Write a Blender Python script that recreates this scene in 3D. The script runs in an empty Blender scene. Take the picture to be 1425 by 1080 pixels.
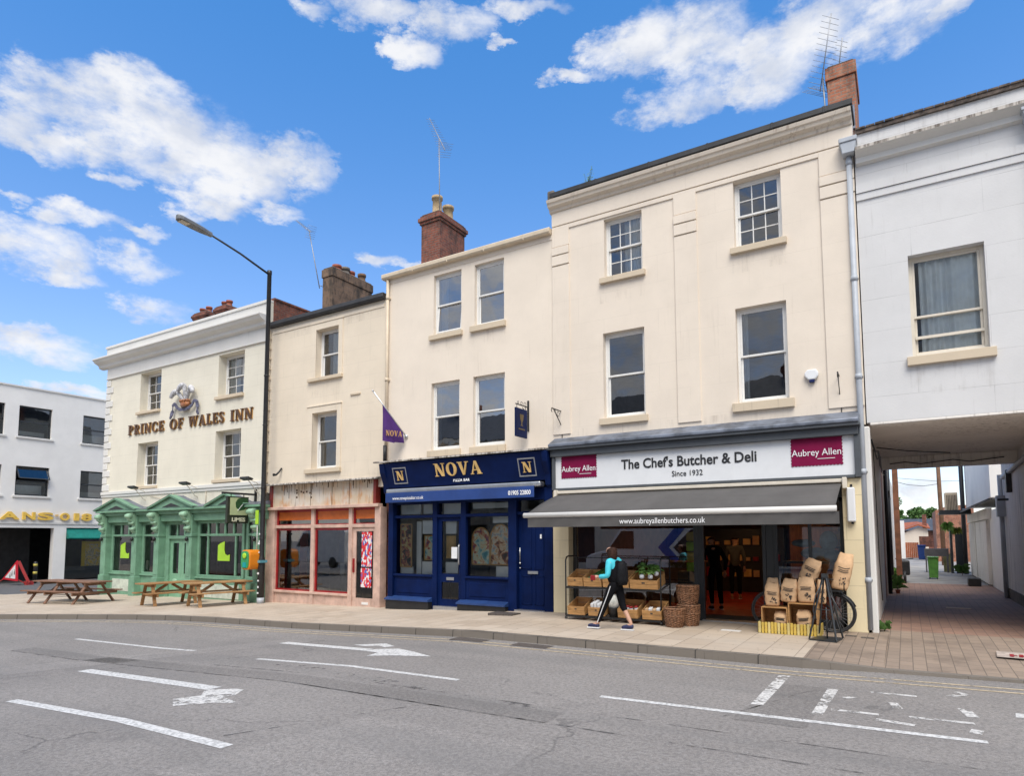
import bpy, bmesh, math, random
from mathutils import Vector, Matrix
random.seed(7)
S = bpy.context.scene
COL = S.collection
R = math.radians

# ------------------------------------------------------------------ camera
cd = bpy.data.cameras.new('camera'); cam = bpy.data.objects.new('camera', cd); COL.objects.link(cam)
cd.sensor_width = 36.0; cd.lens = 36.0 * 893.86 / 1425.0
cd.shift_x = 0.0; cd.shift_y = (677.48 - 540.0) / 1425.0
cd.clip_start = 0.1; cd.clip_end = 2000
_yaw, _tilt, _roll = 0.549313, 0.0788636, -0.00257839
_f = Vector((-math.sin(_yaw) * math.cos(_tilt), math.cos(_yaw) * math.cos(_tilt), math.sin(_tilt)))
_r0 = Vector((math.cos(_yaw), math.sin(_yaw), 0)); _u0 = _r0.cross(_f)
_r = _r0 * math.cos(_roll) + _u0 * math.sin(_roll); _u = -_r0 * math.sin(_roll) + _u0 * math.cos(_roll)
cam.matrix_world = Matrix(((_r.x, _u.x, -_f.x, 0), (_r.y, _u.y, -_f.y, 0), (_r.z, _u.z, -_f.z, 1.75), (0, 0, 0, 1)))
S.camera = cam

# ------------------------------------------------------------------ light, sky, exposure
SUN_EL, SUN_AZ = 56.0, 150.0          # azimuth measured clockwise from +Y
SUN_STRENGTH, SKY_STRENGTH, EXPOSURE = 2.15, 0.105, 0.95
sl = bpy.data.lights.new('sun', 'SUN'); sl.energy = SUN_STRENGTH; sl.angle = R(40); sl.color = (1.0, 0.94, 0.85)
sun = bpy.data.objects.new('sun', sl); COL.objects.link(sun)
_sd = Vector((math.sin(R(SUN_AZ)) * math.cos(R(SUN_EL)), math.cos(R(SUN_AZ)) * math.cos(R(SUN_EL)), math.sin(R(SUN_EL))))
sun.rotation_euler = _sd.to_track_quat('Z', 'Y').to_euler(); sun.location = (0, -10, 30)
S.view_settings.view_transform = 'Standard'; S.view_settings.look = 'None'
S.view_settings.exposure = EXPOSURE; S.view_settings.gamma = 1

class NT:
    """small helper to wire shader nodes"""
    def __init__(s, nt): s.nt = nt
    def n(s, t, **k):
        nd = s.nt.nodes.new(t)
        for a, b in k.items(): setattr(nd, a, b)
        return nd
    def put(s, sock, v):
        if hasattr(v, 'is_linked') or isinstance(v, bpy.types.NodeSocket): s.nt.links.new(v, sock)
        else: sock.default_value = v
    def m(s, op, a, b=0.0, c=0.0, clamp=False):
        nd = s.n('ShaderNodeMath', operation=op, use_clamp=clamp)
        for i, v in enumerate((a, b, c)): s.put(nd.inputs[i], v)
        return nd.outputs[0]
    def noise(s, vec, scale, detail=3.0, rough=0.5, dist=0.0):
        nd = s.n('ShaderNodeTexNoise'); s.put(nd.inputs['Vector'], vec); s.put(nd.inputs['Scale'], scale)
        nd.inputs['Detail'].default_value = detail; nd.inputs['Roughness'].default_value = rough; nd.inputs['Distortion'].default_value = dist
        return nd.outputs[0]
    def map(s, vec, scale=(1, 1, 1), loc=(0, 0, 0), rot=(0, 0, 0)):
        nd = s.n('ShaderNodeMapping'); s.put(nd.inputs[0], vec); nd.inputs['Scale'].default_value = scale
        nd.inputs['Location'].default_value = loc; nd.inputs['Rotation'].default_value = rot
        return nd.outputs[0]
    def mix(s, fac, a, b, mode='MIX'):
        nd = s.n('ShaderNodeMix', data_type='RGBA', blend_type=mode)
        s.put(nd.inputs[0], fac); s.put(nd.inputs[6], a); s.put(nd.inputs[7], b)
        return nd.outputs[2]
    def ss(s, x, lo, hi):
        nd = s.n('ShaderNodeMapRange', interpolation_type='SMOOTHSTEP')
        s.put(nd.inputs[0], x); nd.inputs[1].default_value = lo; nd.inputs[2].default_value = hi
        return nd.outputs[0]

W = bpy.data.worlds.new('World'); S.world = W; W.use_nodes = True
W.node_tree.nodes.clear(); w = NT(W.node_tree)
sky = w.n('ShaderNodeTexSky', sky_type='NISHITA', sun_disc=False); sky.sun_elevation = R(SUN_EL); sky.sun_rotation = R(SUN_AZ)
sky.air_density = 1.0; sky.dust_density = 0.4; sky.ozone_density = 2.0
SKY_TINT, SKY_LOW = (0.40, 0.98, 1.38, 1), (1.0, 0.95, 1.04, 1)
tc = w.n('ShaderNodeTexCoord'); gen = tc.outputs['Generated']
sx = w.n('ShaderNodeSeparateXYZ'); w.put(sx.inputs[0], gen)
skyc = w.mix(1.0, sky.outputs[0], w.mix(w.ss(sx.outputs[2], 0.02, 0.78), SKY_LOW, SKY_TINT), 'MULTIPLY')
# small domain warp so cloud edges wander
az = w.m('MULTIPLY', w.m('ARCTAN2', sx.outputs[0], sx.outputs[1]), 180 / math.pi)
el = w.m('MULTIPLY', w.m('ARCSINE', sx.outputs[2]), 180 / math.pi)
CLOUDS = [(-69.8, 30.0, 3.3, 1.5), (-66.8, 30.3, 4.5, 1.9), (-62.7, 30.4, 4.9, 2.7), (-59.6, 29.5, 4.3, 2.9), (-56.3, 28.9, 4.3, 2.5), (-53.5, 28.8, 2.6, 2.0), (-49.5, 29.5, 2.3, 1.8), (-57.6, 25.8, 3.3, 0.8), (-51.7, 26.4, 1.8, 0.6), (-70.8, 27.9, 2.1, 1.7), (-65.7, 27.7, 2.9, 1.1), (-68.9, 20.3, 4.2, 1.6), (-62.5, 20.6, 3.0, 1.1), (-66.0, 23.2, 3.3, 0.7), (-68.2, 13.8, 4.2, 1.2), (-61.2, 17.6, 2.8, 1.0), (-67.1, 18.8, 2.7, 0.6), (-70.6, 29.3, 2.5, 0.6), (-50.0, 39.6, 2.1, 0.6), (-45.3, 40.3, 3.9, 1.0), (-40.6, 38.4, 3.0, 0.9), (-36.8, 40.3, 4.1, 1.2), (-29.8, 41.3, 4.1, 0.6), (-19.1, 38.5, 3.5, 2.0), (-14.1, 37.6, 5.1, 2.7), (-8.7, 35.8, 4.2, 2.4), (-16.7, 34.4, 4.6, 1.3), (-5.0, 37.1, 4.5, 1.7), (0.2, 35.9, 5.6, 1.7), (-22.8, 38.2, 2.6, 1.0), (4.1, 35.5, 2.6, 0.7), (-25.5, 37.0, 3.0, 0.5), (-65.8, 10.8, 3.2, 0.5), (-44.0, 23.7, 2.2, 0.5), (0.8, 3.1, 2.0, 1.4), (-52.5, 25.9, 3.6, 0.5), (-68.8, 27.0, 2.6, 0.9), (-63.3, 27.9, 3.0, 1.2), (-57.6, 26.9, 3.0, 1.1), (-55.2, 27.4, 2.3, 1.2), (-51.5, 30.3, 2.4, 1.3), (-64.2, 26.0, 1.9, 0.5), (-59.7, 24.6, 1.6, 0.5), (-55.4, 26.4, 2.0, 0.7), (-62.1, 22.9, 1.4, 0.5), (-68.2, 22.7, 1.8, 0.5), (-70.3, 23.5, 1.0, 0.4), (-41.4, 23.5, 2.6, 0.4), (-32.2, 39.2, 1.4, 0.3), (-43.0, 40.7, 2.6, 0.7)]
cvec = w.map(gen, (1.0, 1.0, 1.9))
n_big = w.noise(cvec, 9.0, 8.0, 0.62, 0.25)
n_fine = w.noise(cvec, 30.0, 6.0, 0.65, 0.1)
azw = w.m('ADD', az, w.m('MULTIPLY', w.m('SUBTRACT', n_fine, 0.5), 5.0))
elw = w.m('ADD', el, w.m('MULTIPLY', w.m('SUBTRACT', w.noise(cvec, 21.0, 6.0, 0.6), 0.5), 3.0))
acc = None
for a, e, ra, re in CLOUDS:
    da = w.m('MULTIPLY_ADD', azw, 1 / (ra * 1.25), -a / (ra * 1.25))
    de = w.m('MULTIPLY_ADD', elw, 1 / (re * 1.45), -e / (re * 1.45))
    q = w.m('ADD', w.m('MULTIPLY', da, da), w.m('MULTIPLY', de, de))
    b = w.m('SUBTRACT', 1.0, q, clamp=True)
    acc = b if acc is None else w.m('MAXIMUM', acc, w.m('MULTIPLY_ADD', b, 1.0, 0.0))
rear = w.m('MULTIPLY', w.m('MAXIMUM', w.ss(sx.outputs[1], 0.1, -0.25), w.ss(sx.outputs[0], 0.30, 0.60)), 0.9)      # unseen cloud added behind and to the right, to whiten the fill light
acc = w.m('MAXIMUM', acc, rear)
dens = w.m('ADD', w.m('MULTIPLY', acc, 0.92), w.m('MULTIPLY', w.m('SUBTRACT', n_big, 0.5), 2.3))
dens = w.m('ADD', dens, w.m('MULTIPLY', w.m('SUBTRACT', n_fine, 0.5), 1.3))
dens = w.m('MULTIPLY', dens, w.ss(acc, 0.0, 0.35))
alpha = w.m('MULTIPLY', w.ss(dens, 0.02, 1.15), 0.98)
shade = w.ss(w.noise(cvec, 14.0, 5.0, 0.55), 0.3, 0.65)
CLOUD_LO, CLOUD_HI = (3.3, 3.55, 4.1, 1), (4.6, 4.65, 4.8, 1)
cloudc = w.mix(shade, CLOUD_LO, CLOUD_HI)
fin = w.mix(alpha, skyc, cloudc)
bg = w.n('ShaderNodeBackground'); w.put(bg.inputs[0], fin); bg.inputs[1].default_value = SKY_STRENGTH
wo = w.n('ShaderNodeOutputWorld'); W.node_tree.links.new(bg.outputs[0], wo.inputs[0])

# ------------------------------------------------------------------ materials
MATS = {}
def base(name):
    m = bpy.data.materials.new(name); m.use_nodes = True
    m.node_tree.nodes.clear(); n = NT(m.node_tree)
    p = n.n('ShaderNodeBsdfPrincipled'); o = n.n('ShaderNodeOutputMaterial')
    m.node_tree.links.new(p.outputs[0], o.inputs[0])
    tcn = n.n('ShaderNodeTexCoord')
    return m, n, p, tcn.outputs['Object'], o
def c4(c): return (c[0], c[1], c[2], 1.0)
def bump(n, p, h, strength=0.3, dist=0.01):
    b = n.n('ShaderNodeBump'); b.inputs['Strength'].default_value = strength; b.inputs['Distance'].default_value = dist
    n.put(b.inputs['Height'], h); n.put(p.inputs['Normal'], b.outputs[0])
def paint(name, col, rough=0.5, var=0.12, scale=4.0, bmp=0.0, metal=0.0, dirt=0.0, spec=0.5, fine=40.0):
    if name in MATS: return MATS[name]
    m, n, p, co, o = base(name)
    f = n.noise(co, scale, 5.0, 0.6)
    dark = tuple(x * (1 - var) for x in col); lite = tuple(min(1, x * (1 + var * 0.7)) for x in col)
    c = n.mix(n.ss(f, 0.3, 0.7), c4(dark), c4(lite))
    if dirt > 0:
        d = n.ss(n.noise(n.map(co, (1, 1, 0.25)), 9.0, 6.0, 0.7), 0.56, 0.75)
        c = n.mix(n.m('MULTIPLY', d, dirt), c, c4(tuple(x * 0.35 for x in col)))
    n.put(p.inputs['Base Color'], c); p.inputs['Roughness'].default_value = rough; p.inputs['Metallic'].default_value = metal
    p.inputs['Specular IOR Level'].default_value = spec
    n.put(p.inputs['Roughness'], n.m('MULTIPLY_ADD', n.noise(co, scale * 3, 3), 0.25, rough - 0.12))
    if bmp: bump(n, p, n.noise(co, fine, 4.0), bmp, 0.01)
    MATS[name] = m; return m
def stucco(name, col, lines=None, stain=0.35, stainc=(0.33, 0.27, 0.20), bmp=0.25, th=(0.54, 0.72), rg=(0.45, 0.65)):
    """painted render: faint mottling, thin streaks that run down, optional scored block lines"""
    m, n, p, co, o = base(name)
    f = n.noise(co, 0.9, 6.0, 0.6); f2 = n.noise(co, 6.0, 5.0, 0.65)
    c = n.mix(n.ss(f, 0.3, 0.7), c4(tuple(x * 0.95 for x in col)), c4(tuple(min(1, x * 1.03) for x in col)))
    c = n.mix(n.m('MULTIPLY', n.ss(f2, 0.5, 0.75), 0.10), c, c4(tuple(x * 0.8 for x in col)))
    st = n.noise(n.map(co, (4.0, 4.0, 0.22)), 2.6, 6.0, 0.7)
    msk = n.m('MULTIPLY', n.ss(st, *th), n.ss(n.noise(co, 0.55, 4.0), *rg))
    c = n.mix(n.m('MULTIPLY', msk, stain), c, c4(stainc))
    h = n.m('MULTIPLY', n.noise(co, 26.0, 5.0, 0.6), 0.6)
    h = n.m('ADD', h, n.m('MULTIPLY', n.noise(co, 2.2, 3.0), 0.8))
    if lines:
        bw, bh, k = lines
        sp = n.n('ShaderNodeSeparateXYZ'); n.put(sp.inputs[0], co)
        cb = n.n('ShaderNodeCombineXYZ'); n.put(cb.inputs[0], n.m('ADD', sp.outputs[0], sp.outputs[1])); n.put(cb.inputs[1], sp.outputs[2])
        br = n.n('ShaderNodeTexBrick'); n.put(br.inputs['Vector'], cb.outputs[0]); br.inputs['Scale'].default_value = 1.0
        br.inputs['Brick Width'].default_value = bw; br.inputs['Row Height'].default_value = bh; br.inputs['Mortar Size'].default_value = 0.007
        br.inputs['Mortar Smooth'].default_value = 0.3
        ln = n.m('MULTIPLY', br.outputs['Fac'], n.ss(n.noise(co, 1.4, 4.0), 0.3, 0.62))
        c = n.mix(n.m('MULTIPLY', ln, k), c, c4(tuple(x * 0.62 for x in col)))
        h = n.m('SUBTRACT', h, n.m('MULTIPLY', ln, 0.5))
    n.put(p.inputs['Base Color'], c); p.inputs['Roughness'].default_value = 0.72; p.inputs['Specular IOR Level'].default_value = 0.3
    bump(n, p, h, bmp, 0.012)
    return m
def brickmat(name, cols, mortar, bw=0.225, bh=0.075, ms=0.010, soot=0.3):
    m, n, p, co, o = base(name)
    sp = n.n('ShaderNodeSeparateXYZ'); n.put(sp.inputs[0], co)
    cb = n.n('ShaderNodeCombineXYZ'); n.put(cb.inputs[0], n.m('ADD', sp.outputs[0], sp.outputs[1])); n.put(cb.inputs[1], sp.outputs[2])
    br = n.n('ShaderNodeTexBrick'); n.put(br.inputs['Vector'], cb.outputs[0]); br.inputs['Scale'].default_value = 1.0
    br.inputs['Brick Width'].default_value = bw; br.inputs['Row Height'].default_value = bh; br.inputs['Mortar Size'].default_value = ms
    br.inputs['Bias'].default_value = 0.0
    br.inputs['Color1'].default_value = c4(cols[0]); br.inputs['Color2'].default_value = c4(cols[1]); br.inputs['Mortar'].default_value = c4(mortar)
    c = n.mix(n.m('MULTIPLY', n.ss(n.noise(co, 7.0, 5.0), 0.45, 0.7), 0.6), br.outputs[0], c4(cols[2]))
    c = n.mix(n.m('MULTIPLY', n.ss(n.noise(n.map(co, (1, 1, .5)), 3.5, 6.0, .7), 0.42, 0.66), soot), c, (0.03, 0.025, 0.02, 1))
    n.put(p.inputs['Base Color'], c); p.inputs['Roughness'].default_value = 0.85
    bump(n, p, n.m('SUBTRACT', n.m('MULTIPLY', n.noise(co, 60.0, 3.0), 0.4), br.outputs['Fac']), 0.6, 0.012)
    return m
def wood(name, col, grain=(1, 12, 12), rough=0.6, var=0.45, knots=True):
    m, n, p, co, o = base(name)
    oi = n.n('ShaderNodeObjectInfo')
    ad = n.n('ShaderNodeVectorMath', operation='ADD'); n.put(ad.inputs[0], co); n.put(ad.inputs[1], oi.outputs['Random'])
    f = n.noise(n.map(ad.outputs[0], grain), 3.0, 6.0, 0.65, 0.6)
    c = n.mix(n.ss(f, 0.25, 0.75), c4(tuple(x * (1 - var) for x in col)), c4(tuple(min(1, x * (1 + var * 0.45)) for x in col)))
    c = n.mix(n.m('MULTIPLY', n.ss(n.noise(co, 5.0, 5.0), 0.5, 0.75), 0.25), c, c4(tuple(x * 0.45 for x in col)))
    n.put(p.inputs['Base Color'], c); p.inputs['Roughness'].default_value = rough
    bump(n, p, f, 0.25, 0.006)
    return m
def glassmat(name, tint=(0.9, 0.95, 0.94), ior=1.75, wave=0.15, rough=0.0):
    """thin window glass: lets light through, mirrors by Fresnel"""
    m = bpy.data.materials.new(name); m.use_nodes = True; m.node_tree.nodes.clear(); n = NT(m.node_tree)
    t = n.n('ShaderNodeBsdfTransparent'); t.inputs[0].default_value = c4(tint)
    g = n.n('ShaderNodeBsdfGlossy'); g.inputs['Roughness'].default_value = rough; g.inputs[0].default_value = (1, 1, 1, 1)
    fr = n.n('ShaderNodeFresnel'); fr.inputs[0].default_value = ior
    tcn = n.n('ShaderNodeTexCoord')
    b = n.n('ShaderNodeBump'); b.inputs['Strength'].default_value = wave; b.inputs['Distance'].default_value = 0.004
    n.put(b.inputs['Height'], n.noise(tcn.outputs['Object'], 1.6, 2.0)); n.put(g.inputs['Normal'], b.outputs[0])
    mx = n.n('ShaderNodeMixShader'); n.put(mx.inputs[0], fr.outputs[0])
    m.node_tree.links.new(t.outputs[0], mx.inputs[1]); m.node_tree.links.new(g.outputs[0], mx.inputs[2])
    o = n.n('ShaderNodeOutputMaterial'); m.node_tree.links.new(mx.outputs[0], o.inputs[0])
    return m
def emis(name, col, s):
    m, n, p, co, o = base(name)
    p.inputs['Base Color'].default_value = c4(col); p.inputs['Emission Color'].default_value = c4(col); p.inputs['Emission Strength'].default_value = s
    return m
def leafmat(name, a, b):
    m, n, p, co, o = base(name)
    c = n.mix(n.ss(n.noise(co, 2.5, 4.0, .7), 0.3, 0.7), c4(a), c4(b)); n.put(p.inputs['Base Color'], c)
    p.inputs['Roughness'].default_value = 0.6; p.inputs['Subsurface Weight'].default_value = 0.0
    return m

# ------------------------------------------------------------------ mesh builder
OFF = {}
def off(o):
    return OFF.get(o.name, Vector((0, 0, 0))) if o is not None else Vector((0, 0, 0))
class MB:
    def __init__(s): s.v = []; s.f = []; s.mi = []; s.sm = []; s.M = None
    def add(s, vs, fs, m=0, smooth=False):
        k = len(s.v)
        for v in vs:
            v = Vector(v); s.v.append(s.M @ v if s.M is not None else v)
        for f in fs: s.f.append(tuple(i + k for i in f)); s.mi.append(m); s.sm.append(smooth)
    def box(s, x0, x1, y0, y1, z0, z1, m=0):
        if x0 > x1: x0, x1 = x1, x0
        if y0 > y1: y0, y1 = y1, y0
        if z0 > z1: z0, z1 = z1, z0
        s.add([(x0, y0, z0), (x1, y0, z0), (x1, y1, z0), (x0, y1, z0), (x0, y0, z1), (x1, y0, z1), (x1, y1, z1), (x0, y1, z1)],
              [(0, 3, 2, 1), (4, 5, 6, 7), (0, 1, 5, 4), (1, 2, 6, 5), (2, 3, 7, 6), (3, 0, 4, 7)], m)
    def bar(s, p0, p1, wx, wy, m=0, up=(0, 0, 1)):
        """square bar from p0 to p1, section wx (sideways) by wy"""
        p0 = Vector(p0); p1 = Vector(p1); d = (p1 - p0).normalized(); u = Vector(up)
        if abs(d.dot(u)) > 0.98: u = Vector((0, 1, 0))
        a = d.cross(u).normalized() * wx / 2; b = a.cross(d).normalized() * wy / 2
        s.add([p0 - a - b, p0 + a - b, p0 + a + b, p0 - a + b, p1 - a - b, p1 + a - b, p1 + a + b, p1 - a + b],
              [(0, 3, 2, 1), (4, 5, 6, 7), (0, 1, 5, 4), (1, 2, 6, 5), (2, 3, 7, 6), (3, 0, 4, 7)], m)
    def quad(s, a, b, c, d, m=0): s.add([a, b, c, d], [(0, 1, 2, 3)], m)
    def prism(s, pts, ax, a0, a1, m=0):
        """extrude a 2D outline along axis ax ('x': pts are (y,z); 'y': (x,z); 'z': (x,y))"""
        n = len(pts)
        def P(p, a): return (a, p[0], p[1]) if ax == 'x' else ((p[0], a, p[1]) if ax == 'y' else (p[0], p[1], a))
        vs = [P(p, a0) for p in pts] + [P(p, a1) for p in pts]
        fs = [tuple(range(n))[::-1], tuple(range(n, 2 * n))] + [(i, (i + 1) % n, n + (i + 1) % n, n + i) for i in range(n)]
        s.add(vs, fs, m)
    def tube(s, pts, r, n=8, m=0, closed=False, caps=True):
        pts = [Vector(p) for p in pts]; k = len(pts); rs = r if isinstance(r, (list, tuple)) else [r] * k
        vs = []; up = Vector((0, 0, 1)); prev = None
        for i, p in enumerate(pts):
            d = (pts[(i + 1) % k] - pts[i - 1]) if closed else (pts[min(i + 1, k - 1)] - pts[max(i - 1, 0)])
            d = d.normalized() if d.length > 1e-9 else Vector((0, 0, 1))
            if prev is None: a = d.cross(up) if abs(d.z) < 0.95 else d.cross(Vector((0, 1, 0)))
            else:
                a = prev - d * prev.dot(d)
            a.normalize(); prev = a; b = d.cross(a)
            vs += [p + (a * math.cos(2 * math.pi * j / n) + b * math.sin(2 * math.pi * j / n)) * rs[i] for j in range(n)]
        fs = []
        for i in range(k if closed else k - 1):
            for j in range(n):
                i2 = (i + 1) % k
                fs.append((i * n + j, i * n + (j + 1) % n, i2 * n + (j + 1) % n, i2 * n + j))
        if caps and not closed: fs += [tuple(range(n))[::-1], tuple((k - 1) * n + j for j in range(n))]
        s.add(vs, fs, m, True)
    def lathe(s, prof, n=16, c=(0, 0, 0), m=0, sx=1, sy=1, smooth=True, caps=True):
        vs = []; k = len(prof)
        for r, z in prof: vs += [(c[0] + r * sx * math.cos(2 * math.pi * j / n), c[1] + r * sy * math.sin(2 * math.pi * j / n), c[2] + z) for j in range(n)]
        fs = [(i * n + j, i * n + (j + 1) % n, (i + 1) * n + (j + 1) % n, (i + 1) * n + j) for i in range(k - 1) for j in range(n)]
        if caps: fs += [tuple(range(n))[::-1], tuple((k - 1) * n + j for j in range(n))]
        s.add(vs, fs, m, smooth)
    def ball(s, c, rx, ry=None, rz=None, n=12, k=8, m=0):
        ry = rx if ry is None else ry; rz = rx if rz is None else rz
        s.lathe([(max(0.02, math.sin(math.pi * i / k)) , -math.cos(math.pi * i / k) * rz / 1.0) for i in range(k + 1)], n, c, m, rx, ry)
    def wall(s, x0, x1, z0, z1, y0, y1, ops, m=0, rm=None, axis='y'):
        """wall slab with rectangular openings, only visible skins; axis 'y': faces -Y at y0"""
        rm = m if rm is None else rm
        xs = sorted(set([x0, x1] + [v for o in ops for v in (o[0], o[1])])); zs = sorted(set([z0, z1] + [v for o in ops for v in (o[2], o[3])]))
        def P(x, y, z): return (x, y, z) if axis == 'y' else (y, x, z)
        for i in range(len(xs) - 1):
            for j in range(len(zs) - 1):
                cx = (xs[i] + xs[i + 1]) / 2; cz = (zs[j] + zs[j + 1]) / 2
                if any(o[0] < cx < o[1] and o[2] < cz < o[3] for o in ops): continue
                a, b, c, d = xs[i], xs[i + 1], zs[j], zs[j + 1]
                s.add([P(a, y0, c), P(b, y0, c), P(b, y0, d), P(a, y0, d)], [(0, 1, 2, 3)], m)
                s.add([P(a, y1, c), P(a, y1, d), P(b, y1, d), P(b, y1, c)], [(0, 1, 2, 3)], m)
        for a, b, c, d in list(ops) + [(x0, x1, z0, z1)]:
            s.add([P(a, y0, c), P(b, y0, c), P(b, y1, c), P(a, y1, c)], [(0, 1, 2, 3)], rm); s.add([P(a, y0, d), P(b, y0, d), P(b, y1, d), P(a, y1, d)], [(0, 1, 2, 3)], rm)
            s.add([P(a, y0, c), P(a, y0, d), P(a, y1, d), P(a, y1, c)], [(0, 1, 2, 3)], rm); s.add([P(b, y0, c), P(b, y0, d), P(b, y1, d), P(b, y1, c)], [(0, 1, 2, 3)], rm)
    def room(s, x0, x1, y0, y1, z0, z1, m=0, open_='y0'):
        """inside faces of a box, left open towards the window side"""
        A = [(x0, y0, z0), (x1, y0, z0), (x1, y1, z0), (x0, y1, z0), (x0, y0, z1), (x1, y0, z1), (x1, y1, z1), (x0, y1, z1)]
        F = {'z0': (0, 1, 2, 3), 'z1': (4, 7, 6, 5), 'y0': (0, 4, 5, 1), 'x1': (1, 5, 6, 2), 'y1': (2, 6, 7, 3), 'x0': (3, 7, 4, 0)}
        s.add(A, [f for k, f in F.items() if k != open_], m)
    def build(s, name, mats, parent=None, bevel=0.0, recalc=True, seg=1, world=True):
        if not isinstance(mats, (list, tuple)): mats = [mats]
        of = off(parent) if world else Vector((0, 0, 0))
        me = bpy.data.meshes.new(name); me.from_pydata([v - of for v in s.v], [], s.f)
        for m in mats: me.materials.append(m)
        me.polygons.foreach_set('material_index', s.mi); me.polygons.foreach_set('use_smooth', s.sm)
        if recalc:
            bm = bmesh.new(); bm.from_mesh(me); bmesh.ops.recalc_face_normals(bm, faces=bm.faces); bm.to_mesh(me); bm.free()
        me.update()
        o = bpy.data.objects.new(name, me); COL.objects.link(o)
        if parent is not None: o.parent = parent; OFF[o.name] = of
        else: OFF[o.name] = Vector((0, 0, 0))
        if bevel > 0:
            b = o.modifiers.new('bevel', 'BEVEL'); b.width = bevel; b.segments = seg; b.limit_method = 'ANGLE'; b.angle_limit = R(50)
        return o
def thing(name, label, cat, loc=(0, 0, 0), rz=0.0, group=None, local=False):
    o = bpy.data.objects.new(name, None); COL.objects.link(o); o.empty_display_size = 0.2
    o.location = loc; o.rotation_euler = (0, 0, rz); o['label'] = label; o['category'] = cat
    if group: o['group'] = group
    OFF[o.name] = Vector((0, 0, 0)) if local else Vector(loc)
    return o
def tag(o, label, cat, group=None):
    o['label'] = label; o['category'] = cat
    if group: o['group'] = group
    return o
def struct(o): o['kind'] = 'structure'; return o
def copy_tree(o, parent=None):
    c = o.copy(); COL.objects.link(c)
    if parent is not None: c.parent = parent
    OFF[c.name] = off(o).copy()
    for ch in list(o.children): copy_tree(ch, c)
    return c
def text(body, size, mat, parent, x, y, z, name='lettering', align='CENTER', ext=0.004, off_=0.0, rot=(90, 0, 0), sx=1.0, space=1.0):
    cu = bpy.data.curves.new(name, 'FONT'); cu.body = body; cu.size = size; cu.align_x = align; cu.extrude = ext; cu.offset = off_
    cu.space_character = space; cu.resolution_u = 4
    ob = bpy.data.objects.new(name + '_src', cu); COL.objects.link(ob)
    me = bpy.data.meshes.new_from_object(ob); COL.objects.unlink(ob); bpy.data.objects.remove(ob)
    me.materials.clear(); me.materials.append(mat)
    o = bpy.data.objects.new(name, me); COL.objects.link(o)
    me.transform(Matrix.Diagonal((sx, 1, 1, 1)))
    me.transform(Matrix.Rotation(R(rot[2]), 4, 'Z') @ Matrix.Rotation(R(rot[0]), 4, 'X')); me.transform(Matrix.Translation(Vector((x, y, z)) - off(parent)))
    for p in me.polygons: p.use_smooth = False
    if parent is not None: o.parent = parent
    OFF[o.name] = off(parent)
    return o

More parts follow.
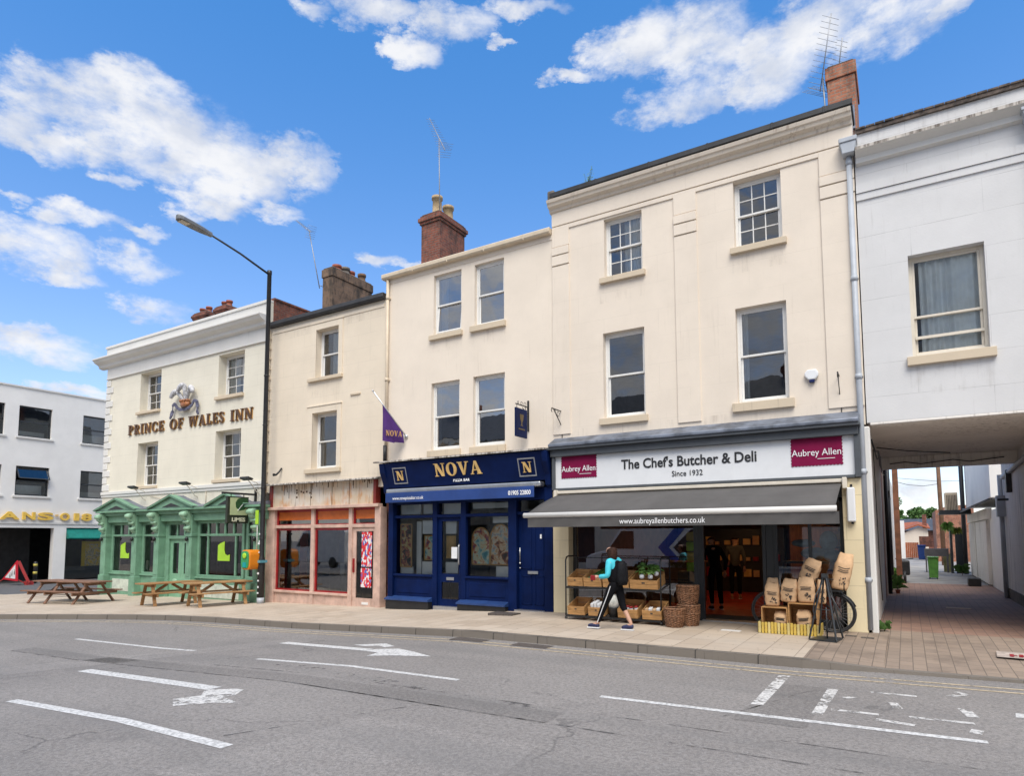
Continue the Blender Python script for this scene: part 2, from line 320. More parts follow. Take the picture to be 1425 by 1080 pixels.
# serif capitals drawn as strokes, unit height
def ring(cx, cy, rx, ry, ix, iy, a0, a1, n=14):
    out = [(cx + rx * math.cos(R(a0 + (a1 - a0) * i / n)), cy + ry * math.sin(R(a0 + (a1 - a0) * i / n))) for i in range(n + 1)]
    inn = [(cx + ix * math.cos(R(a0 + (a1 - a0) * i / n)), cy + iy * math.sin(R(a0 + (a1 - a0) * i / n))) for i in range(n + 1)]
    return [[out[i], out[i + 1], inn[i + 1], inn[i]] for i in range(n)]
def rc(a, b, c, d): return [(a, c), (b, c), (b, d), (a, d)]
def pa(a, b, c, d, y0=0.0, y1=1.0): return [(a, y0), (b, y0), (d, y1), (c, y1)]
def glyph(ch):
    T, t, s = .2, .09, .06
    G = {
     'I': (.40, [rc(.1, .3, 0, 1), rc(.02, .38, 0, s), rc(.02, .38, 1 - s, 1)]),
     'P': (.68, [rc(.1, .3, 0, 1), rc(.02, .38, 0, s), rc(.02, .3, 1 - s, 1)] + ring(.3, .72, .36, .28, .17, .20, -90, 90)),
     'R': (.74, [rc(.1, .3, 0, 1), rc(.02, .38, 0, s), rc(.02, .3, 1 - s, 1), pa(.5, .74, .3, .48, 0, .48)] + ring(.3, .73, .36, .27, .17, .19, -90, 90)),
     'N': (.86, [rc(.12, .2, 0, 1), rc(.68, .76, 0, 1), pa(.56, .76, .06, .3), rc(.03, .3, 0, s), rc(.58, .86, 1 - s, 1), rc(0, .2, 1 - s, 1)]),
     'C': (.76, ring(.42, .5, .4, .52, .2, .44, 45, 315, 20) + [rc(.62, .7, .62, .9), rc(.62, .7, .1, .3)]),
     'E': (.66, [rc(.1, .3, 0, 1), rc(.02, .62, 0, t), rc(.02, .62, 1 - t, 1), rc(.3, .5, .46, .54), rc(.56, .63, 0, .28), rc(.56, .63, .74, 1), rc(.45, .5, .38, .62)]),
     'F': (.62, [rc(.1, .3, 0, 1), rc(.02, .4, 0, s), rc(.02, .6, 1 - t, 1), rc(.3, .5, .46, .54), rc(.54, .61, .74, 1), rc(.45, .5, .38, .62)]),
     'O': (.84, ring(.42, .5, .41, .52, .2, .44, 0, 360, 26)),
     'W': (1.2, [pa(.26, .40, .06, .27), pa(.30, .38, .52, .60), pa(.74, .88, .5, .71), pa(.80, .88, 1.04, 1.12), rc(0, .36, 1 - s, 1), rc(.42, .78, 1 - s, 1), rc(.94, 1.2, 1 - s, 1)]),
     'A': (.86, [pa(.06, .15, .36, .46), pa(.56, .8, .34, .5), rc(.2, .6, .28, .36), rc(0, .24, 0, s), rc(.48, .86, 0, s)]),
     'L': (.64, [rc(.1, .3, 0, 1), rc(.02, .4, 1 - s, 1), rc(.02, .6, 0, t), rc(.54, .61, 0, .3)]),
     'V': (.84, [pa(.34, .48, .06, .3), pa(.38, .48, .66, .76), rc(0, .36, 1 - s, 1), rc(.56, .84, 1 - s, 1)]),
     'S': (.62, ring(.31, .74, .27, .27, .14, .19, 30, 255, 12) + ring(.31, .27, .27, .29, .12, .2, -150, 78, 12) + [pa(.34, .56, .06, .28, .3, .7), rc(.5, .56, .72, .95), rc(.05, .11, .06, .28)]),
     ' ': (.42, [])}
    return G[ch]
def serif(body, h, x0, x1, y, z, mat, parent, name='lettering', depth=0.05, tilt=0.0, lean=0.0):
    adv = [(glyph(c)[0] + .1) for c in body]; tot = sum(adv) - .1; kx = (x1 - x0) / tot
    b = MB(); px = 0.0; k = 0
    for c, a in zip(body, adv):
        for poly in glyph(c)[1]:
            k += 1; dy = (k % 9) * 0.0006
            b.prism([(x0 + (px + q[0]) * kx, z + q[1] * h + tilt * (px / tot)) for q in poly], 'y', y - dy, y + depth)
        px += a
    for v in b.v: v.y -= (v.z - z) * lean
    return b.build(name, mat, parent)

# ------------------------------------------------------------------ shared materials
M_cream = stucco('cream_render', (0.745, 0.655, 0.548), lines=(1.3, 0.62, 0.18), stain=0.22)
M_cream2 = stucco('warm_cream_render', (0.76, 0.670, 0.560), stain=0.28)
M_cream3 = stucco('aged_cream_render', (0.73, 0.635, 0.505), lines=(0.95, 0.42, 0.30), stain=0.3)
M_pub = stucco('ivory_render', (0.735, 0.69, 0.575), lines=(1.0, 0.36, 0.35), stain=0.12)
M_white = stucco('white_render', (0.64, 0.635, 0.63), lines=(2.2, 0.62, 0.55), stain=0.4, stainc=(0.3, 0.28, 0.25))
M_white2 = stucco('white_paint', (0.80, 0.78, 0.745), stain=0.08)
M_trimw = stucco('white_moulding', (0.68, 0.665, 0.63), stain=0.35, stainc=(.25, .22, .19))
M_dirty = stucco('weathered_white', (0.52, 0.48, 0.43), stain=0.9, stainc=(0.10, 0.08, 0.065), th=(.42, .60), rg=(.25, .45))
M_passage = stucco('passage_render', (0.80, 0.76, 0.70), lines=(1.2, .5, .3), stain=0.7, stainc=(.2, .17, .14), th=(.48, .7), rg=(.38, .6))
M_sashw = paint('white_gloss_paint', (0.74, 0.73, 0.70), 0.35, 0.05, dirt=0.12)
M_sashc = paint('cream_gloss_paint', (0.66, 0.60, 0.50), 0.4, 0.06, dirt=0.2)
M_sill = stucco('cream_stone', (0.60, 0.50, 0.37), stain=0.5, stainc=(.2, .17, .13))
M_glass = glassmat('window_glass', ior=2.15, wave=.8); M_glassbright = glassmat('double_glazing', ior=3.4, wave=.7); M_glassclear = glassmat('clear_glass', ior=1.5)
M_shopglass = glassmat('shop_glass', ior=1.6, wave=0.06)
M_butcherglass = glassmat('tinted_shop_glass', ior=2.5, wave=0.05)
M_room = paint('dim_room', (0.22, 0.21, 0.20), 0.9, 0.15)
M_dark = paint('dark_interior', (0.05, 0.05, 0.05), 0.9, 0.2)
M_curtain = paint('grey_curtain', (0.88, 0.87, 0.86), 0.9, 0.08)
M_black = paint('black_iron', (0.015, 0.015, 0.016), 0.45, 0.2)
M_bitumen = paint('black_bitumen', (0.028, 0.028, 0.03), 0.6, 0.4, 2.0, 0.2)
M_lead = paint('lead_sheet', (0.16, 0.18, 0.22), 0.45, 0.45, 3.0, 0.2, 0.3)
M_slate = paint('slate', (0.07, 0.075, 0.085), 0.6, 0.4, 5, .2)
M_redbrick = brickmat('red_brick', ((0.27, 0.075, 0.04), (0.16, 0.045, 0.03), (0.33, 0.13, 0.08)), (0.16, 0.12, 0.10), soot=.7)
M_orangebrick = brickmat('orange_brick', ((0.42, 0.15, 0.08), (0.36, 0.12, 0.06), (0.46, 0.25, 0.16)), (0.26, 0.20, 0.16), soot=.6)
M_brownstone = brickmat('brown_stack', ((0.22, 0.14, 0.09), (0.18, 0.115, 0.075), (0.15, 0.10, 0.07)), (0.17, 0.12, 0.09), 0.45, 0.15, 0.008, 0.85)
M_buffpot = paint('buff_clay', (0.45, 0.33, 0.19), 0.8, 0.3, 6, .2, dirt=.4)
M_redpot = paint('red_clay', (0.28, 0.08, 0.045), 0.8, 0.3, 6, .2, dirt=.4)
M_mortar = paint('mortar_flaunching', (0.15, 0.13, 0.11), 0.9, 0.4, 8, .3)
M_pipe = paint('pale_grey_pipe', (0.40, 0.43, 0.47), 0.5, 0.08, dirt=0.25)
M_creampipe = paint('cream_pipe', (0.60, 0.50, 0.37), 0.5, 0.08, dirt=0.3)
M_alu = paint('aluminium', (0.55, 0.56, 0.57), 0.35, 0.1, metal=0.9)
M_aerial = paint('weathered_aluminium', (0.32, 0.33, 0.35), 0.5, 0.2, metal=0.6)
M_green = paint('sage_green_paint', (0.165, 0.315, 0.21), 0.55, 0.16, 3.0, 0.08, spec=.3, dirt=0.3)
M_greenL = paint('pale_green_paint', (0.28, 0.46, 0.31), 0.5, 0.15, 6.0, 0.05, dirt=0.2)
M_navy = paint('navy_paint', (0.0022, 0.0105, 0.060), 0.5, 0.25, 2.0, 0.04, spec=0.12, dirt=.15)
M_navy2 = paint('blue_awning_cloth', (0.012, 0.045, 0.19), 0.8, 0.15, 2.0, 0.1)
M_pink = paint('faded_pink_paint', (0.56, 0.385, 0.31), 0.55, 0.22, 3.0, 0.1, dirt=0.55)
M_red = paint('red_paint', (0.28, 0.010, 0.012), 0.4, 0.25, 3.0)
M_orange = paint('orange_board', (0.52, 0.12, 0.015), 0.5, 0.15)
M_gold = paint('gold_leaf', (0.80, 0.53, 0.20), 0.35, 0.2, metal=0.1)
M_bronze = paint('bronze_letter', (0.115, 0.055, 0.025), 0.4, 0.35, 6, metal=0.2)
M_goldedge = paint('old_gold', (0.50, 0.28, 0.09), 0.45, 0.2)
M_greyshop = paint('slate_grey_paint', (0.075, 0.083, 0.092), 0.5, 0.12)
M_signwhite = paint('white_sign_board', (0.74, 0.75, 0.76), 0.4, 0.03)
M_plum = paint('plum_panel', (0.205, 0.004, 0.050), 0.6, 0.08, spec=.2)
M_ink = paint('black_lettering', (0.02, 0.02, 0.022), 0.5, 0.05)
M_whitel = paint('white_lettering', (0.85, 0.85, 0.85), 0.5, 0.03)
M_awning = paint('grey_awning_cloth', (0.088, 0.083, 0.080), 0.85, 0.12, 1.5, 0.15)
M_tilecream = stucco('yellow_tile', (0.76, 0.65, 0.43), lines=(0.8, 0.42, 0.8), stain=0.25)
M_frame = paint('charcoal_frame', (0.030, 0.034, 0.038), 0.4, 0.1)
M_brownwood = wood('red_brown_timber', (0.22, 0.112, 0.066), (1.2, 9, 9))
M_honeywood = wood('honey_timber', (0.40, 0.215, 0.085), (9, 1.2, 9))
M_crate = wood('crate_pine', (0.50, 0.27, 0.10), (1.5, 10, 10))
M_wicker = paint('wicker', (0.25, 0.125, 0.065), 0.6, 0.65, 30.0, 0.2)
M_paper = paint('brown_paper', (0.58, 0.37, 0.205), 0.75, 0.14, 7.0, 0.5, fine=18)
M_leaf = leafmat('leaf_green', (0.045, 0.11, 0.020), (0.10, 0.20, 0.045))
M_leaf2 = leafmat('dark_leaf', (0.022, 0.055, 0.016), (0.06, 0.12, 0.03))
M_leaf3 = leafmat('salad_leaf', (0.09, 0.22, 0.04), (0.22, 0.38, 0.10))
M_bark = paint('bark', (0.10, 0.07, 0.05), 0.9, 0.3, 8, .4)

F = 13.6                                            # the street front
def g(x):
    P = [(-70, -.6), (-45, -.5), (-25, -.4), (-17, -.28), (-12, -.19), (-7, 0), (40, 0)]
    for (a, za), (b, zb) in zip(P, P[1:]):
        if x <= b: return za + (zb - za) * (max(x, a) - a) / (b - a)
    return 0.0
ROAD = -0.12

# ------------------------------------------------------------------ ground, road, pavement
def road_mat(name='asphalt', k=1.0):
    m, n, p, co, o = base(name)
    f = n.noise(co, 0.35, 6.0, 0.6); fine = n.noise(co, 55.0, 4.0, 0.7); grit = n.noise(co, 150.0, 2.0, 0.6)
    c = n.mix(n.ss(f, 0.3, 0.7), (0.240, 0.218, 0.200, 1), (0.305, 0.278, 0.255, 1))
    c = n.mix(n.m('MULTIPLY', n.ss(fine, 0.45, 0.68), 0.55), c, (0.40, 0.385, 0.37, 1))
    agg = n.noise(co, 24.0, 5.0, 0.75)
    c = n.mix(n.m('MULTIPLY', n.ss(agg, 0.56, 0.40), 0.5), c, (0.12, 0.112, 0.106, 1))
    c = n.mix(n.m('MULTIPLY', n.ss(grit, 0.52, 0.36), 0.55), c, (0.055, 0.055, 0.058, 1))
    wl = n.noise(n.map(co, (0.16, 1.5, 1)), 1.0, 4.0, 0.55)          # wheel tracks along the street
    c = n.mix(n.m('MULTIPLY', n.ss(wl, 0.46, 0.66), 0.30), c, (0.15, 0.145, 0.14, 1))
    blot = n.noise(co, 1.3, 6.0, 0.7)
    c = n.mix(n.m('MULTIPLY', n.ss(blot, 0.60, 0.74), 0.35), c, (0.11, 0.105, 0.102, 1))
    vo = n.n('ShaderNodeTexVoronoi', feature='DISTANCE_TO_EDGE'); wp = n.n('ShaderNodeVectorMath', operation='ADD')
    nz = n.n('ShaderNodeTexNoise'); n.put(nz.inputs['Vector'], co); nz.inputs['Scale'].default_value = 1.6; nz.inputs['Detail'].default_value = 5
    n.put(wp.inputs[0], n.map(co, (1, 1, 0))); n.put(wp.inputs[1], nz.outputs[1])
    n.put(vo.inputs['Vector'], wp.outputs[0]); vo.inputs['Scale'].default_value = 0.33
    crack = n.m('MULTIPLY', n.ss(vo.outputs['Distance'], 0.008, 0.002), n.ss(n.noise(co, 0.45, 3.0), 0.5, 0.66))
    c = n.mix(n.m('MULTIPLY', crack, 0.4), c, (0.035, 0.035, 0.036, 1))
    if k != 1.0: c = n.mix(1.0, c, (k, k, k, 1), 'MULTIPLY')
    n.put(p.inputs['Base Color'], c); p.inputs['Roughness'].default_value = 0.8; p.inputs['Specular IOR Level'].default_value = 0.3
    bump(n, p, n.m('SUBTRACT', n.m('ADD', n.m('MULTIPLY', fine, .6), n.m('MULTIPLY', grit, .5)), crack), 0.5, 0.012)
    return m
def slab_mat():
    m, n, p, co, o = base('paving_slabs')
    br = n.n('ShaderNodeTexBrick'); n.put(br.inputs['Vector'], n.map(co, (1, 1, 1), (0.1, 0.13, 0), (0, 0, R(90)))); br.inputs['Scale'].default_value = 1.0
    br.inputs['Brick Width'].default_value = 0.62; br.inputs['Row Height'].default_value = 0.45; br.inputs['Mortar Size'].default_value = 0.006; br.inputs['Mortar Smooth'].default_value = .2
    br.inputs['Color1'].default_value = (0.49, 0.405, 0.315, 1); br.inputs['Color2'].default_value = (0.41, 0.33, 0.25, 1); br.inputs['Mortar'].default_value = (0.16, 0.12, 0.09, 1)
    f = n.noise(co, 2.0, 7.0, 0.65)
    c = n.mix(n.m('MULTIPLY', n.ss(f, 0.5, 0.75), 0.45), br.outputs[0], (0.22, 0.18, 0.145, 1))
    c = n.mix(n.m('MULTIPLY', n.ss(n.noise(co, 0.5, 4.0), 0.4, 0.65), 0.35), c, (0.52, 0.45, 0.37, 1))
    sp = n.n('ShaderNodeTexVoronoi'); n.put(sp.inputs['Vector'], co); sp.inputs['Scale'].default_value = 7.0      # trodden gum
    c = n.mix(n.m('MULTIPLY', n.ss(sp.outputs['Distance'], 0.13, 0.10), n.ss(n.noise(co, 3.1, 2), .5, .55)), c, (0.20, 0.165, 0.13, 1))
    n.put(p.inputs['Base Color'], c); p.inputs['Roughness'].default_value = 0.75
    bump(n, p, n.m('SUBTRACT', n.m('MULTIPLY', n.noise(co, 40.0, 4.0), 0.4), br.outputs['Fac']), 0.4, 0.006)
    return m
def block_mat(name, a, b_, mort, stain):
    m, n, p, co, o = base(name)
    br = n.n('ShaderNodeTexBrick'); n.put(br.inputs['Vector'], n.map(co, (1, 1, 1), (0, 0, 0), (0, 0, R(90)))); br.inputs['Scale'].default_value = 1.0
    br.inputs['Brick Width'].default_value = 0.30; br.inputs['Row Height'].default_value = 0.165; br.inputs['Mortar Size'].default_value = 0.006
    br.inputs['Color1'].default_value = c4(a); br.inputs['Color2'].default_value = c4(b_); br.inputs['Mortar'].default_value = c4(mort)
    c = n.mix(n.m('MULTIPLY', n.ss(n.noise(co, 1.2, 6.0, .65), 0.46, 0.7), stain), br.outputs[0], c4(tuple(x * .45 for x in a)))
    n.put(p.inputs['Base Color'], c); p.inputs['Roughness'].default_value = 0.8
    bump(n, p, n.m('SUBTRACT', n.m('MULTIPLY', n.noise(co, 45.0, 4.0), 0.5), br.outputs['Fac']), 0.5, 0.006)
    return m
M_road = road_mat(); M_slab = slab_mat()
M_block = block_mat('block_paving', (0.295, 0.225, 0.170), (0.245, 0.188, 0.145), (0.14, 0.11, 0.085), 0.6)
M_brickfloor = block_mat('brick_floor', (0.29, 0.175, 0.125), (0.25, 0.155, 0.115), (0.15, 0.10, 0.075), 0.6)
M_kerb = stucco('granite_kerb', (0.175, 0.152, 0.128), lines=(0.92, 5, 1.0), stain=0.8, stainc=(.09, .08, .07), bmp=.5)
M_patch = paint('new_asphalt', (0.10, 0.10, 0.102), 0.85, 0.3, 20, 0.5)
M_iron = paint('cast_iron_cover', (0.09, 0.075, 0.065), 0.6, 0.35, 20, 0.5)

XS = [-70, -45, -25, -17, -12, -7, 40]
b = MB()                                            # one ground sheet to the horizon, the carriageway
ys = [-300, -20, 0, 8, 14, 60, 400]
gx = [-400] + XS + [400]
for i in range(len(gx) - 1):
    for j in range(len(ys) - 1):
        b.quad(*[(x, y, g(x) + ROAD) for x, y in ((gx[i], ys[j]), (gx[i + 1], ys[j]), (gx[i + 1], ys[j + 1]), (gx[i], ys[j + 1]))])
struct(b.build('road', M_road))

KERB = [(-60, -4.5), (-40, 0.2), (-30, 4.2), (-26, 5.95), (-23.2, 7.15), (-21.4, 7.93), (-19.4, 8.8), (-17.8, 9.45), (-16.5, 9.82), (-15, 10.0), (-12, 10.05), (-7, 10.0), (-1.35, 10.1)]
def inset(pl, d):                                   # offset towards the buildings
    out = []
    for i, p in enumerate(pl):
        a = Vector(pl[max(i - 1, 0)]); c = Vector(pl[min(i + 1, len(pl) - 1)]); t = (c - a).normalized()
        out.append((p[0] - t.y * d, p[1] + t.x * d))
    return out
KI = inset(KERB, 0.15)
b = MB()
for i in range(len(KERB) - 1):
    A, B, A2, B2 = KERB[i], KERB[i + 1], KI[i], KI[i + 1]
    za, zb = g(A[0]), g(B[0])
    b.add([(A[0], A[1], za + ROAD - .05), (B[0], B[1], zb + ROAD - .05), (B[0], B[1] + .012, zb + .004), (A[0], A[1] + .012, za + .004), (B2[0], B2[1], zb + .004), (A2[0], A2[1], za + .004), (B2[0], B2[1], zb - .2), (A2[0], A2[1], za - .2)],
          [(0, 1, 2, 3), (3, 2, 4, 5), (5, 4, 6, 7)])
DK = [(-1.35, 10.1, .004), (-.35, 10.32, -.075), (1.5, 10.5, -.085), (9, 10.7, -.09)]      # dropped kerb at the passage
for A, B in zip(DK, DK[1:]):
    b.add([(A[0], A[1], -.2), (B[0], B[1], -.2), (B[0], B[1] + .02, B[2]), (A[0], A[1] + .02, A[2]), (B[0], B[1] + .15, B[2]), (A[0], A[1] + .15, A[2])], [(0, 1, 2, 3), (3, 2, 4, 5)])
struct(b.build('kerb', M_kerb, recalc=False))
b = MB(); acc_ = 0.0                                 # mortar joints between the kerb stones
for i in range(3, len(KERB) - 1):
    A, B = Vector(KERB[i]), Vector(KERB[i + 1]); A2, B2 = Vector(KI[i]), Vector(KI[i + 1]); L = (B - A).length; s = .92 - acc_
    while s < L:
        p = A.lerp(B, s / L); q = A2.lerp(B2, s / L); t = (B - A).normalized() * .008; z = g(p.x)
        f = (p - q).normalized() * .003
        b.quad((p.x - t.x + f.x, p.y - t.y + f.y, z + ROAD), (p.x + t.x + f.x, p.y + t.y + f.y, z + ROAD), (p.x + t.x, p.y + t.y + .012 + f.y, z + .0055), (p.x - t.x, p.y - t.y + .012 + f.y, z + .0055))
        b.quad((p.x - t.x, p.y - t.y + .012 + f.y, z + .0055), (p.x + t.x, p.y + t.y + .012 + f.y, z + .0055), (q.x + t.x, q.y + t.y, z + .0055), (q.x - t.x, q.y - t.y, z + .0055)); s += .92
    acc_ = (acc_ + L) % .92
struct(b.build('kerb_joint', paint('kerb_mortar', (.05, .045, .04), .9, .3), recalc=False))
b = MB()                                            # slabs from the kerb to the house fronts, wide before the pub
FR = []
for x, y in KI:
    FR.append((x, max(F + .3, y) if x > -28.2 else (11.2 if x > -41 else 11.2)))
for i in range(len(KI) - 1):
    (ax, ay), (bx, by) = KI[i], KI[i + 1]
    n = 4
    for k in range(n):
        t0, t1 = k / n, (k + 1) / n
        x0, y0, x1, y1 = ax + (bx - ax) * t0, ay + (by - ay) * t0, ax + (bx - ax) * t1, ay + (by - ay) * t1
        b.quad((x0, y0, g(x0)), (x1, y1, g(x1)), (x1, FR[i + 1][1], g(x1)), (x0, FR[i][1], g(x0)))
struct(b.build('pavement', M_slab, recalc=False))
b = MB()
b.quad((-1.35, 10.25, -.001), (-.35, 10.47, -.078), (-.35, 12.2, -.004), (-1.35, 12.2, -.001))
b.quad((-1.35, 12.2, -.001), (-.35, 12.2, -.004), (-.35, 14.1, -.002), (-1.35, 14.1, -.001))
b.quad((-.35, 10.47, -.078), (1.5, 10.65, -.088), (1.5, 14.1, -.002), (-.35, 14.1, -.002))
b.quad((1.5, 10.65, -.088), (9, 10.85, -.093), (9, 14.1, -.002), (1.5, 14.1, -.002))
struct(b.build('crossover', M_block, recalc=False))
b = MB(); b.quad((-.6, 14.1, -.002), (2.5, 14.1, -.002), (2.5, 28.6, -.002), (-.6, 28.6, -.002)); struct(b.build('passage_floor', M_brickfloor, recalc=False))
b = MB(); b.quad((-3, 28.6, -.002), (5, 28.6, -.002), (6, 90, -.002), (-6, 90, -.002)); struct(b.build('alley_floor', paint('pale_asphalt', (0.32, 0.30, 0.275), 0.8, 0.3, 1.2, 0.3), recalc=False))
b = MB(); b.quad((-41, 10.9, g(-41) - .003), (-28.2, 10.9, g(-28) - .003), (-28.2, 60, g(-28) - .003), (-41, 60, g(-41) - .003)); struct(b.build('side_street', M_patch, recalc=False))

# worn white markings, each a sheet just above the road
def worn(name, col, lo, hi, sc=9.0):
    m = bpy.data.materials.new(name); m.use_nodes = True; nt = m.node_tree; nt.nodes.clear(); n = NT(nt)
    p = n.n('ShaderNodeBsdfPrincipled'); t = n.n('ShaderNodeBsdfTransparent'); mx = n.n('ShaderNodeMixShader'); o = n.n('ShaderNodeOutputMaterial')
    co = n.n('ShaderNodeTexCoord').outputs['Object']
    f = n.m('ADD', n.m('MULTIPLY', n.noise(co, sc, 7.0, 0.72), 0.65), n.m('MULTIPLY', n.noise(co, 2.0, 3.0), 0.35))
    n.put(p.inputs['Base Color'], n.mix(n.ss(n.noise(co, 30, 4), .4, .65), c4(col), c4(tuple(x * .62 for x in col)))); p.inputs['Roughness'].default_value = .7
    n.put(mx.inputs[0], n.ss(f, lo, hi)); nt.links.new(t.outputs[0], mx.inputs[1]); nt.links.new(p.outputs[0], mx.inputs[2]); nt.links.new(mx.outputs[0], o.inputs[0])
    return m
M_line = worn('road_paint', (0.62, 0.61, 0.59), .36, .42); M_lineworn = worn('worn_road_paint', (0.62, 0.60, 0.57), .43, .50, 12.0)
M_yel = worn('faded_yellow_paint', (0.52, 0.42, 0.28), .38, .48)
def clip(pts, x, keep_left):
    out = []
    for p, q in zip(pts, pts[1:] + pts[:1]):
        ip, iq = (p[0] <= x) == keep_left, (q[0] <= x) == keep_left
        if ip: out.append(p)
        if ip != iq: t = (x - p[0]) / (q[0] - p[0]); out.append((x, p[1] + (q[1] - p[1]) * t))
    return out
def mark(pts, mat, name='road_marking', dz=.004):
    b = MB(); parts = [[(p[0], p[1]) for p in pts]]
    for x in XS: parts = [c for p in parts for c in (clip(p, x, True), clip(p, x, False)) if len(c) > 2]
    for c in parts: b.add([(p[0], p[1], g(p[0]) + ROAD + dz) for p in c], [tuple(range(len(c)))])
    return struct(b.build(name, mat, recalc=False))
def line(x0, y0, x1, y1, wd, mat, name='road_marking', dz=.004):
    cuts = sorted([x for x in XS if min(x0, x1) < x < max(x0, x1)] + [x0, x1]); b = MB(); d = Vector((x1 - x0, y1 - y0, 0)).normalized(); nn = Vector((-d.y, d.x, 0)) * wd / 2
    for a, c in zip(cuts, cuts[1:]):
        ya, yc = y0 + (y1 - y0) * (a - x0) / (x1 - x0), y0 + (y1 - y0) * (c - x0) / (x1 - x0)
        b.quad((a - nn.x, ya - nn.y, g(a) + ROAD + dz), (c - nn.x, yc - nn.y, g(c) + ROAD + dz), (c + nn.x, yc + nn.y, g(c) + ROAD + dz), (a + nn.x, ya + nn.y, g(a) + ROAD + dz))
    return struct(b.build(name, mat, recalc=False))
line(-9.33, 3.62, -5.28, 3.72, .13, M_line)
line(-15.0, 6.92, -11.0, 7.03, .10, M_line)
line(-9.0, 6.84, -5.1, 6.97, .10, M_line)
line(-3.15, 7.12, 0.55, 7.36, .10, M_line)
# turn arrow (nearer) and straight arrow (farther), pointing along +X
line(-10.82, 5.12, -7.5, 5.08, .20, M_line)
mark([(-7.55, 4.98), (-7.2, 5.18), (-7.05, 5.17), (-6.88, 4.92), (-6.94, 4.82), (-6.5, 4.72), (-6.78, 4.61), (-7.05, 4.27), (-7.42, 4.49), (-7.27, 4.75)], M_lineworn, dz=.0045)
line(-10.2, 8.32, -7.85, 8.18, .21, M_line)
mark([(-8.6, 8.55), (-8.1, 8.87), (-7.72, 8.66), (-7.80, 8.50), (-8.05, 8.62), (-8.25, 8.48)], M_line, dz=.0045)
mark([(-7.84, 8.06), (-7.80, 8.30), (-7.44, 8.46), (-6.45, 8.1), (-7.44, 7.69), (-7.5, 8.01)], M_line, dz=.0045)
# parking bay cross lines, ghost letters
mark([(-1.55, 9.42), (-1.41, 9.46), (-1.44, 7.68), (-1.57, 7.66)], M_lineworn)
mark([(-.91, 8.90), (-.79, 8.93), (-.83, 7.60), (-.94, 7.58)], M_lineworn)
for x0, y0, x1, y1, wd in ((-.45, 8.98, .02, 9.01, .08), (-.78, 7.87, -.33, 7.9, .08), (-.35, 7.68, -.01, 7.64, .09), (-.06, 7.96, .5, 8.01, .08), (-.23, 8.40, -.14, 8.42, .26), (.42, 8.45, .53, 8.47, .36), (.44, 7.70, .54, 7.68, .16), (.33, 9.2, .5, 9.38, .08), (.42, 9.5, .52, 9.4, .07), (-.7, 8.5, -.6, 8.6, .08)):
    line(x0, y0, x1, y1, wd, M_lineworn)
mark([(.88, 8.5), (1.5, 8.55), (1.5, 8.75), (.9, 8.7)], M_line)
for dy in (0.32, 0.55):                             # double yellow lines along the kerb
    o = inset(KERB, -dy)
    for p, q in zip(o[3:], o[4:]): line(p[0], p[1], q[0], q[1], .06, M_yel, 'yellow_line')
    line(-1.35, 10.1 - dy, 2.5, 10.5 - dy, .06, M_yel, 'yellow_line')
b = MB()
for (x, y) in ((-6.9, 9.78), (-5.6, 9.78)): b.box(x - .35, x + .35, y - .16, y + .16, ROAD - .05, ROAD + .006)
struct(b.build('road_gully', M_iron))
def patch(pts, mat, name='road_patch', dz=.002): return mark(pts, mat, name, dz)
M_crackpaint = worn('crack_sealant', (0.10, 0.094, 0.09), .46, .62, 6.0)
line(-14.5, 5.55, 1.0, 5.95, .035, M_crackpaint, 'road_seam', .002); line(-9.5, 6.2, 0.5, 6.5, .03, M_crackpaint, 'road_seam', .002)
line(-12.8, 4.2, -9.6, 8.8, .03, M_crackpaint, 'road_seam', .002); line(-5.6, 3.9, -4.7, 5.8, .03, M_crackpaint, 'road_seam', .002)
line(-11.5, 4.0, -8.2, 8.6, .025, M_crackpaint, 'road_seam', .002); line(-1.75, 6.9, -1.0, 8.9, .025, M_crackpaint, 'road_seam', .002)
M_blot = worn('ravelled_patch', (0.10, 0.095, 0.092), .50, .66, 7.0)
for x, y, a, c in ((-6.4, 6.45, .8, .16), (-5.2, 6.3, .55, .14), (-7.7, 6.6, .5, .1), (-3.9, 6.3, .35, .10)):
    patch([(x + a * math.cos(t) * random.uniform(.7, 1.2), y + c * math.sin(t) * random.uniform(.7, 1.2)) for t in [i * .5236 for i in range(12)]], M_blot, dz=.003)
M_repair = road_mat('relaid_asphalt', .84); M_repair2 = road_mat('old_relaid_asphalt', 1.10)
patch([(-1.62, 6.95), (-.92, 6.98), (-.84, 8.95), (-1.48, 8.92)], M_repair)
patch([(-12.6, 4.4), (-11.6, 4.4), (-9.7, 8.75), (-10.5, 8.75)], M_repair2)
patch([(-14.5, 5.58), (-3.2, 5.82), (-3.2, 6.25), (-14.5, 5.95)], M_repair)
patch([(-5.2, 3.0), (-2.6, 3.1), (-2.9, 5.2), (-4.9, 5.1)], M_repair2)
b = MB(); b.box(-8.35, -7.7, 12.55, 12.95, -.08, .004); struct(b.build('pavement_cover', M_iron))
b = MB(); b.box(-.75, -.55, 12.75, 12.9, -.05, .005); b.box(-1.0, -.82, 12.85, 13.0, -.05, .006); struct(b.build('stop_tap_cover', M_iron))
b = MB(); b.box(-3.05, -2.7, 12.45, 12.62, -.02, .005); struct(b.build('pale_slab', M_trimw))
b = MB(); b.quad((1.06, 11.95, -.024), (2.0, 11.9, -.024), (2.0, 12.42, -.012), (1.1, 12.46, -.012)); struct(b.build('pale_slab', paint('worn_pale_slab', (.42, .35, .30), .8, .3, 8), recalc=False))
b = MB()
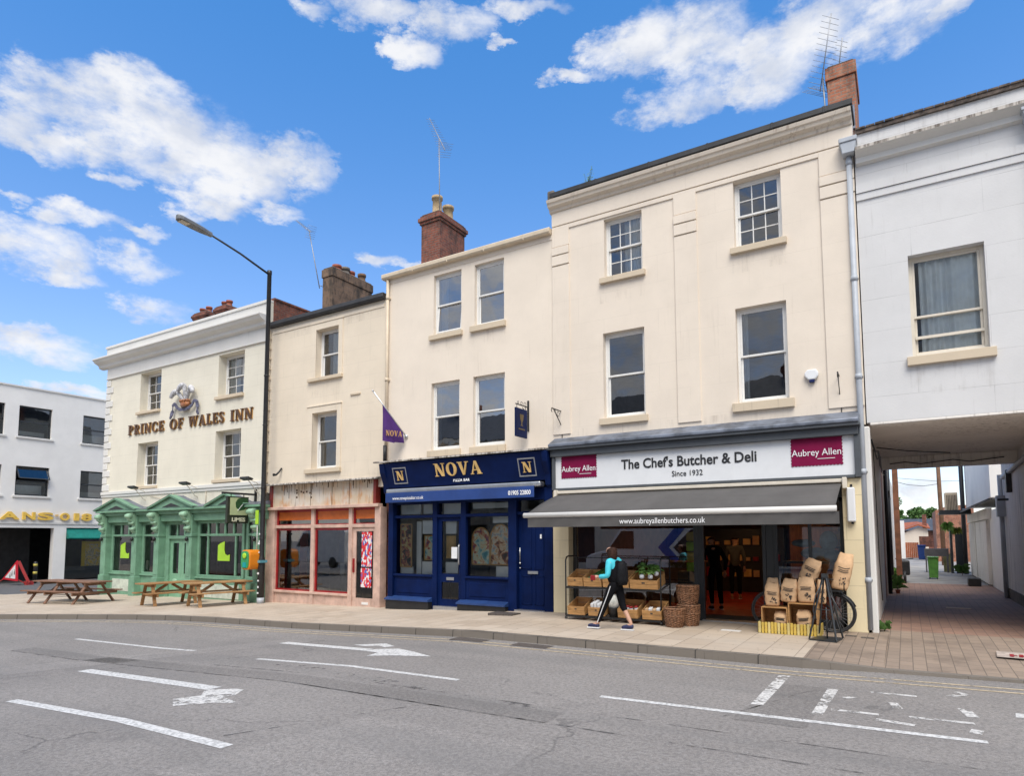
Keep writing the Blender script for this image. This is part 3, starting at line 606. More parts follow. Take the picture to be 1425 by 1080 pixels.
for i in range(5): x = 1.22 + i * .11; b.quad((x, 12.02, -.016), (x + .05, 12.02, -.016), (x + .07, 12.25, -.012), (x + .02, 12.25, -.012)); b.quad((x + .05, 12.1, -.0155), (x + .1, 12.1, -.0155), (x + .1, 12.16, -.0142), (x + .05, 12.16, -.0142))
struct(b.build('red_marking', M_red, recalc=False))
b = MB(); b.box(.75, 1.25, 19.0, 19.3, -.02, .004); struct(b.build('buff_slab', paint('buff_slab', (.5, .33, .2), .8, .2)))

# ------------------------------------------------------------------ building pieces
def sash(parent, x0, x1, z0, z1, dep=0.14, cols=1, rows=1, mat=None, y=F, curtain=None, sill=None, open_top=0.0, open_bot=0.0, split=0.5, bar=0.022, label=None, mirror=False, glass=None):
    """box sash window filling the opening x0..x1, z0..z1 set dep behind the wall face"""
    mat = mat or M_sashw
    fw = 0.055; yb = y + dep
    b = MB()
    b.box(x0, x0 + fw, yb, yb + .1, z0, z1); b.box(x1 - fw, x1, yb, yb + .1, z0, z1); b.box(x0 + fw, x1 - fw, yb, yb + .1, z1 - fw, z1); b.box(x0 + fw, x1 - fw, yb - .02, yb + .1, z0, z0 + fw * 1.2)
    zm = z0 + (z1 - z0) * split
    X0, X1, Z0, Z1 = x0 + fw, x1 - fw, z0 + fw * 1.2, z1 - fw
    st = 0.042
    win = None; panes = MB()
    for (a, c, ys, tilt) in ((zm - .02, Z1, yb + .012, open_top), (Z0, zm + .02, yb + .052, open_bot)):
        T = Matrix.Translation((0, ys, a)) @ Matrix.Rotation(tilt, 4, 'X') @ Matrix.Translation((0, 0, -a)) if tilt > 0 else (Matrix.Translation((0, ys, c)) @ Matrix.Rotation(tilt, 4, 'X') @ Matrix.Translation((0, 0, -c)) if tilt < 0 else Matrix.Translation((0, ys, 0)))
        b.M = T; panes.M = T @ Matrix.Translation(((X0 + X1) / 2, 0, (a + c) / 2)) @ Matrix.Rotation(random.uniform(-.006, .006), 4, 'Z') @ Matrix.Rotation(random.uniform(-.004, .004), 4, 'X') @ Matrix.Translation((-(X0 + X1) / 2, 0, -(a + c) / 2))
        b.box(X0, X0 + st, 0, .036, a, c); b.box(X1 - st, X1, 0, .036, a, c); b.box(X0 + st, X1 - st, 0, .036, a, a + st); b.box(X0 + st, X1 - st, 0, .036, c - st, c)
        for i in range(1, cols):
            xx = X0 + st + (X1 - X0 - 2 * st) * i / cols; b.box(xx - bar / 2, xx + bar / 2, .002, .03, a + st, c - st)
        for i in range(1, rows):
            zz = a + st + (c - a - 2 * st) * i / rows; b.box(X0 + st, X1 - st, .004, .028, zz - bar / 2, zz + bar / 2)
        panes.quad((X0 + st - .004, .018, a + st - .004), (X1 - st + .004, .018, a + st - .004), (X1 - st + .004, .018, c - st + .004), (X0 + st - .004, .018, c - st + .004))
        b.M = None; panes.M = None
    win = b.build('window', mat, parent, bevel=.004)
    if label: win['label'] = label
    panes.build('pane', glass or M_glass, win, recalc=False)
    if sill:
        s = MB(); sx0, sx1, sz0, sz1, sd = sill
        s.prism([(y - sd, sz0), (yb + .02, sz0), (yb + .02, sz1 + .02), (y - sd, sz1)], 'x', sx0, sx1)
        s.build('sill', M_sill if mat is not M_sashw or True else mat, win, bevel=.006)
    if curtain:
        for (c0, c1, ct) in curtain:
            c = MB(); n = 26; pts = []
            for i in range(n + 1):
                t = i / n; pts.append((x0 + (x1 - x0) * (c0 + (c1 - c0) * t), yb + .125 + .025 * math.sin(t * (c1 - c0) * 46) + .015 * math.sin(t * 17)))
            zt, zb_ = z1 - .02, z0 + (z1 - z0) * ct
            for p, q in zip(pts, pts[1:]): c.add([(p[0], p[1], zb_), (q[0], q[1], zb_), (q[0], q[1], zt), (p[0], p[1], zt)], [(0, 1, 2, 3)], 0, True)
            c.build('curtain', M_curtain, win, recalc=False)
    return win
def shell(parent, x0, x1, ztop, depth, mat, ridge=1.2, floors=((3.3, 6.2), (6.4, 8.9)), zr=None, wt=.35, y=F):
    """side walls, back, floors, roof and dim rooms behind the front wall"""
    zr = zr if zr is not None else ztop - .5
    b = MB(); b.box(x0, x0 + .2, y + wt, y + depth, -.6, zr); b.box(x1 - .2, x1, y + wt, y + depth, -.6, zr); b.box(x0 + .2, x1 - .2, y + depth - .2, y + depth, -.6, zr)
    b.build('side_wall', mat, parent)
    r = MB(); xm = (y + y + depth) / 2
    r.prism([(y + wt, zr), (y + depth + .15, zr - .05), (xm, zr + ridge)], 'x', x0 + .01, x1 - .01)
    r.build('roof', M_slate, parent)
    for z0, z1 in floors:
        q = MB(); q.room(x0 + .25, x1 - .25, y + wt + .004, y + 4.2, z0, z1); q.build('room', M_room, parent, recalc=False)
def cornice(b, prof, x0, x1, y=F, m=0):
    """profile points (forward, z) from bottom to top, extruded along the front"""
    b.prism([(y - p[0], p[1]) for p in prof] + [(y + .05, prof[-1][1]), (y + .05, prof[0][1])], 'x', x0, x1, m)
def stack(parent, x0, x1, y0, y1, z0, z1, mat, pots, potmat, cap=True):
    b = MB(); b.box(x0, x1, y0, y1, z0, z1 - .28)
    if cap:
        b.box(x0 - .04, x1 + .04, y0 - .04, y1 + .04, z1 - .28, z1 - .20); b.box(x0 - .08, x1 + .08, y0 - .08, y1 + .08, z1 - .20, z1 - .08); b.box(x0 - .03, x1 + .03, y0 - .03, y1 + .03, z1 - .08, z1)
    else: b.box(x0 - .03, x1 + .03, y0 - .03, y1 + .03, z1 - .28, z1)
    o = b.build('chimney', mat, parent, bevel=.01)
    f = MB(); f.box(x0, x1, y0, y1, z1, z1 + .06); f.build('flaunching', M_mortar, o, bevel=.03)
    for px, py, h, r, pm in pots:
        p = MB(); p.lathe([(r * 1.1, 0), (r * 1.1, .06), (r, .08), (r * .92, h - .1), (r * 1.15, h - .09), (r * 1.15, h), (r * .8, h), (r * .75, h - .3)], 14, (px, py, z1 + .05), caps=False)
        p.build('chimney_pot', pm, o)
    return o
def aerial(label, foot, top, boom0, boom1, n=12, elem=.26, eax=(0, 1, 0), group=None, dish=False):
    """pole with a yagi: boom from boom0 to boom1, cross rods along eax"""
    t = thing('television_aerial', label, 'aerial', foot, group=group)
    p = MB(); p.tube([foot, top], .016, 6); p.tube([Vector(foot) + Vector((0, 0, .1)), Vector(foot) + Vector((.0, .22, .1))], .012, 5); p.build('mast', M_aerial, t)
    a = MB(); a.tube([boom0, boom1], .012, 6); B0, B1 = Vector(boom0), Vector(boom1); e = Vector(eax).normalized()
    for i in range(n):
        q = B0 + (B1 - B0) * (i + .3) / n; L = elem * (1 - .4 * i / n); a.tube([q - e * L, q + e * L], .005, 4)
    up = (B1 - B0).normalized().cross(e)
    for s in (-1, 1):
        for k in range(3): q = B0 + up * (.06 + .07 * k) * s; a.tube([q - e * elem, q + e * elem], .005, 4)
    a.build('antenna', M_aerial, t)
    return t

# ================================================================== BUTCHER'S HOUSE
BX0, BX1 = -7.14, -0.56
bt = thing('butcher_house', 'tall pale cream house with twelve pane windows above the butcher and deli shop', 'shop building', (-3.85, F, 0))
W1 = (-5.77, -4.84, 7.80, 9.22); W2 = (-2.82, -1.88, 7.80, 9.25); W3 = (-5.83, -4.83, 4.48, 6.48); W4 = (-2.85, -1.86, 4.50, 6.50)
b = MB(); b.wall(BX0, BX1, 3.85, 9.98, F, F + .35, [W1, W2, W3, W4])
# pilasters: shallow raised strips with incised caps
for a, c in ((BX0 + .0, -6.68), (-4.10, -3.60), (-1.17, BX1)):
    b.box(a, c, F - .03, F + .01, 4.2, 8.36); b.box(a, c, F - .045, F + .01, 8.38, 8.62); b.box(a, c, F - .055, F + .01, 8.64, 8.83); b.box(a, c, F - .03, F + .01, 8.85, 9.36)
b.box(BX0, BX1, F - .035, F + .01, 9.38, 9.72)
for a, c in ((-6.68, -4.10), (-3.60, -1.17)): b.box(a, c, F - .028, F + .01, 9.26, 9.36)
bw = b.build('wall', M_cream, bt, bevel=.006)
b = MB(); cornice(b, [(.02, 9.72), (.07, 9.74), (.08, 9.80), (.17, 9.84), (.19, 9.90), (.22, 9.92), (.24, 9.99)], BX0 - .04, BX1 - .0)
b.build('cornice', stucco('cornice_cream', (0.66, 0.58, 0.48), lines=(.7, 5, .5), stain=.5, stainc=(.24, .15, .10), th=(.52, .68), rg=(.40, .6)), bt)
b = MB(); b.box(BX0 + .05, BX1 + .03, F - .20, F + .5, 9.99, 10.13); b.box(BX0 + .05, BX1 + .03, F - .23, F - .15, 10.03, 10.15)
for x in (-5.9, -4.6, -3.3, -2.0, -1.05): b.box(x, x + .05, F - .236, F - .15, 10.02, 10.158)
b.build('roof_edge', M_bitumen, bt, bevel=.01)
b = MB(); b.box(BX0 - .02, BX0 + .16, F - .22, F + .4, 10.0, 10.22); b.build('coping_block', M_mortar, bt, bevel=.02)
shell(bt, BX0, BX1, 10.0, 8.9, M_orangebrick, ridge=.9, zr=9.9)
SI = lambda a, c, z: (a, c, z, z + .13, .09)
sash(bt, *W1, cols=3, rows=2, sill=(-5.87, -4.77, 7.66, 7.79, .09), curtain=[(.45, 1.0, 0)], mat=M_sashw)
sash(bt, *W2, cols=3, rows=2, sill=(-2.90, -1.80, 7.66, 7.79, .09), mat=M_sashw)
sash(bt, *W3, sill=(-5.92, -4.77, 4.32, 4.47, .08), curtain=[(0, .10, 0)])
sash(bt, *W4, sill=(-2.95, -1.77, 4.31, 4.49, .08), curtain=[(0, .2, 0)])
stack(bt, -1.02, -.5, 14.45, 15.6, 9.6, 11.62, M_orangebrick, [], None, cap=False)
b = MB(); b.box(-.86, -.53, 14.36, 14.45, 10.1, 10.6); b.build('chimney_flashing', M_lead, bt)
# shopfront: lead flat, fascia, sign board, pilasters
b = MB(); b.prism([(F - .36, 3.86), (F + .02, 3.86), (F + .02, 4.10), (F - .02, 4.11), (F - .36, 3.93)], 'x', -7.12, -.66); b.build('lead_flat', M_lead, bt, bevel=.015)
b = MB(); b.box(-7.17, -.64, F - .33, F + .1, 3.80, 3.86); b.box(-7.12, -.68, F - .24, F + .1, 3.64, 3.80); b.box(-7.10, -7.03, F - .2, F + .1, 2.85, 3.64); b.box(-.76, -.66, F - .2, F + .1, 2.85, 3.64)
b.box(-7.03, -.76, F - .17, F + .1, 2.84, 2.90)
b.build('fascia', M_greyshop, bt, bevel=.008)
b = MB(); b.box(-7.03, -.76, F - .13, F + .1, 2.90, 3.64); sb = b.build('sign_board', M_signwhite, bt)
ys = F - .137
text("The Chef's Butcher & Deli", .30, M_ink, sb, -3.93, ys, 3.265, off_=.006, sx=.90)
text('Since 1932', .165, M_ink, sb, -3.90, ys, 3.045, sx=.92)
def stamp(x0, x1, z0, z1, base_x, base_z, sz):
    b = MB(); pts = []; nx, nz = 15, 9
    per = [(x0 + (x1 - x0) * i / (nx * 2), z0) for i in range(nx * 2)] + [(x1, z0 + (z1 - z0) * i / (nz * 2)) for i in range(nz * 2)] + [(x1, z1), (x0, z1)] + [(x0, z1 - (z1 - z0) * i / (nz * 2)) for i in range(1, nz * 2)]
    out = []
    for i, (x, z) in enumerate(per):
        k = .016 if i % 2 == 0 else 0
        if z >= z1 - 1e-6: out.append((x, z)); continue
        if z <= z0 + 1e-6: out.append((x, z + k))
        elif x >= x1 - 1e-6: out.append((x - k, z))
        else: out.append((x + k, z))
    b.prism(out, 'y', F - .142, F - .12); o = b.build('plum_panel', M_plum, sb, bevel=0)
    text('Aubrey Allen', sz, M_whitel, o, (x0 + x1) / 2, F - .148, base_z, sx=.88, ext=.003)
    u = MB(); u.box(x0 + (x1 - x0) * .52, x0 + (x1 - x0) * .85, F - .150, F - .141, base_z - .07, base_z - .06); u.build('underline', M_whitel, o)
stamp(-6.88, -5.97, 3.12, 3.65, 0, 3.28, .185); stamp(-1.86, -.95, 3.10, 3.66, 0, 3.30, .185)
for a, c in ((-7.13, -6.72), (-1.0, -.66)): b = MB(); b.box(a, c, F - .10, F + .3, -.02, 2.84); b.build('pilaster', M_tilecream, bt, bevel=.01)
b = MB(); b.box(-6.72, -1.0, F - .02, F + .12, 2.50, 2.84); b.build('head_panel', M_frame, bt)
# window frames and doors set back
b = MB()
for x in (-6.68, -3.84, -3.70, -2.46, -2.24, -1.04): b.box(x - .035, x + .035, F + .12, F + .20, 0, 2.5)
b.box(-6.68, -1.0, F + .12, F + .20, 2.42, 2.52); b.box(-6.68, -3.84, F + .12, F + .2, -.02, .16); b.box(-2.46, -1.0, F + .12, F + .2, -.02, .16)
b.box(-3.84, -3.70, F + .13, F + .19, 0, 2.45); b.box(-2.42, -2.24, F + .13, F + .19, 0, 2.45); b.box(-2.24, -1.6, F + .13, F + .19, 2.05, 2.10); b.box(-1.64, -1.58, F + .12, F + .2, .1, 2.45)
b.build('shop_frame', M_frame, bt, bevel=.005)
b = MB(); b.quad((-6.65, F + .16, .14), (-3.87, F + .16, .14), (-3.87, F + .16, 2.45), (-6.65, F + .16, 2.45)); b.build('shop_window', M_butcherglass, bt, recalc=False)
b = MB(); b.quad((-2.21, F + .16, .14), (-1.06, F + .16, .14), (-1.06, F + .16, 2.45), (-2.21, F + .16, 2.45)); b.build('shop_window', M_butcherglass, bt, recalc=False)
b = MB(); b.box(-3.7, -2.46, F + .02, F + .3, -.02, .03); b.build('threshold', M_alu, bt)
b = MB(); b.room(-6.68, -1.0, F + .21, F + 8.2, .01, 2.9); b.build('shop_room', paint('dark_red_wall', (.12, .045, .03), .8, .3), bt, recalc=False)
# inside: floor mat, counter, shelves, hanging lamps
M_matred = paint('red_floor', (0.42, 0.03, 0.012), .35, .3, 2.0)
b = MB(); b.box(-6.3, -1.1, F + 1.2, F + 7.9, .012, .02); b.build('shop_floor', M_matred, bt)
b = MB(); b.box(-3.8, -2.4, F + .3, F + 1.15, .012, .022); b.build('door_mat', M_dark, bt)
b = MB(); b.box(-6.5, -4.7, F + 3.4, F + 4.2, .0, 1.05); b.box(-6.5, -4.65, F + 3.35, F + 4.2, 1.05, 1.1); b.build('counter', wood('dark_oak', (.16, .07, .03)), bt, bevel=.01)
b = MB()
for z in (.5, 1.0, 1.5, 2.0):
    b.box(-1.5, -1.1, F + 2, F + 7.5, z, z + .03)
    for k in range(20):
        y = F + 2.1 + k * .26; b.box(-1.45, -1.25, y, y + random.uniform(.08, .2), z + .03, z + random.uniform(.15, .38), random.choice([1, 2, 3]))
b.build('shelving', [M_frame, M_red, M_gold, M_paper], bt)
b = MB(); b.box(-3.0, -1.7, F + 7.3, F + 7.4, .02, 2.88)
for i in range(6): b.box(-3.0 + i * .22, -2.99 + i * .22, F + 7.28, F + 7.3, .02, 2.88)
b.build('added_timber_partition', wood('warm_panelling', (.34, .15, .055), (9, 9, 1)), bt)  # partition added; its warm wood colour brightens the back of the shop
b = MB(); b.box(-5.9, -3.2, F + 7.6, F + 7.9, .02, 2.0)
for i in range(26): x = -5.85 + (i % 9) * .29; z = .5 + (i // 9) * .5; b.box(x, x + random.uniform(.12, .24), F + 7.5, F + 7.6, z, z + random.uniform(.1, .3), random.choice([1, 2, 3]))
b.build('meat_display', [M_frame, M_red, M_gold, M_paper], bt)
M_bulb = emis('warm_lamp', (1.0, 0.50, 0.18), 46.0)
for x, y, z in ((-5.4, F + 3.6, 2.3), (-4.4, F + 3.2, 2.35), (-3.4, F + 4.6, 2.35), (-2.6, F + 6.2, 2.35), (-4.6, F + 6.0, 2.3), (-2.1, F + 3.2, 2.4)):
    q = MB(); q.lathe([(.02, .22), (.06, .20), (.13, .02), (.14, 0)], 14, (x, y, z), caps=False); q.tube([(x, y, z + .2), (x, y, 2.88)], .008, 5)
    o = q.build('pendant_lamp', M_black, bt); q = MB(); q.ball((x, y, z + .05), .055, n=10, k=6); q.build('bulb', M_bulb, o)
# roller awning
b = MB(); b.box(-7.0, -.92, F - .22, F - .08, 2.76, 2.83); b.box(-7.02, -6.95, F - .27, F - .07, 2.64, 2.85); b.box(-.98, -.9, F - .27, F - .07, 2.64, 2.85); b.build('awning_case', M_sashc, bt, bevel=.01)
aw = thing('shop_awning', "grey cloth awning with pale front bar rolled out below the butcher's white sign", 'awning', (-3.95, F - .15, 2.7))
b = MB(); n = 24; prof = [(F - .16, 2.745), (F - .6, 2.63), (F - 1.1, 2.47), (F - 1.70, 2.235)]
vs = []; fs = []
for i in range(n + 1):
    x = -6.93 + 5.94 * i / n
    for j, (y, z) in enumerate(prof): vs.append((x, y, z - .012 * math.sin(i * .9) * (j / 3) * (1 - j / 3.2) * 3))
for i in range(n):
    for j in range(3): k = i * 4 + j; fs.append((k, k + 4, k + 5, k + 1))
b.add(vs, fs, 0, True); o = b.build('canopy', M_awning, aw, recalc=False); sm = o.modifiers.new('thick', 'SOLIDIFY'); sm.thickness = .006
b = MB(); b.tube([(-6.96, F - 1.74, 2.215), (-.965, F - 1.74, 2.215)], .055, 10); b.build('front_bar', M_trimw, aw)
b = MB(); vs = []; fs = []; n = 60
for i in range(n + 1):
    x = -6.86 + 5.93 * i / n
    for j in range(4): vs.append((x, F - 1.755 + .012 * math.sin(i * 1.1 + j) * j / 3 + .006 * math.sin(i * 2.7), 2.165 - .068 * j))
for i in range(n):
    for j in range(3): k = i * 4 + j; fs.append((k, k + 4, k + 5, k + 1))
b.add(vs, fs, 0, True); o = b.build('valance', M_awning, aw, recalc=False)
text('www.aubreyallenbutchers.co.uk', .155, M_whitel, o, -3.95, F - 1.775, 2.01, sx=.83, ext=.001)
b = MB()
for x in (-6.4, -1.5): b.bar((x, F - .12, 2.6), (x + (.9 if x < -4 else -.9), F - .95, 2.42), .04, .05); b.bar((x + (.9 if x < -4 else -.9), F - .95, 2.42), (x, F - 1.70, 2.2), .04, .05)
b.build('folding_arm', M_sashw, aw)
# small wall fittings
t = thing('alarm_box', 'white burglar alarm box with dark base on the tall cream house', 'alarm', (-1.44, F, 4.9))
b = MB(); b.prism([(-1.57, 4.93), (-1.56, 4.87), (-1.50, 4.80), (-1.38, 4.80), (-1.325, 4.87), (-1.32, 4.93), (-1.36, 5.0), (-1.52, 5.0)], 'y', F - .08, F); b.build('cover', M_signwhite, t, bevel=.02, seg=2)
b = MB(); b.box(-1.49, -1.39, F - .075, F, 4.745, 4.80); b.build('lamp', paint('blue_lens', (.01, .02, .10), .2), t, bevel=.01)
def bracket(label, x, z, L, h, scroll=True):
    t = thing('wall_bracket', label, 'bracket', (x, F, z))
    b = MB(); b.box(x - .012, x + .012, F - .02, F + .0, z - h, z + .05); b.bar((x, F, z), (x, F - L, z - .0), .02, .022); b.bar((x, F - .01, z - h * .9), (x, F - L * .8, z - .01), .015, .018)
    if scroll:
        b.tube([(x, F - L * .35 + .06 * math.cos(a), z - .09 + .06 * math.sin(a)) for a in [i * .6 for i in range(11)]], .007, 5)
        b.tube([(x, F - L * .65 + .035 * math.cos(a), z - .05 + .035 * math.sin(a)) for a in [i * .6 for i in range(11)]], .006, 5)
    b.tube([(x, F - L, z), (x, F - L - .02, z - .06), (x, F - L + .02, z - .09)], .01, 5); b.tube([(x + .02, F - .015, z - h), (x + .02, F - .015, 4.1)], .008, 5)
    return b.build('ironwork', M_black, t)
bracket('black wrought iron bracket on the left edge of the cream house above the lead flat', -6.93, 4.76, .5, .38)
bracket('slim black iron bracket beside the grey downpipe above the plum sign panel', -.97, 4.82, .35, .42, False)
t = thing('outdoor_light', 'white box lamp on the cream tiled pilaster at the end of the grey awning', 'wall lamp', (-.83, F - .1, 2.4))
b = MB(); b.box(-.92, -.78, F - .22, F - .10, 2.02, 2.66); b.build('housing', M_signwhite, t, bevel=.02); b = MB(); b.box(-.86, -.82, F - .17, F - .12, 2.66, 2.72); b.box(-.86, -.82, F - .17, F - .12, 1.98, 2.02); b.build('clip', M_black, t)
def downpipe(name, label, x, z0, z1, mat, y=F, r=.05, hopper=True, joints=(), cat='downpipe'):
    t = thing(name, label, cat, (x, y, z0))
    b = MB(); b.tube([(x, y - .07, z0), (x, y - .07, z1)], r, 12)
    for z in joints: b.lathe([(r * 1.2, 0), (r * 1.2, .10)], 12, (x, y - .07, z)); b.box(x - .07, x + .07, y - .03, y, z + .02, z + .06)
    b.build('pipe', mat, t)
    if hopper:
        b = MB(); b.prism([(x - .14, z1 + .04), (x - .10, z1 - .18), (x + .10, z1 - .18), (x + .14, z1 + .04)], 'y', y - .24, y - .01); b.box(x - .155, x + .155, y - .26, y - .01, z1 + .04, z1 + .13); b.build('hopper', mat, t, bevel=.01)
    return t
downpipe('drain_pipe', 'pale grey drainpipe with a hopper head between the cream house and the white archway house', -.635, .05, 9.25, M_pipe, joints=(.9, 2.9, 4.7, 6.6, 8.9))
for k, (x, z) in enumerate(((-6.15, 10.13),)):
    t = thing('gutter_weed', 'small green weed growing out of the black roof edge', 'weed', (x, F - .1, z)); b = MB(); s = MB()
    for i in range(9):
        a = random.uniform(0, 6.28); h = random.uniform(.15, .42); e = Vector((x + math.cos(a) * h * .5, F - .1 + math.sin(a) * .12, z + h)); s.tube([(x, F - .1, z - .02), e], .004, 4)
        for j in range(7):
            q = Vector((x, F - .1, z)).lerp(e, random.uniform(.3, 1)) + Vector((random.uniform(-.05, .05), random.uniform(-.05, .05), random.uniform(-.03, .03))); d = random.uniform(.015, .035)
            b.quad(q, q + Vector((d, 0, d)), q + Vector((d * .5, d, d * 1.6)), q + Vector((-d * .6, d * .4, d)))
    s.build('stem', M_leaf2, t); b.build('leaves', M_leaf, t, recalc=False)
aerial('tall television aerial with long tilted boom on the chimney above the butcher', (-1.06, 14.5, 10.3), (-1.10, 14.5, 11.5), (-1.16, 14.5, 11.2), (-.86, 14.1, 12.55), 14, .30, (.75, .66, -.1), 'television aerials')
aerial('smaller television aerial just behind the chimney above the butcher', (-.8, 14.9, 11.6), (-.8, 14.9, 11.75), (-.86, 14.9, 11.55), (-.70, 14.6, 12.3), 9, .2, (.75, .66, -.1), 'television aerials')

# ================================================================== ARCHWAY HOUSE
ar = thing('archway_house', 'white rendered house on the right spanning a covered passage', 'building', (2.5, F, 0))
AX0, AX1, PX = -.54, 9.0, 2.42
W15 = (.24, 1.38, 5.02, 6.91)
b = MB(); b.wall(AX0, AX1, 3.87, 9.50, F, F + .4, [W15, (3.6, 4.75, 5.02, 6.91), (6.6, 7.75, 5.02, 6.91)])
b.box(AX0, AX1, F - .03, F + .01, 8.17, 8.30); b.box(AX0, AX1, F - .05, F + .01, 8.31, 8.46)
b.build('wall', M_white, ar)
b = MB(); cornice(b, [(.02, 8.86), (.10, 8.88), (.10, 8.98), (.20, 9.04), (.28, 9.06)], AX0 + .02, AX1); b.build('cornice', M_trimw, ar)
b = MB(); b.box(AX0 + .02, AX1, F - .22, F + .02, 9.06, 9.15); b.build('cornice_top', M_dirty, ar)
def film(name, col, lo, hi, strength):
    m = bpy.data.materials.new(name); m.use_nodes = True; nt = m.node_tree; nt.nodes.clear(); n = NT(nt)
    p = n.n('ShaderNodeBsdfPrincipled'); t = n.n('ShaderNodeBsdfTransparent'); mx = n.n('ShaderNodeMixShader'); o = n.n('ShaderNodeOutputMaterial')
    co = n.n('ShaderNodeTexCoord').outputs['Object']; f = n.m('ADD', n.m('MULTIPLY', n.noise(n.map(co, (7, 7, .5)), 2.4, 6.0, .7), .6), n.m('MULTIPLY', n.noise(co, 3.0, 5.0), .4))
    p.inputs['Base Color'].default_value = c4(col); p.inputs['Roughness'].default_value = .85
    n.put(mx.inputs[0], n.m('MULTIPLY', n.ss(f, lo, hi), strength)); nt.links.new(t.outputs[0], mx.inputs[1]); nt.links.new(p.outputs[0], mx.inputs[2]); nt.links.new(mx.outputs[0], o.inputs[0])
    return m
M_film = film('rain_streaks', (.22, .16, .11), .48, .70, .16)
def streaks(parent, rects, y=F):
    for a, c, z0, z1 in rects:
        q = MB(); q.quad((a, y - .0015, z0), (c, y - .0015, z0), (c, y - .0015, z1), (a, y - .0015, z1)); q.build('rain_stain', M_film, parent, recalc=False)
streaks(bt, [(-6.66, -4.12, 4.12, 4.30), (-3.58, -1.2, 4.12, 4.30), (-5.9, -4.8, 7.2, 7.65), (-2.88, -1.82, 7.25, 7.64)])
streaks(ar, [(.18, 1.44, 4.3, 4.83), (-.5, 8.9, 9.2, 9.5)])
b = MB(); b.box(AX0 + .02, AX1, F - .05, F + .3, 9.50, 9.58)
for i in range(60):
    x = AX0 + .05 + i * .158; b.box(x, x + .15, F - .065 - random.uniform(0, .008), F + .2, 9.575, 9.605 + random.uniform(0, .006))
b.build('coping', paint('tile_coping', (.10, .075, .06), .8, .7, 9, .4, dirt=.7), ar)
sash(ar, *W15, dep=.16, split=.40, sill=(.15, 1.46, 4.84, 5.0, .09), curtain=[(.14, .5, 0), (.48, 1.0, 0)], mat=M_sashc, cols=1, glass=M_glassclear)
b = MB(); b.box(.30, 1.33, F + .15, F + .19, 5.36, 5.41); b.build('ventilator_bar', M_sashc, ar)
for wx in (3.6, 6.6): sash(ar, wx, wx + 1.15, 5.02, 6.91, dep=.16, split=.4, sill=(wx - .09, wx + 1.23, 4.84, 5.0, .09), mat=M_sashc)
b = MB(); b.box(AX0, AX0 + .2, F + .4, F + 6.6, 4.25, 9.3); b.box(AX1 - .2, AX1, F + .4, F + 6.6, 4.25, 9.3); b.box(AX0 + .2, AX1 - .2, F + 6.4, F + 6.6, 4.25, 9.3); b.build('side_wall', M_white, ar)
b = MB(); b.prism([(F + .4, 9.3), (F + 6.75, 9.25), (F + 3.5, 10.0)], 'x', AX0 + .01, AX1 - .01); b.build('roof', M_slate, ar)
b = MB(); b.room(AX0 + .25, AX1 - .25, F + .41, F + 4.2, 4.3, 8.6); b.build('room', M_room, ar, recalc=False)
b = MB(); b.box(AX0 + .002, PX + .1, F + .402, F + 6.6, 3.87, 4.249); b.build('soffit', M_passage, ar)
for q in ((AX0 + .05, PX, F + 6.3, F + 6.6, 3.56, 3.868), (AX0 + .05, PX - .003, F - .003, F + .38, 3.82, 3.869)): b = MB(); b.box(*q); b.build('beam', M_passage, ar, bevel=.01)
b = MB(); b.box(AX0 - .02, AX0 + .0, F + .35, F + 6.6, -.02, 3.87); b.build('passage_wall_left', M_passage, ar)
b = MB(); b.box(PX, AX1, F + .002, F + .4, -.2, 3.868); b.box(PX, PX + .3, F + .4, F + 9.6, -.2, 3.868); b.build('passage_wall', M_passage, ar)
b = MB(); b.box(PX - .03, PX + .01, F + .2, F + 9.6, 0, .28); b.build('plinth', paint('damp_plinth', (.13, .11, .09), .9, .3, 4, .3), ar)
b = MB(); b.prism([(-.62, F - .03), (-.50, F - .03), (-.50, F + .3), (-.58, F + .3)], 'z', -.02, 3.8); b.build('corner_post', M_trimw, ar, bevel=.02)
b = MB()
b.tube([(PX - .05, F + .2, 3.7), (PX - .05, F + 6.0, 3.5), (PX - .05, F + 9.0, 3.4)], .06, 8); b.tube([(PX - .08, F + 9.3, 3.5), (PX - .08, F + 9.3, 0)], .06, 8); b.box(PX - .2, PX, F + 9.1, F + 9.4, 2.3, 2.9)
b.build('waste_pipe', M_pipe, ar)
b = MB()
pts = [(-.5, F + .4, 3.6), (-.48, F + 1.5, 3.5), (-.45, F + 2.6, 3.62), (-.47, F + 4, 3.45), (-.47, F + 6.2, 3.5)]
b.tube(pts, .018, 5); b.tube([(p[0] + .03, p[1], p[2] - .12 - .05 * (i % 2)) for i, p in enumerate(pts)], .012, 5)
b.tube([(-.3 + .35 * i, F + 6.26, 3.68 + .04 * math.sin(i * 2.1)) for i in range(8)], .012, 5); b.tube([(-.5, F + 1.2, 3.5), (-.49, F + 1.2, 2.4), (-.485, F + 1.3, 1.3), (-.49, F + 1.8, .8), (-.49, F + 2.2, .4)], .01, 5)
b.tube([(-.5, F + 3.4, 3.8), (-.2, F + 3.9, 3.8), (.1, F + 4.6, 3.82), (1.0, F + 5.4, 3.8)], .014, 5)
b.build('cable', M_black, ar)
b = MB(); b.box(PX - .12, PX, F + 7.6, F + 7.8, 2.9, 3.5); b.box(PX - .25, PX, F + 8.4, F + 8.45, 2.72, 2.78); b.build('junction_box', M_black, ar, bevel=.01)
b = MB(); b.prism([(1.99, 8.95), (2.04, 8.72), (2.26, 8.72), (2.3, 8.95)], 'y', F - .26, F - .02); b.box(1.97, 2.32, F - .28, F - .02, 8.95, 9.0); b.tube([(2.15, F - .1, 8.75), (2.15, F - .1, 4)], .05, 10); b.build('rain_hopper', M_pipe, ar)

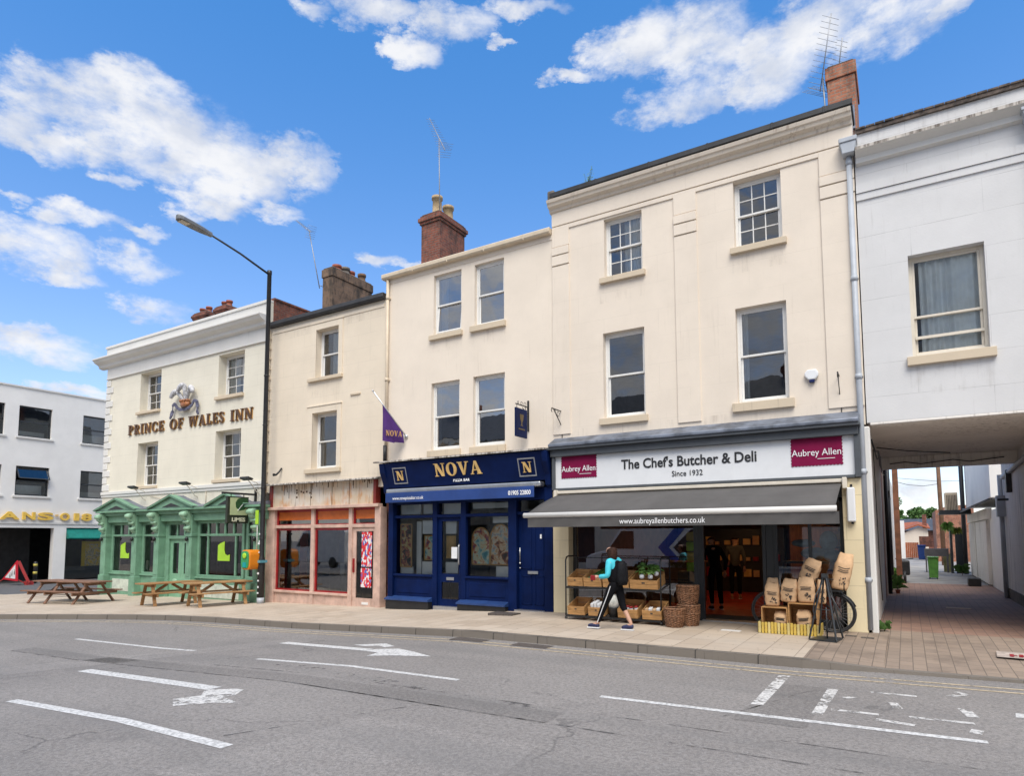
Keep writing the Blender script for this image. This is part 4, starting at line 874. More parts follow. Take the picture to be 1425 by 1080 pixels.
# ================================================================== PIZZA BAR HOUSE
nt = thing('pizza_bar_house', 'plain cream house with paired sash windows above a navy blue pizza bar shopfront', 'shop building', (-9.9, F, 0))
NX0, NX1 = -12.60, -7.14
W5 = (-10.84, -9.90, 7.28, 8.97); W6 = (-9.47, -8.55, 7.30, 8.97); W7 = (-10.90, -9.95, 4.10, 5.95); W8 = (-9.51, -8.53, 4.10, 5.95)
b = MB(); b.wall(NX0, NX1, 3.6, 9.24, F, F + .35, [W5, W6, W7, W8]); b.box(NX0 + .1, NX1, F - .015, F + .01, 9.08, 9.2); b.build('wall', M_cream2, nt)
b = MB(); b.prism([(F - .17, 9.24), (F - .14, 9.20), (F + .05, 9.20), (F + .05, 9.36), (F - .13, 9.36), (F - .17, 9.33)], 'x', NX0 - .05, NX1 - .01)
for x in (-11.5, -10.3, -9.1, -7.9): b.box(x, x + .03, F - .175, F - .1, 9.19, 9.345)
b.build('gutter', M_creampipe, nt, bevel=.01)
streaks(nt, [(-10.93, -9.87, 6.8, 7.13), (-9.56, -8.51, 6.75, 7.14), (-12.4, -7.2, 3.92, 4.02)])
shell(nt, NX0, NX1, 9.3, 8.5, M_redbrick, ridge=1.3, zr=9.25)
sash(nt, *W5, dep=.10, sill=(-10.95, -9.85, 7.14, 7.27, .09), curtain=[(.12, .38, 0)], open_bot=-.10, glass=M_glassbright)
sash(nt, *W6, glass=M_glassbright, dep=.10, sill=(-9.58, -8.49, 7.14, 7.29, .09), curtain=[(0, .10, 0)])
sash(nt, *W7, glass=M_glassbright, dep=.10, sill=(-11.0, -9.90, 3.92, 4.09, .06), curtain=[(0, .2, 0)])
sash(nt, *W8, glass=M_glassbright, dep=.10, sill=(-9.60, -8.50, 3.92, 4.09, .06), curtain=[(0, .12, .3)], open_top=-.0)
stack(nt, -12.12, -11.42, 14.58, 15.85, 9.2, 11.45, M_redbrick, [(-11.77, 14.9, .62, .15, M_buffpot), (-11.77, 15.45, .55, .16, M_buffpot)], M_buffpot)
aerial('slender television aerial on tall mast above the red brick chimney with two buff pots', (-11.45, 14.62, 11.2), (-11.48, 14.6, 13.75), (-11.02, 14.3, 13.05), (-12.10, 14.9, 14.78), 13, .22, (.45, .85, .2), 'television aerials')
downpipe('drain_pipe', 'cream drainpipe on the joint left of the pizza bar house above the navy shopfront', -12.47, 3.9, 9.22, M_creampipe, hopper=False, r=.045, joints=(8.6, 6.2))
b = MB(); b.tube([(-12.47, F - .1, 3.85), (-12.47, F - .1, 4.35)], .055, 10); b.build('flue', M_black, nt)
# shopfront
b = MB(); b.prism([(F - .42, 3.82), (F + .02, 3.86), (F + .02, 3.90), (F - .42, 3.86)], 'x', -12.62, -7.22); b.build('shop_cornice', M_dirty, nt)
b = MB(); b.prism([(F - .16, 3.12), (F - .36, 3.80), (F + .02, 3.82), (F + .02, 3.12)], 'x', -12.30, -7.26)
b.build('fascia', M_navy, nt, bevel=.008)
fo = nt
def onfascia(z): return F - .16 - .20 * (z - 3.12) / .68 - .012
b = MB()
for x0, x1 in ((-12.45, -12.26), (-7.30, -7.15)):
    b.prism([(F - .38, 3.80), (F - .34, 3.55), (F - .20, 3.25), (F - .16, 3.0), (F - .10, 2.95), (F + .02, 2.95), (F + .02, 3.80)], 'x', x0, x1)
b.build('console', M_navy, nt, bevel=.015)
lt = serif('NOVA', .33, -10.55, -9.05, onfascia(3.355) - .012, 3.355, M_gold, nt, 'shop_name', depth=.03, lean=.2941)
text('PIZZA BAR', .11, M_whitel, nt, -9.74, onfascia(3.2) - .003, 3.20, 'shop_caption', sx=.8, space=1.25, off_=.004)
for x in (-11.76, -7.74):
    fr_ = MB(); h = .21
    for a, c, d, e in ((x - .24, x + .24, 3.63, 3.66), (x - .24, x + .24, 3.22, 3.25), (x - .24, x - .215, 3.25, 3.63), (x + .215, x + .24, 3.25, 3.63)):
        fr_.add([(a, onfascia(d), d), (c, onfascia(d), d), (c, onfascia(e), e), (a, onfascia(e), e), (a, onfascia(d) + .03, d), (c, onfascia(d) + .03, d), (c, onfascia(e) + .03, e), (a, onfascia(e) + .03, e)], [(0, 1, 2, 3), (4, 7, 6, 5), (0, 4, 5, 1), (1, 5, 6, 2), (2, 6, 7, 3), (3, 7, 4, 0)])
    o = fr_.build('monogram_frame', M_alu, nt)
    serif('N', .25, x - .13, x + .13, onfascia(3.315) - .012, 3.315, M_gold, o, 'monogram', depth=.03, lean=.2941)
b = MB(); b.box(-12.2, -7.34, F - .34, F - .10, 2.96, 3.08); b.build('awning_case', M_alu, nt, bevel=.03, seg=2)
b = MB(); vs = []; fs = []
b.box(-12.2, -7.5, F - .36, F - .33, 2.70, 2.97); vo = b.build('awning_valance', M_navy2, nt, bevel=.01)
text('www.novapizzabar.co.uk', .125, M_whitel, vo, -11.93, F - .368, 2.775, align='LEFT', sx=.86, ext=.002)
text('01905 22800', .15, M_whitel, vo, -7.58, F - .368, 2.775, align='RIGHT', sx=.8, ext=.002, off_=.003)
b = MB()
b.box(-12.30, -12.13, F - .12, F + .2, -.25, 2.96); b.box(-10.79, -10.64, F - .06, F + .2, -.25, 2.75); b.box(-9.86, -9.70, F - .06, F + .2, -.25, 2.75); b.box(-8.40, -8.16, F - .08, F + .2, -.25, 2.96); b.box(-7.38, -7.15, F - .08, F + .2, -.15, 2.96)
b.box(-12.13, -8.40, F - .05, F + .15, 2.28, 2.36); b.box(-12.13, -8.40, F - .05, F + .15, 2.66, 2.96); b.box(-8.16, -7.38, F - .05, F + .15, 2.66, 2.96); b.box(-8.16, -7.38, F - .03, F + .15, 2.30, 2.38)
b.build('shop_frame', M_navy, nt, bevel=.01)
for x0, x1 in ((-12.13, -10.79), (-9.70, -8.40)):
    b = MB(); b.box(x0, x1, F - .04, F + .15, .02, .70); b.box(x0, x1, F - .09, F + .15, .70, .76); b.build('stall_riser', M_navy, nt, bevel=.01)
    b = MB(); b.box(x0 + .12, x1 - .1, F - .055, F, .25, .60); b.build('riser_panel', M_navy, nt, bevel=.012)
    b = MB(); b.prism([(F - .26, .10), (F - .02, .17), (F - .02, .05), (F - .26, .06)], 'x', x0 - .16, x1 + .01); o = b.build('step_top', paint('blue_step', (.02, .05, .16), .4, .2), nt)
    b = MB(); b.box(x0 - .14, x1, F - .22, F, -.28, .05); b.build('step', M_black, nt)
    b = MB(); b.quad((x0, F + .05, .76), (x1, F + .05, .76), (x1, F + .05, 2.28), (x0, F + .05, 2.28)); b.build('shop_window', M_shopglass, nt, recalc=False)
b = MB()
for x0, x1 in ((-12.13, -10.79), (-10.64, -9.86), (-9.70, -8.40), (-8.16, -7.38)): b.quad((x0, F + .05, 2.36), (x1, F + .05, 2.36), (x1, F + .05, 2.68), (x0, F + .05, 2.68))
b.build('fanlight', M_shopglass, nt, recalc=False)
b = MB(); b.wall(-10.64, -9.86, -.04, 2.28, F + .02, F + .07, [(-10.53, -9.97, .80, 2.18), (-10.53, -9.97, .14, .58)])
d = b.build('door', M_navy, nt, bevel=.006)
b = MB(); b.quad((-10.53, F + .045, .80), (-9.97, F + .045, .80), (-9.97, F + .045, 2.18), (-10.53, F + .045, 2.18)); b.quad((-10.53, F + .045, .14), (-9.97, F + .045, .14), (-9.97, F + .045, .58), (-10.53, F + .045, .58)); b.build('pane', M_shopglass, d, recalc=False)
b = MB(); b.tube([(-9.92, F - .03, 1.05), (-9.92, F - .05, 1.1), (-9.92, F - .05, 1.52), (-9.92, F - .03, 1.57)], .02, 8); b.build('handle', M_alu, d)
b = MB(); b.box(-10.36, -10.12, F + .0, F + .03, .63, .71); b.build('letter_box', M_alu, d, bevel=.006)
b = MB(); b.box(-10.22, -10.03, F + .038, F + .041, 1.2, 1.5); b.build('notice', M_signwhite, d)
for q in ((-10.70, -9.84, F - .12, F + .1, -.25, -.04), (-8.2, -7.36, F - .12, F + .1, -.2, .0)): b = MB(); b.box(*q); b.build('door_step', M_alu, nt)
# plain panelled door on the right
b = MB(); b.box(-8.16, -7.38, F + .06, F + .10, 0, 2.30)
for a, c, z0, z1 in ((-8.08, -7.80, .98, 2.2), (-7.72, -7.46, .98, 2.2), (-8.08, -7.80, .12, .82), (-7.72, -7.46, .12, .82)):
    for p in ((a, c, z0, z0 + .03), (a, c, z1 - .03, z1), (a, a + .03, z0, z1), (c - .03, c, z0, z1)): b.box(p[0], p[1], F + .045, F + .06, p[2], p[3])
d = b.build('door', M_navy, nt, bevel=.004); d['label'] = 'solid navy panelled door'
b = MB(); b.box(-7.9, -7.62, F + .03, F + .06, .86, .93); b.build('letter_box', M_alu, d, bevel=.004)
b = MB(); b.ball((-8.11, F + .02, 1.12), .03); b.tube([(-8.12, F + .03, 1.15), (-8.12, F + .03, 1.5)], .012, 6); b.ball((-8.11, F + .02, 1.0), .022); b.build('handle', M_alu, d)
b = MB(); b.box(-7.56, -7.52, F + .04, F + .06, 1.72, 1.82); b.build('door_number', M_whitel, d)
b = MB(); b.room(-12.3, -7.3, F + .16, F + 5, -.22, 2.94); b.build('shop_room', paint('cafe_wall', (.42, .40, .37), .8, .15), nt, recalc=False)
M_art = None
def artmat(name, pal, sc=3.0):
    m, n, p, co, o = base(name)
    vo = n.n('ShaderNodeTexVoronoi'); n.put(vo.inputs['Vector'], n.map(co, (1, 1, .8))); vo.inputs['Scale'].default_value = sc
    f = n.noise(co, sc * .8, 5.0, .6, 1.2); cr = n.n('ShaderNodeValToRGB'); n.put(cr.inputs[0], n.m('ADD', n.m('MULTIPLY', f, .8), n.m('MULTIPLY', vo.outputs['Distance'], .25)))
    e = cr.color_ramp.elements; e[0].position = .40; e[0].color = c4(pal[0]); e[1].position = .68; e[1].color = c4(pal[-1])
    for i, c in enumerate(pal[1:-1]): q = e.new(.40 + .28 * (i + 1) / (len(pal) - 1)); q.color = c4(c)
    n.put(p.inputs['Base Color'], cr.outputs[0]); p.inputs['Roughness'].default_value = .6
    return m
A1 = artmat('warm_panel_art', [(.05, .03, .02), (.35, .10, .04), (.62, .40, .22), (.75, .62, .45), (.25, .45, .55), (.7, .25, .08)], 5.5)
A2 = artmat('cool_panel_art', [(.10, .30, .36), (.45, .62, .60), (.7, .62, .4), (.5, .12, .08), (.06, .08, .18)], 5.0)
A3 = artmat('dark_floral_art', [(.015, .012, .01), (.06, .04, .03), (.30, .06, .04), (.5, .38, .1), (.35, .3, .25)], 7.0)
def canvas(label, x0, x1, z0, z1, y, mat, arch=0.0, lean=0.0):
    t = thing('painted_panel', label, 'painting', ((x0 + x1) / 2, y, z0))
    b = MB(); xm = (x0 + x1) / 2; hw = (x1 - x0) / 2
    if arch: pts = [(x0, z0), (x1, z0), (x1, z1 - arch)] + [(xm + hw * math.cos(R(a)), z1 - arch + arch * math.sin(R(a)) ** .8) for a in range(15, 180, 15)] + [(x0, z1 - arch)]
    else: pts = [(x0, z0), (x1, z0), (x1, z1), (x0, z1)]
    b.prism(pts, 'y', y, y + .03); b.build('panel', mat, t)
    f = MB(); 
    for p, q in zip(pts, pts[1:] + pts[:1]): f.bar((p[0], y, p[1]), (q[0], y, q[1]), .03, .03, up=(0, 1, 0))
    f.build('frame', M_goldedge, t)
canvas('arched painted panel with warm red and orange figures standing in the pizza bar window', -9.05, -8.45, 1.06, 2.08, F + .14, A1, .4)
canvas('arched painted panel with teal figure standing in the pizza bar window', -9.62, -9.08, 1.06, 2.0, F + .14, A2, .36)
canvas('tall dark floral painting at the left end of the pizza bar window', -12.05, -11.66, .95, 2.12, F + .14, A3)
canvas('pale blue painting of red and blue shapes behind the pizza bar window', -11.25, -10.6, 1.15, 1.8, F + .2, A2)
b = MB()
for x0, x1, z0, z1, y in ((-11.3, -10.82, 1.85, 2.22, .16), (-11.3, -10.82, .3, 1.1, .16), (-10.5, -10.15, 1.85, 2.2, .16), (-10.5, -10.1, .8, 1.1, .16), (-9.0, -8.45, 2.12, 2.28, .16), (-8.9, -8.45, .5, 1.02, .16), (-11.62, -11.45, .3, 2.2, .3), (-12.1, -11.66, .76, .95, .2), (-12.1, -11.4, 2.4, 2.66, .2), (-11.3, -10.8, 2.4, 2.66, .2), (-10.6, -9.9, 2.38, 2.66, .2), (-9.65, -8.45, 2.5, 2.64, .2)):
    b.box(x0, x1, F + y, F + y + .05, z0, z1)
b.build('display_board', M_signwhite, nt)
b = MB(); b.box(-10.5, -10.2, F + .20, F + .22, 1.2, 1.8)
for i in range(7): b.box(-10.48 + i * .04, -10.46 + i * .04, F + .16, F + .19, 1.2, 1.8)
b.build('rail_screen', M_gold, nt)
b = MB(); b.lathe([(.0, 0), (.32, .0), (.32, .04), (0, .04)], 20, (-10.75, F + .7, .8)); b.lathe([(.04, -.8), (.04, 0)], 8, (-10.75, F + .7, .8)); b.build('cafe_table', M_frame, nt)
# flag and hanging sign
t = thing('hanging_flag', 'purple flag with gold lettering hanging from a slanted pole over the navy shopfront', 'flag', (-12.05, F, 4.7))
P0, P1 = Vector((-11.76, F - .02, 4.56)), Vector((-12.22, F - .88, 5.74))
b = MB(); b.tube([P0, P1], .018, 8); b.ball(P1, .03); b.ball(P0, .06, .05, .06); b.build('pole', M_alu, t)
b = MB(); n = 14; k = 10; vs = []; fs = []
for i in range(n + 1):
    s = i / n; top = P0.lerp(P1, .10 + .62 * s)
    botz = 4.36
    for j in range(k + 1):
        q = j / k; z = top.z + (botz - top.z) * q; x = top.x + .10 * s * q
        vs.append((x + .05 * math.sin(s * 9 + q * 2) * q, top.y + .06 * math.sin(s * 12) * q, z + .02 * math.sin(s * 8)))
for i in range(n):
    for j in range(k): a = i * (k + 1) + j; fs.append((a, a + k + 1, a + k + 2, a + 1))
b.add(vs, fs, 0, True); o = b.build('cloth', paint('purple_cloth', (.055, .012, .13), .8, .15), t, recalc=False)
lo = serif('NOVA', .15, 0, .62, 0, 4.52, M_goldedge, o, 'flag_lettering', depth=.004)
for v in lo.data.vertices: u = v.co.x + OFF[o.name].x; w0 = v.co.y + OFF[o.name].y; v.co.x = -12.00 + .36 * u + .06 - OFF[o.name].x; v.co.y = F - .62 + .66 * u + w0 - .035 - OFF[o.name].y
t = thing('hanging_sign', 'dark navy hanging sign with faint gold motif on a scrolled iron bracket', 'sign', (-7.55, F, 5.0))
xs_ = -7.92
b = MB(); b.box(xs_ + .06, xs_ + .1, F - .03, F, 4.35, 5.12); b.tube([(xs_ + .08, F, 4.95), (xs_ + .08, F - .62, 4.95)], .014, 6); b.tube([(xs_ + .08, F - .02, 4.75), (xs_ + .08, F - .3, 4.90)], .01, 5)
for c_, r_ in ((.18, .05), (.34, .04), (.50, .03)): b.tube([(xs_ + .08, F - c_ + r_ * math.cos(a), 5.0 + r_ * math.sin(a)) for a in [i * .6 for i in range(11)]], .006, 5)
b.tube([(xs_ + .08, F - .16, 4.95), (xs_ + .08, F - .16, 4.86)], .008, 5); b.tube([(xs_ + .08, F - .56, 4.95), (xs_ + .08, F - .56, 4.86)], .008, 5); b.build('bracket', M_black, t)
b = MB(); b.box(xs_ + .06, xs_ + .10, F - .64, F - .10, 4.16, 4.86); sgn = b.build('board', M_navy, t, bevel=.006)
b = MB(); b.prism([(F - .46, 4.72), (F - .28, 4.72), (F - .30, 4.6), (F - .35, 4.52), (F - .35, 4.46), (F - .30, 4.44), (F - .44, 4.44), (F - .39, 4.46), (F - .39, 4.52), (F - .44, 4.6)], 'x', xs_ + .10, xs_ + .106); b.box(xs_ + .10, xs_ + .106, F - .52, F - .22, 4.34, 4.37); b.build('motif', paint('faded_gold', (.13, .09, .035), .6, .3), sgn)

# ================================================================== VACANT SHOP HOUSE
M_brownpot = paint('sooty_clay', (.17, .10, .06), .85, .4, 8, .3, dirt=.5)
rt = thing('vacant_shop_house', 'narrow cream house over a closed shop with red window frames and a stained blank fascia', 'shop building', (-15.1, F, -.2))
RX0, RX1 = -17.72, -12.60
W9 = (-15.48, -14.49, 6.70, 8.23); W10 = (-15.58, -14.50, 3.86, 5.60)
b = MB(); b.wall(RX0, RX1, 3.2, 8.72, F, F + .35, [W9, W10])
for w_ in (W9, W10):
    a, c, z0, z1 = w_
    b.box(a - .22, a - .0, F - .035, F + .01, z0 - .02, z1 + .2); b.box(c + .0, c + .17, F - .035, F + .01, z0 - .02, z1 + .2); b.box(a, c, F - .035, F + .01, z1, z1 + .2)
    b.box(a - .24, c + .19, F - .055, F + .01, z1 + .2, z1 + .24)
b.box(RX0 + .15, RX1 - .05, F - .02, F + .01, 8.45, 8.56)
b.build('wall', M_cream3, rt, bevel=.006)
b = MB(); b.prism([(F - .16, 8.72), (F - .12, 8.66), (F + .05, 8.66), (F + .1, 8.84), (F - .14, 8.84)], 'x', RX0 + .02, RX1); b.build('gutter', M_bitumen, rt, bevel=.01)
streaks(rt, [(-15.7, -14.4, 6.1, 6.58), (-15.8, -14.35, 3.5, 3.72), (-17.5, -12.8, 3.5, 3.75), (-17.5, -12.8, 8.2, 8.44)])
shell(rt, RX0, RX1, 8.8, 8.5, M_redbrick, ridge=1.3, zr=8.7)
sash(rt, *W9, dep=.20, sill=(-15.79, -14.30, 6.60, 6.70, .09), curtain=[(.4, .75, 0)])
sash(rt, *W10, dep=.20, sill=(-15.84, -14.30, 3.73, 3.86, .09), curtain=[(.0, .16, .0)])
stack(rt, -16.37, -15.9, 14.58, 16.44, 8.6, 10.74, M_brownstone, [(-16.13, 14.98, .2, .14, M_redpot), (-16.13, 15.35, .24, .15, M_mortar), (-16.13, 15.62, .2, .13, M_redpot), (-16.13, 16.15, .3, .13, M_brownpot)], M_redpot, cap=False)
aerial('thin leaning television aerial fixed to the broad brown chimney stack', (-16.42, 14.5, 10.1), (-16.95, 14.45, 12.25), (-16.78, 14.4, 12.1), (-17.9, 14.7, 12.95), 9, .16, (.3, .9, 0), 'television aerials')
b = MB(); b.prism([(F - .3, 3.40), (F + .02, 3.44), (F + .02, 3.50), (F - .3, 3.45)], 'x', RX0 + .2, -12.66); b.build('shop_cornice', M_dirty, rt, bevel=.01)
b = MB(); b.box(-17.28, -12.90, F - .05, F + .1, 2.72, 3.42)
def fascia_mat():
    m, n, p, co, o = base('peeling_fascia')
    c = n.mix(n.ss(n.noise(co, 1.1, 5.0, .6), .42, .62), (.62, .50, .36, 1), (.66, .60, .52, 1))
    c = n.mix(n.m('MULTIPLY', n.ss(n.noise(n.map(co, (1.3, 1, .5)), 1.7, 5.0, .65), .53, .68), .75), c, (.56, .25, .08, 1))
    s = n.m('MULTIPLY', n.ss(n.noise(n.map(co, (9, 9, .35)), 1.6, 6.0, .72), .55, .66), n.ss(n.noise(co, 1.4, 4.0), .38, .58))
    c = n.mix(n.m('MULTIPLY', s, .85), c, (.16, .08, .04, 1))
    n.put(p.inputs['Base Color'], c); p.inputs['Roughness'].default_value = .75; bump(n, p, n.noise(n.map(co, (6, 6, 1)), 4.0, 6.0, .7), .6, .01)
    return m
bl = b.build('fascia_board', fascia_mat(), rt)
b = MB()
for i in range(34):
    x = random.uniform(-17.1, -13.0); h = random.uniform(.06, .5) * random.uniform(.4, 1); b.box(x, x + random.uniform(.008, .028), F - .0535, F - .045, 3.42 - h, 3.42)
for x, z in ((-16.2, 3.12), (-16.2, 2.98), (-16.0, 3.15), (-15.9, 3.12), (-15.75, 3.14), (-15.6, 3.10), (-15.55, 2.96), (-16.2, 3.2)): b.box(x, x + .07, F - .0535, F - .045, z, z + .06)
b.box(-14.62, -14.60, F - .0545, F - .045, 2.72, 3.42); b.box(-15.55, -15.535, F - .0545, F - .045, 2.72, 3.42); b.box(-13.9, -13.885, F - .0545, F - .045, 2.72, 3.42)
b.build('stain', paint('rust_stain', (.10, .055, .03), .9, .4), bl)
for q in ((-12.90, -12.80, F - .11, F + .1, 2.722, 3.418), (-17.42, -17.28, F - .09, F + .1, 2.722, 3.418)): b = MB(); b.box(*q); b.build('fascia_end', paint('dull_red', (.20, .022, .016), .5, .3, 3), rt, bevel=.01)
b = MB(); b.box(-17.62, -12.66, F - .16, F + .05, 2.63, 2.72)
for a, c in ((-17.60, -17.17), (-12.86, -12.64)): b.box(a, c, F - .07, F + .2, -.35, 2.63)
for x in (-15.46, -13.86): b.box(x - .07, x + .07, F - .03, F + .15, -.35, 2.63)
b.box(-17.17, -12.86, F - .02, F + .14, 2.05, 2.15)
b.box(-17.17, -13.93, F - .05, F + .14, .05, .12); b.box(-17.17, -13.93, F + .01, F + .14, -.35, .05)
b.build('shop_frame', M_pink, rt, bevel=.008)
b = MB()
for a, c in ((-17.17, -15.53), (-15.39, -13.93), (-13.79, -12.86)):
    b.box(a, c, F + .035, F + .09, 2.56, 2.63); b.box(a, c, F + .035, F + .09, 2.15, 2.18)
    b.box(a, a + .07, F + .035, F + .09, 2.18, 2.56); b.box(c - .05, c, F + .035, F + .09, 2.18, 2.56)
for a, c in ((-17.17, -15.53), (-15.39, -13.93)):
    b.box(a, a + .06, F + .035, F + .09, .12, 2.05); b.box(c - .06, c, F + .035, F + .09, .12, 2.05); b.box(a + .06, c - .06, F + .035, F + .09, 1.98, 2.05); b.box(a + .06, c - .06, F + .035, F + .09, .12, .17)
b.build('window_frame', M_red, rt)
b = MB()
for a, c in ((-17.10, -15.58), (-15.32, -13.98), (-13.72, -12.91)): b.box(a, c, F + .06, F + .075, 2.30, 2.56)
b.build('orange_board', M_orange, rt)
b = MB()
for a, c, z0, z1 in ((-17.11, -15.59, .17, 1.98), (-15.33, -13.99, .17, 1.98), (-17.1, -15.58, 2.18, 2.30), (-15.32, -13.98, 2.18, 2.30), (-13.72, -12.91, 2.18, 2.30)): b.quad((a, F + .065, z0), (c, F + .065, z0), (c, F + .065, z1), (a, F + .065, z1))
b.build('shop_window', M_butcherglass, rt, recalc=False)
b = MB(); b.wall(-13.79, -12.86, -.24, 2.05, F + .02, F + .07, [(-13.66, -12.98, .02, 1.94)])
d = b.build('door', M_pink, rt, bevel=.005); d['label'] = 'pale pink door with poster'
b = MB(); b.quad((-13.66, F + .05, .02), (-12.98, F + .05, .02), (-12.98, F + .05, 1.94), (-13.66, F + .05, 1.94)); b.build('pane', M_shopglass, d, recalc=False)
def collage(name, pal, sc):
    m, n, p, co, o = base(name); vo = n.n('ShaderNodeTexVoronoi', distance='CHEBYCHEV'); n.put(vo.inputs['Vector'], n.map(co, (1.6, 1, 1))); vo.inputs['Scale'].default_value = sc
    sp = n.n('ShaderNodeSeparateColor'); n.put(sp.inputs[0], vo.outputs['Color']); cr = n.n('ShaderNodeValToRGB'); cr.color_ramp.interpolation = 'CONSTANT'; n.put(cr.inputs[0], sp.outputs[0])
    e = cr.color_ramp.elements; e[0].position = 0; e[0].color = c4(pal[0]); e[1].position = .85; e[1].color = c4(pal[-1])
    for i, c in enumerate(pal[1:-1]): q = e.new(.85 * (i + 1) / (len(pal) - 1)); q.color = c4(c)
    n.put(p.inputs['Base Color'], cr.outputs[0]); return m
M_poster = collage('poster_print', [(.6, .02, .03), (.7, .7, .7), (.55, .02, .03), (.6, .03, .03), (.66, .6, .6), (.10, .12, .4), (.6, .05, .05), (.72, .70, .70), (.62, .03, .04)], 13.0)
b = MB(); b.box(-13.45, -13.05, F + .036, F + .04, .92, 1.92); b.box(-13.47, -13.06, F + .036, F + .04, .33, .88); b.build('poster', M_poster, d)
b = MB(); b.box(-13.40, -13.15, F + .01, F + .03, -.16, -.09); b.build('letter_box', M_sashw, d); b = MB(); b.box(-13.74, -13.70, F - .03, F + .02, .75, 1.15); b.build('handle', M_red, d)
b = MB(); b.box(-13.9, -12.85, F - .1, F + .1, -.35, -.24); b.build('door_step', M_mortar, rt)
b = MB(); b.room(-17.5, -12.9, F + .15, F + 3, -.24, 2.62); b.build('shop_room', paint('bare_shop_wall', (.55, .54, .52), .85, .15), rt, recalc=False)
b = MB(); b.box(-17.10, -16.78, F + .14, F + .18, -.2, 2.0); b.box(-16.2, -15.86, F + .14, F + .18, -.2, 2.0); b.box(-16.78, -16.2, F + .14, F + .18, 1.9, 2.0); b.box(-16.78, -16.2, F + .14, F + .18, .9, .95); b.box(-16.78, -16.2, F + .14, F + .18, -.2, .2); b.build('inner_door_frame', M_red, rt)
b = MB(); b.box(-15.72, -15.6, F + .12, F + .14, 1.1, 1.55); b.box(-14.15, -14.02, F + .12, F + .14, 1.15, 1.6); b.box(-14.4, -14.22, F + .12, F + .125, .65, 1.0); b.build('notice', M_signwhite, rt)
b = MB(); b.box(-16.7, -16.4, F + .12, F + .13, .55, .95); b.box(-14.9, -14.3, F + 1.5, F + 1.9, -.2, .5); b.box(-16.9, -16.2, F + 1.4, F + 1.9, -.2, .75); b.build('left_box', M_room, rt)
t = thing('wall_hook', 'small dark curved hook on the cream wall above the stained fascia', 'hook', (-17.0, F, 3.8)); b = MB(); b.tube([(-16.95, F - .02, 3.98), (-16.97, F - .1, 3.85), (-17.03, F - .16, 3.76), (-17.12, F - .2, 3.76)], [.025, .03, .035, .05], 7); b.build('stem', M_black, t)
t = thing('vent_cover', 'small cream ventilation strip on the wall right of the lower window of the narrow house', 'vent', (-13.7, F, 6)); b = MB(); b.box(-13.95, -13.55, F - .04, F, 5.98, 6.04); b.build('cover', M_creampipe, t, bevel=.008)
b = MB(); b.tube([(RX0 + .05, F - .05, 8.6), (RX0 + .05, F - .05, 3.0)], .03, 8)
for i in range(16): b.box(RX0 + .0, RX0 + .1, F - .09, F - .01, 3.2 + i * .34, 3.24 + i * .34)
t = thing('cable_duct', 'thin clipped cable duct on the joint between the inn and the narrow cream house', 'cable duct', (RX0, F, 3)); b.build('duct', M_creampipe, t)

# ================================================================== THE INN
pt = thing('inn_building', 'ivory inn with gilt PRINCE OF WALES INN letters, feather crest and green shopfront', 'pub building', (-22.8, F, -.35))
PX0, PX1 = -27.95, -17.74
W11 = (-25.45, -24.02, 6.66, 8.22); W12 = (-20.45, -19.02, 6.68, 8.19); W13 = (-25.46, -24.06, 3.74, 5.44); W14 = (-20.50, -19.09, 3.76, 5.48)
b = MB(); b.wall(PX0, PX1, 2.6, 9.60, F, F + .45, [W11, W12, W13, W14]); b.build('wall', M_pub, pt)
b = MB(); b.box(PX0 - .01, PX1, F - .03, F + .01, 8.33, 8.76); b.box(PX0 - .02, PX1 - .1, F - .06, F + .01, 8.28, 8.33)
cornice(b, [(.03, 8.76), (.16, 8.80), (.18, 8.90), (.34, 8.98), (.40, 9.06), (.44, 9.08), (.44, 9.14)], PX0 - .45, PX1 - .02)
b.box(PX0 - .06, PX1, F - .06, F + .02, 9.14, 9.58); b.box(PX0 - .10, PX1, F - .10, F + .45, 9.58, 9.68)
b.box(PX0 - .03, PX1, F - .07, F + .01, 3.50, 3.62); b.box(PX0 - .03, PX1, F - .04, F + .01, 3.40, 3.5)
b.build('cornice', M_trimw, pt, bevel=.008)
b = MB()
for i in range(16):
    z = 3.66 + i * .288
    if i % 2 == 0: b.box(PX0 - .035, PX0 + .50, F - .035, F + .012, z, z + .265)
    else: b.box(PX0 - .035, PX0 + .30, F - .035, F + .012, z, z + .265)
    b.box(PX0 - .035, PX0 + .01, F + .012, F + (.3 if i % 2 == 0 else .5), z, z + .265)
b.build('quoin', M_trimw, pt, bevel=.02)
streaks(pt, [(-25.5, -24.05, 6.2, 6.56), (-20.5, -19.05, 6.2, 6.57), (-27.4, -17.8, 2.95, 3.38)])
b = MB(); b.box(PX0, PX0 + .25, F + .45, F + 9, -.6, 9.58); b.box(PX1 - .25, PX1, F + 1.5, F + 9, 2, 9.5); b.box(PX0 + .25, PX1 - .25, F + 8.8, F + 9, -.6, 9.5); b.build('side_wall', M_pub, pt)
b = MB(); b.box(PX1 - .28, PX1 + .02, F + .12, F + 1.6, 8.4, 9.72); b.box(PX1 - .30, PX1 + .05, F + .12, F + 1.65, 9.72, 9.78); b.build('party_parapet', M_redbrick, pt)
b = MB(); b.prism([(F + .45, 9.2), (F + 9, 9.2), (F + 4.7, 10.6)], 'x', PX0 + .3, PX1 - .3); b.build('roof', M_slate, pt)
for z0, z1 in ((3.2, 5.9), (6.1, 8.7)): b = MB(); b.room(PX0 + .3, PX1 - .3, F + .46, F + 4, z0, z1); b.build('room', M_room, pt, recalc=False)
sash(pt, *W11, dep=.30, cols=3, rows=2, sill=(-25.57, -23.99, 6.57, 6.67, .10), curtain=[(.5, 1, 0)])
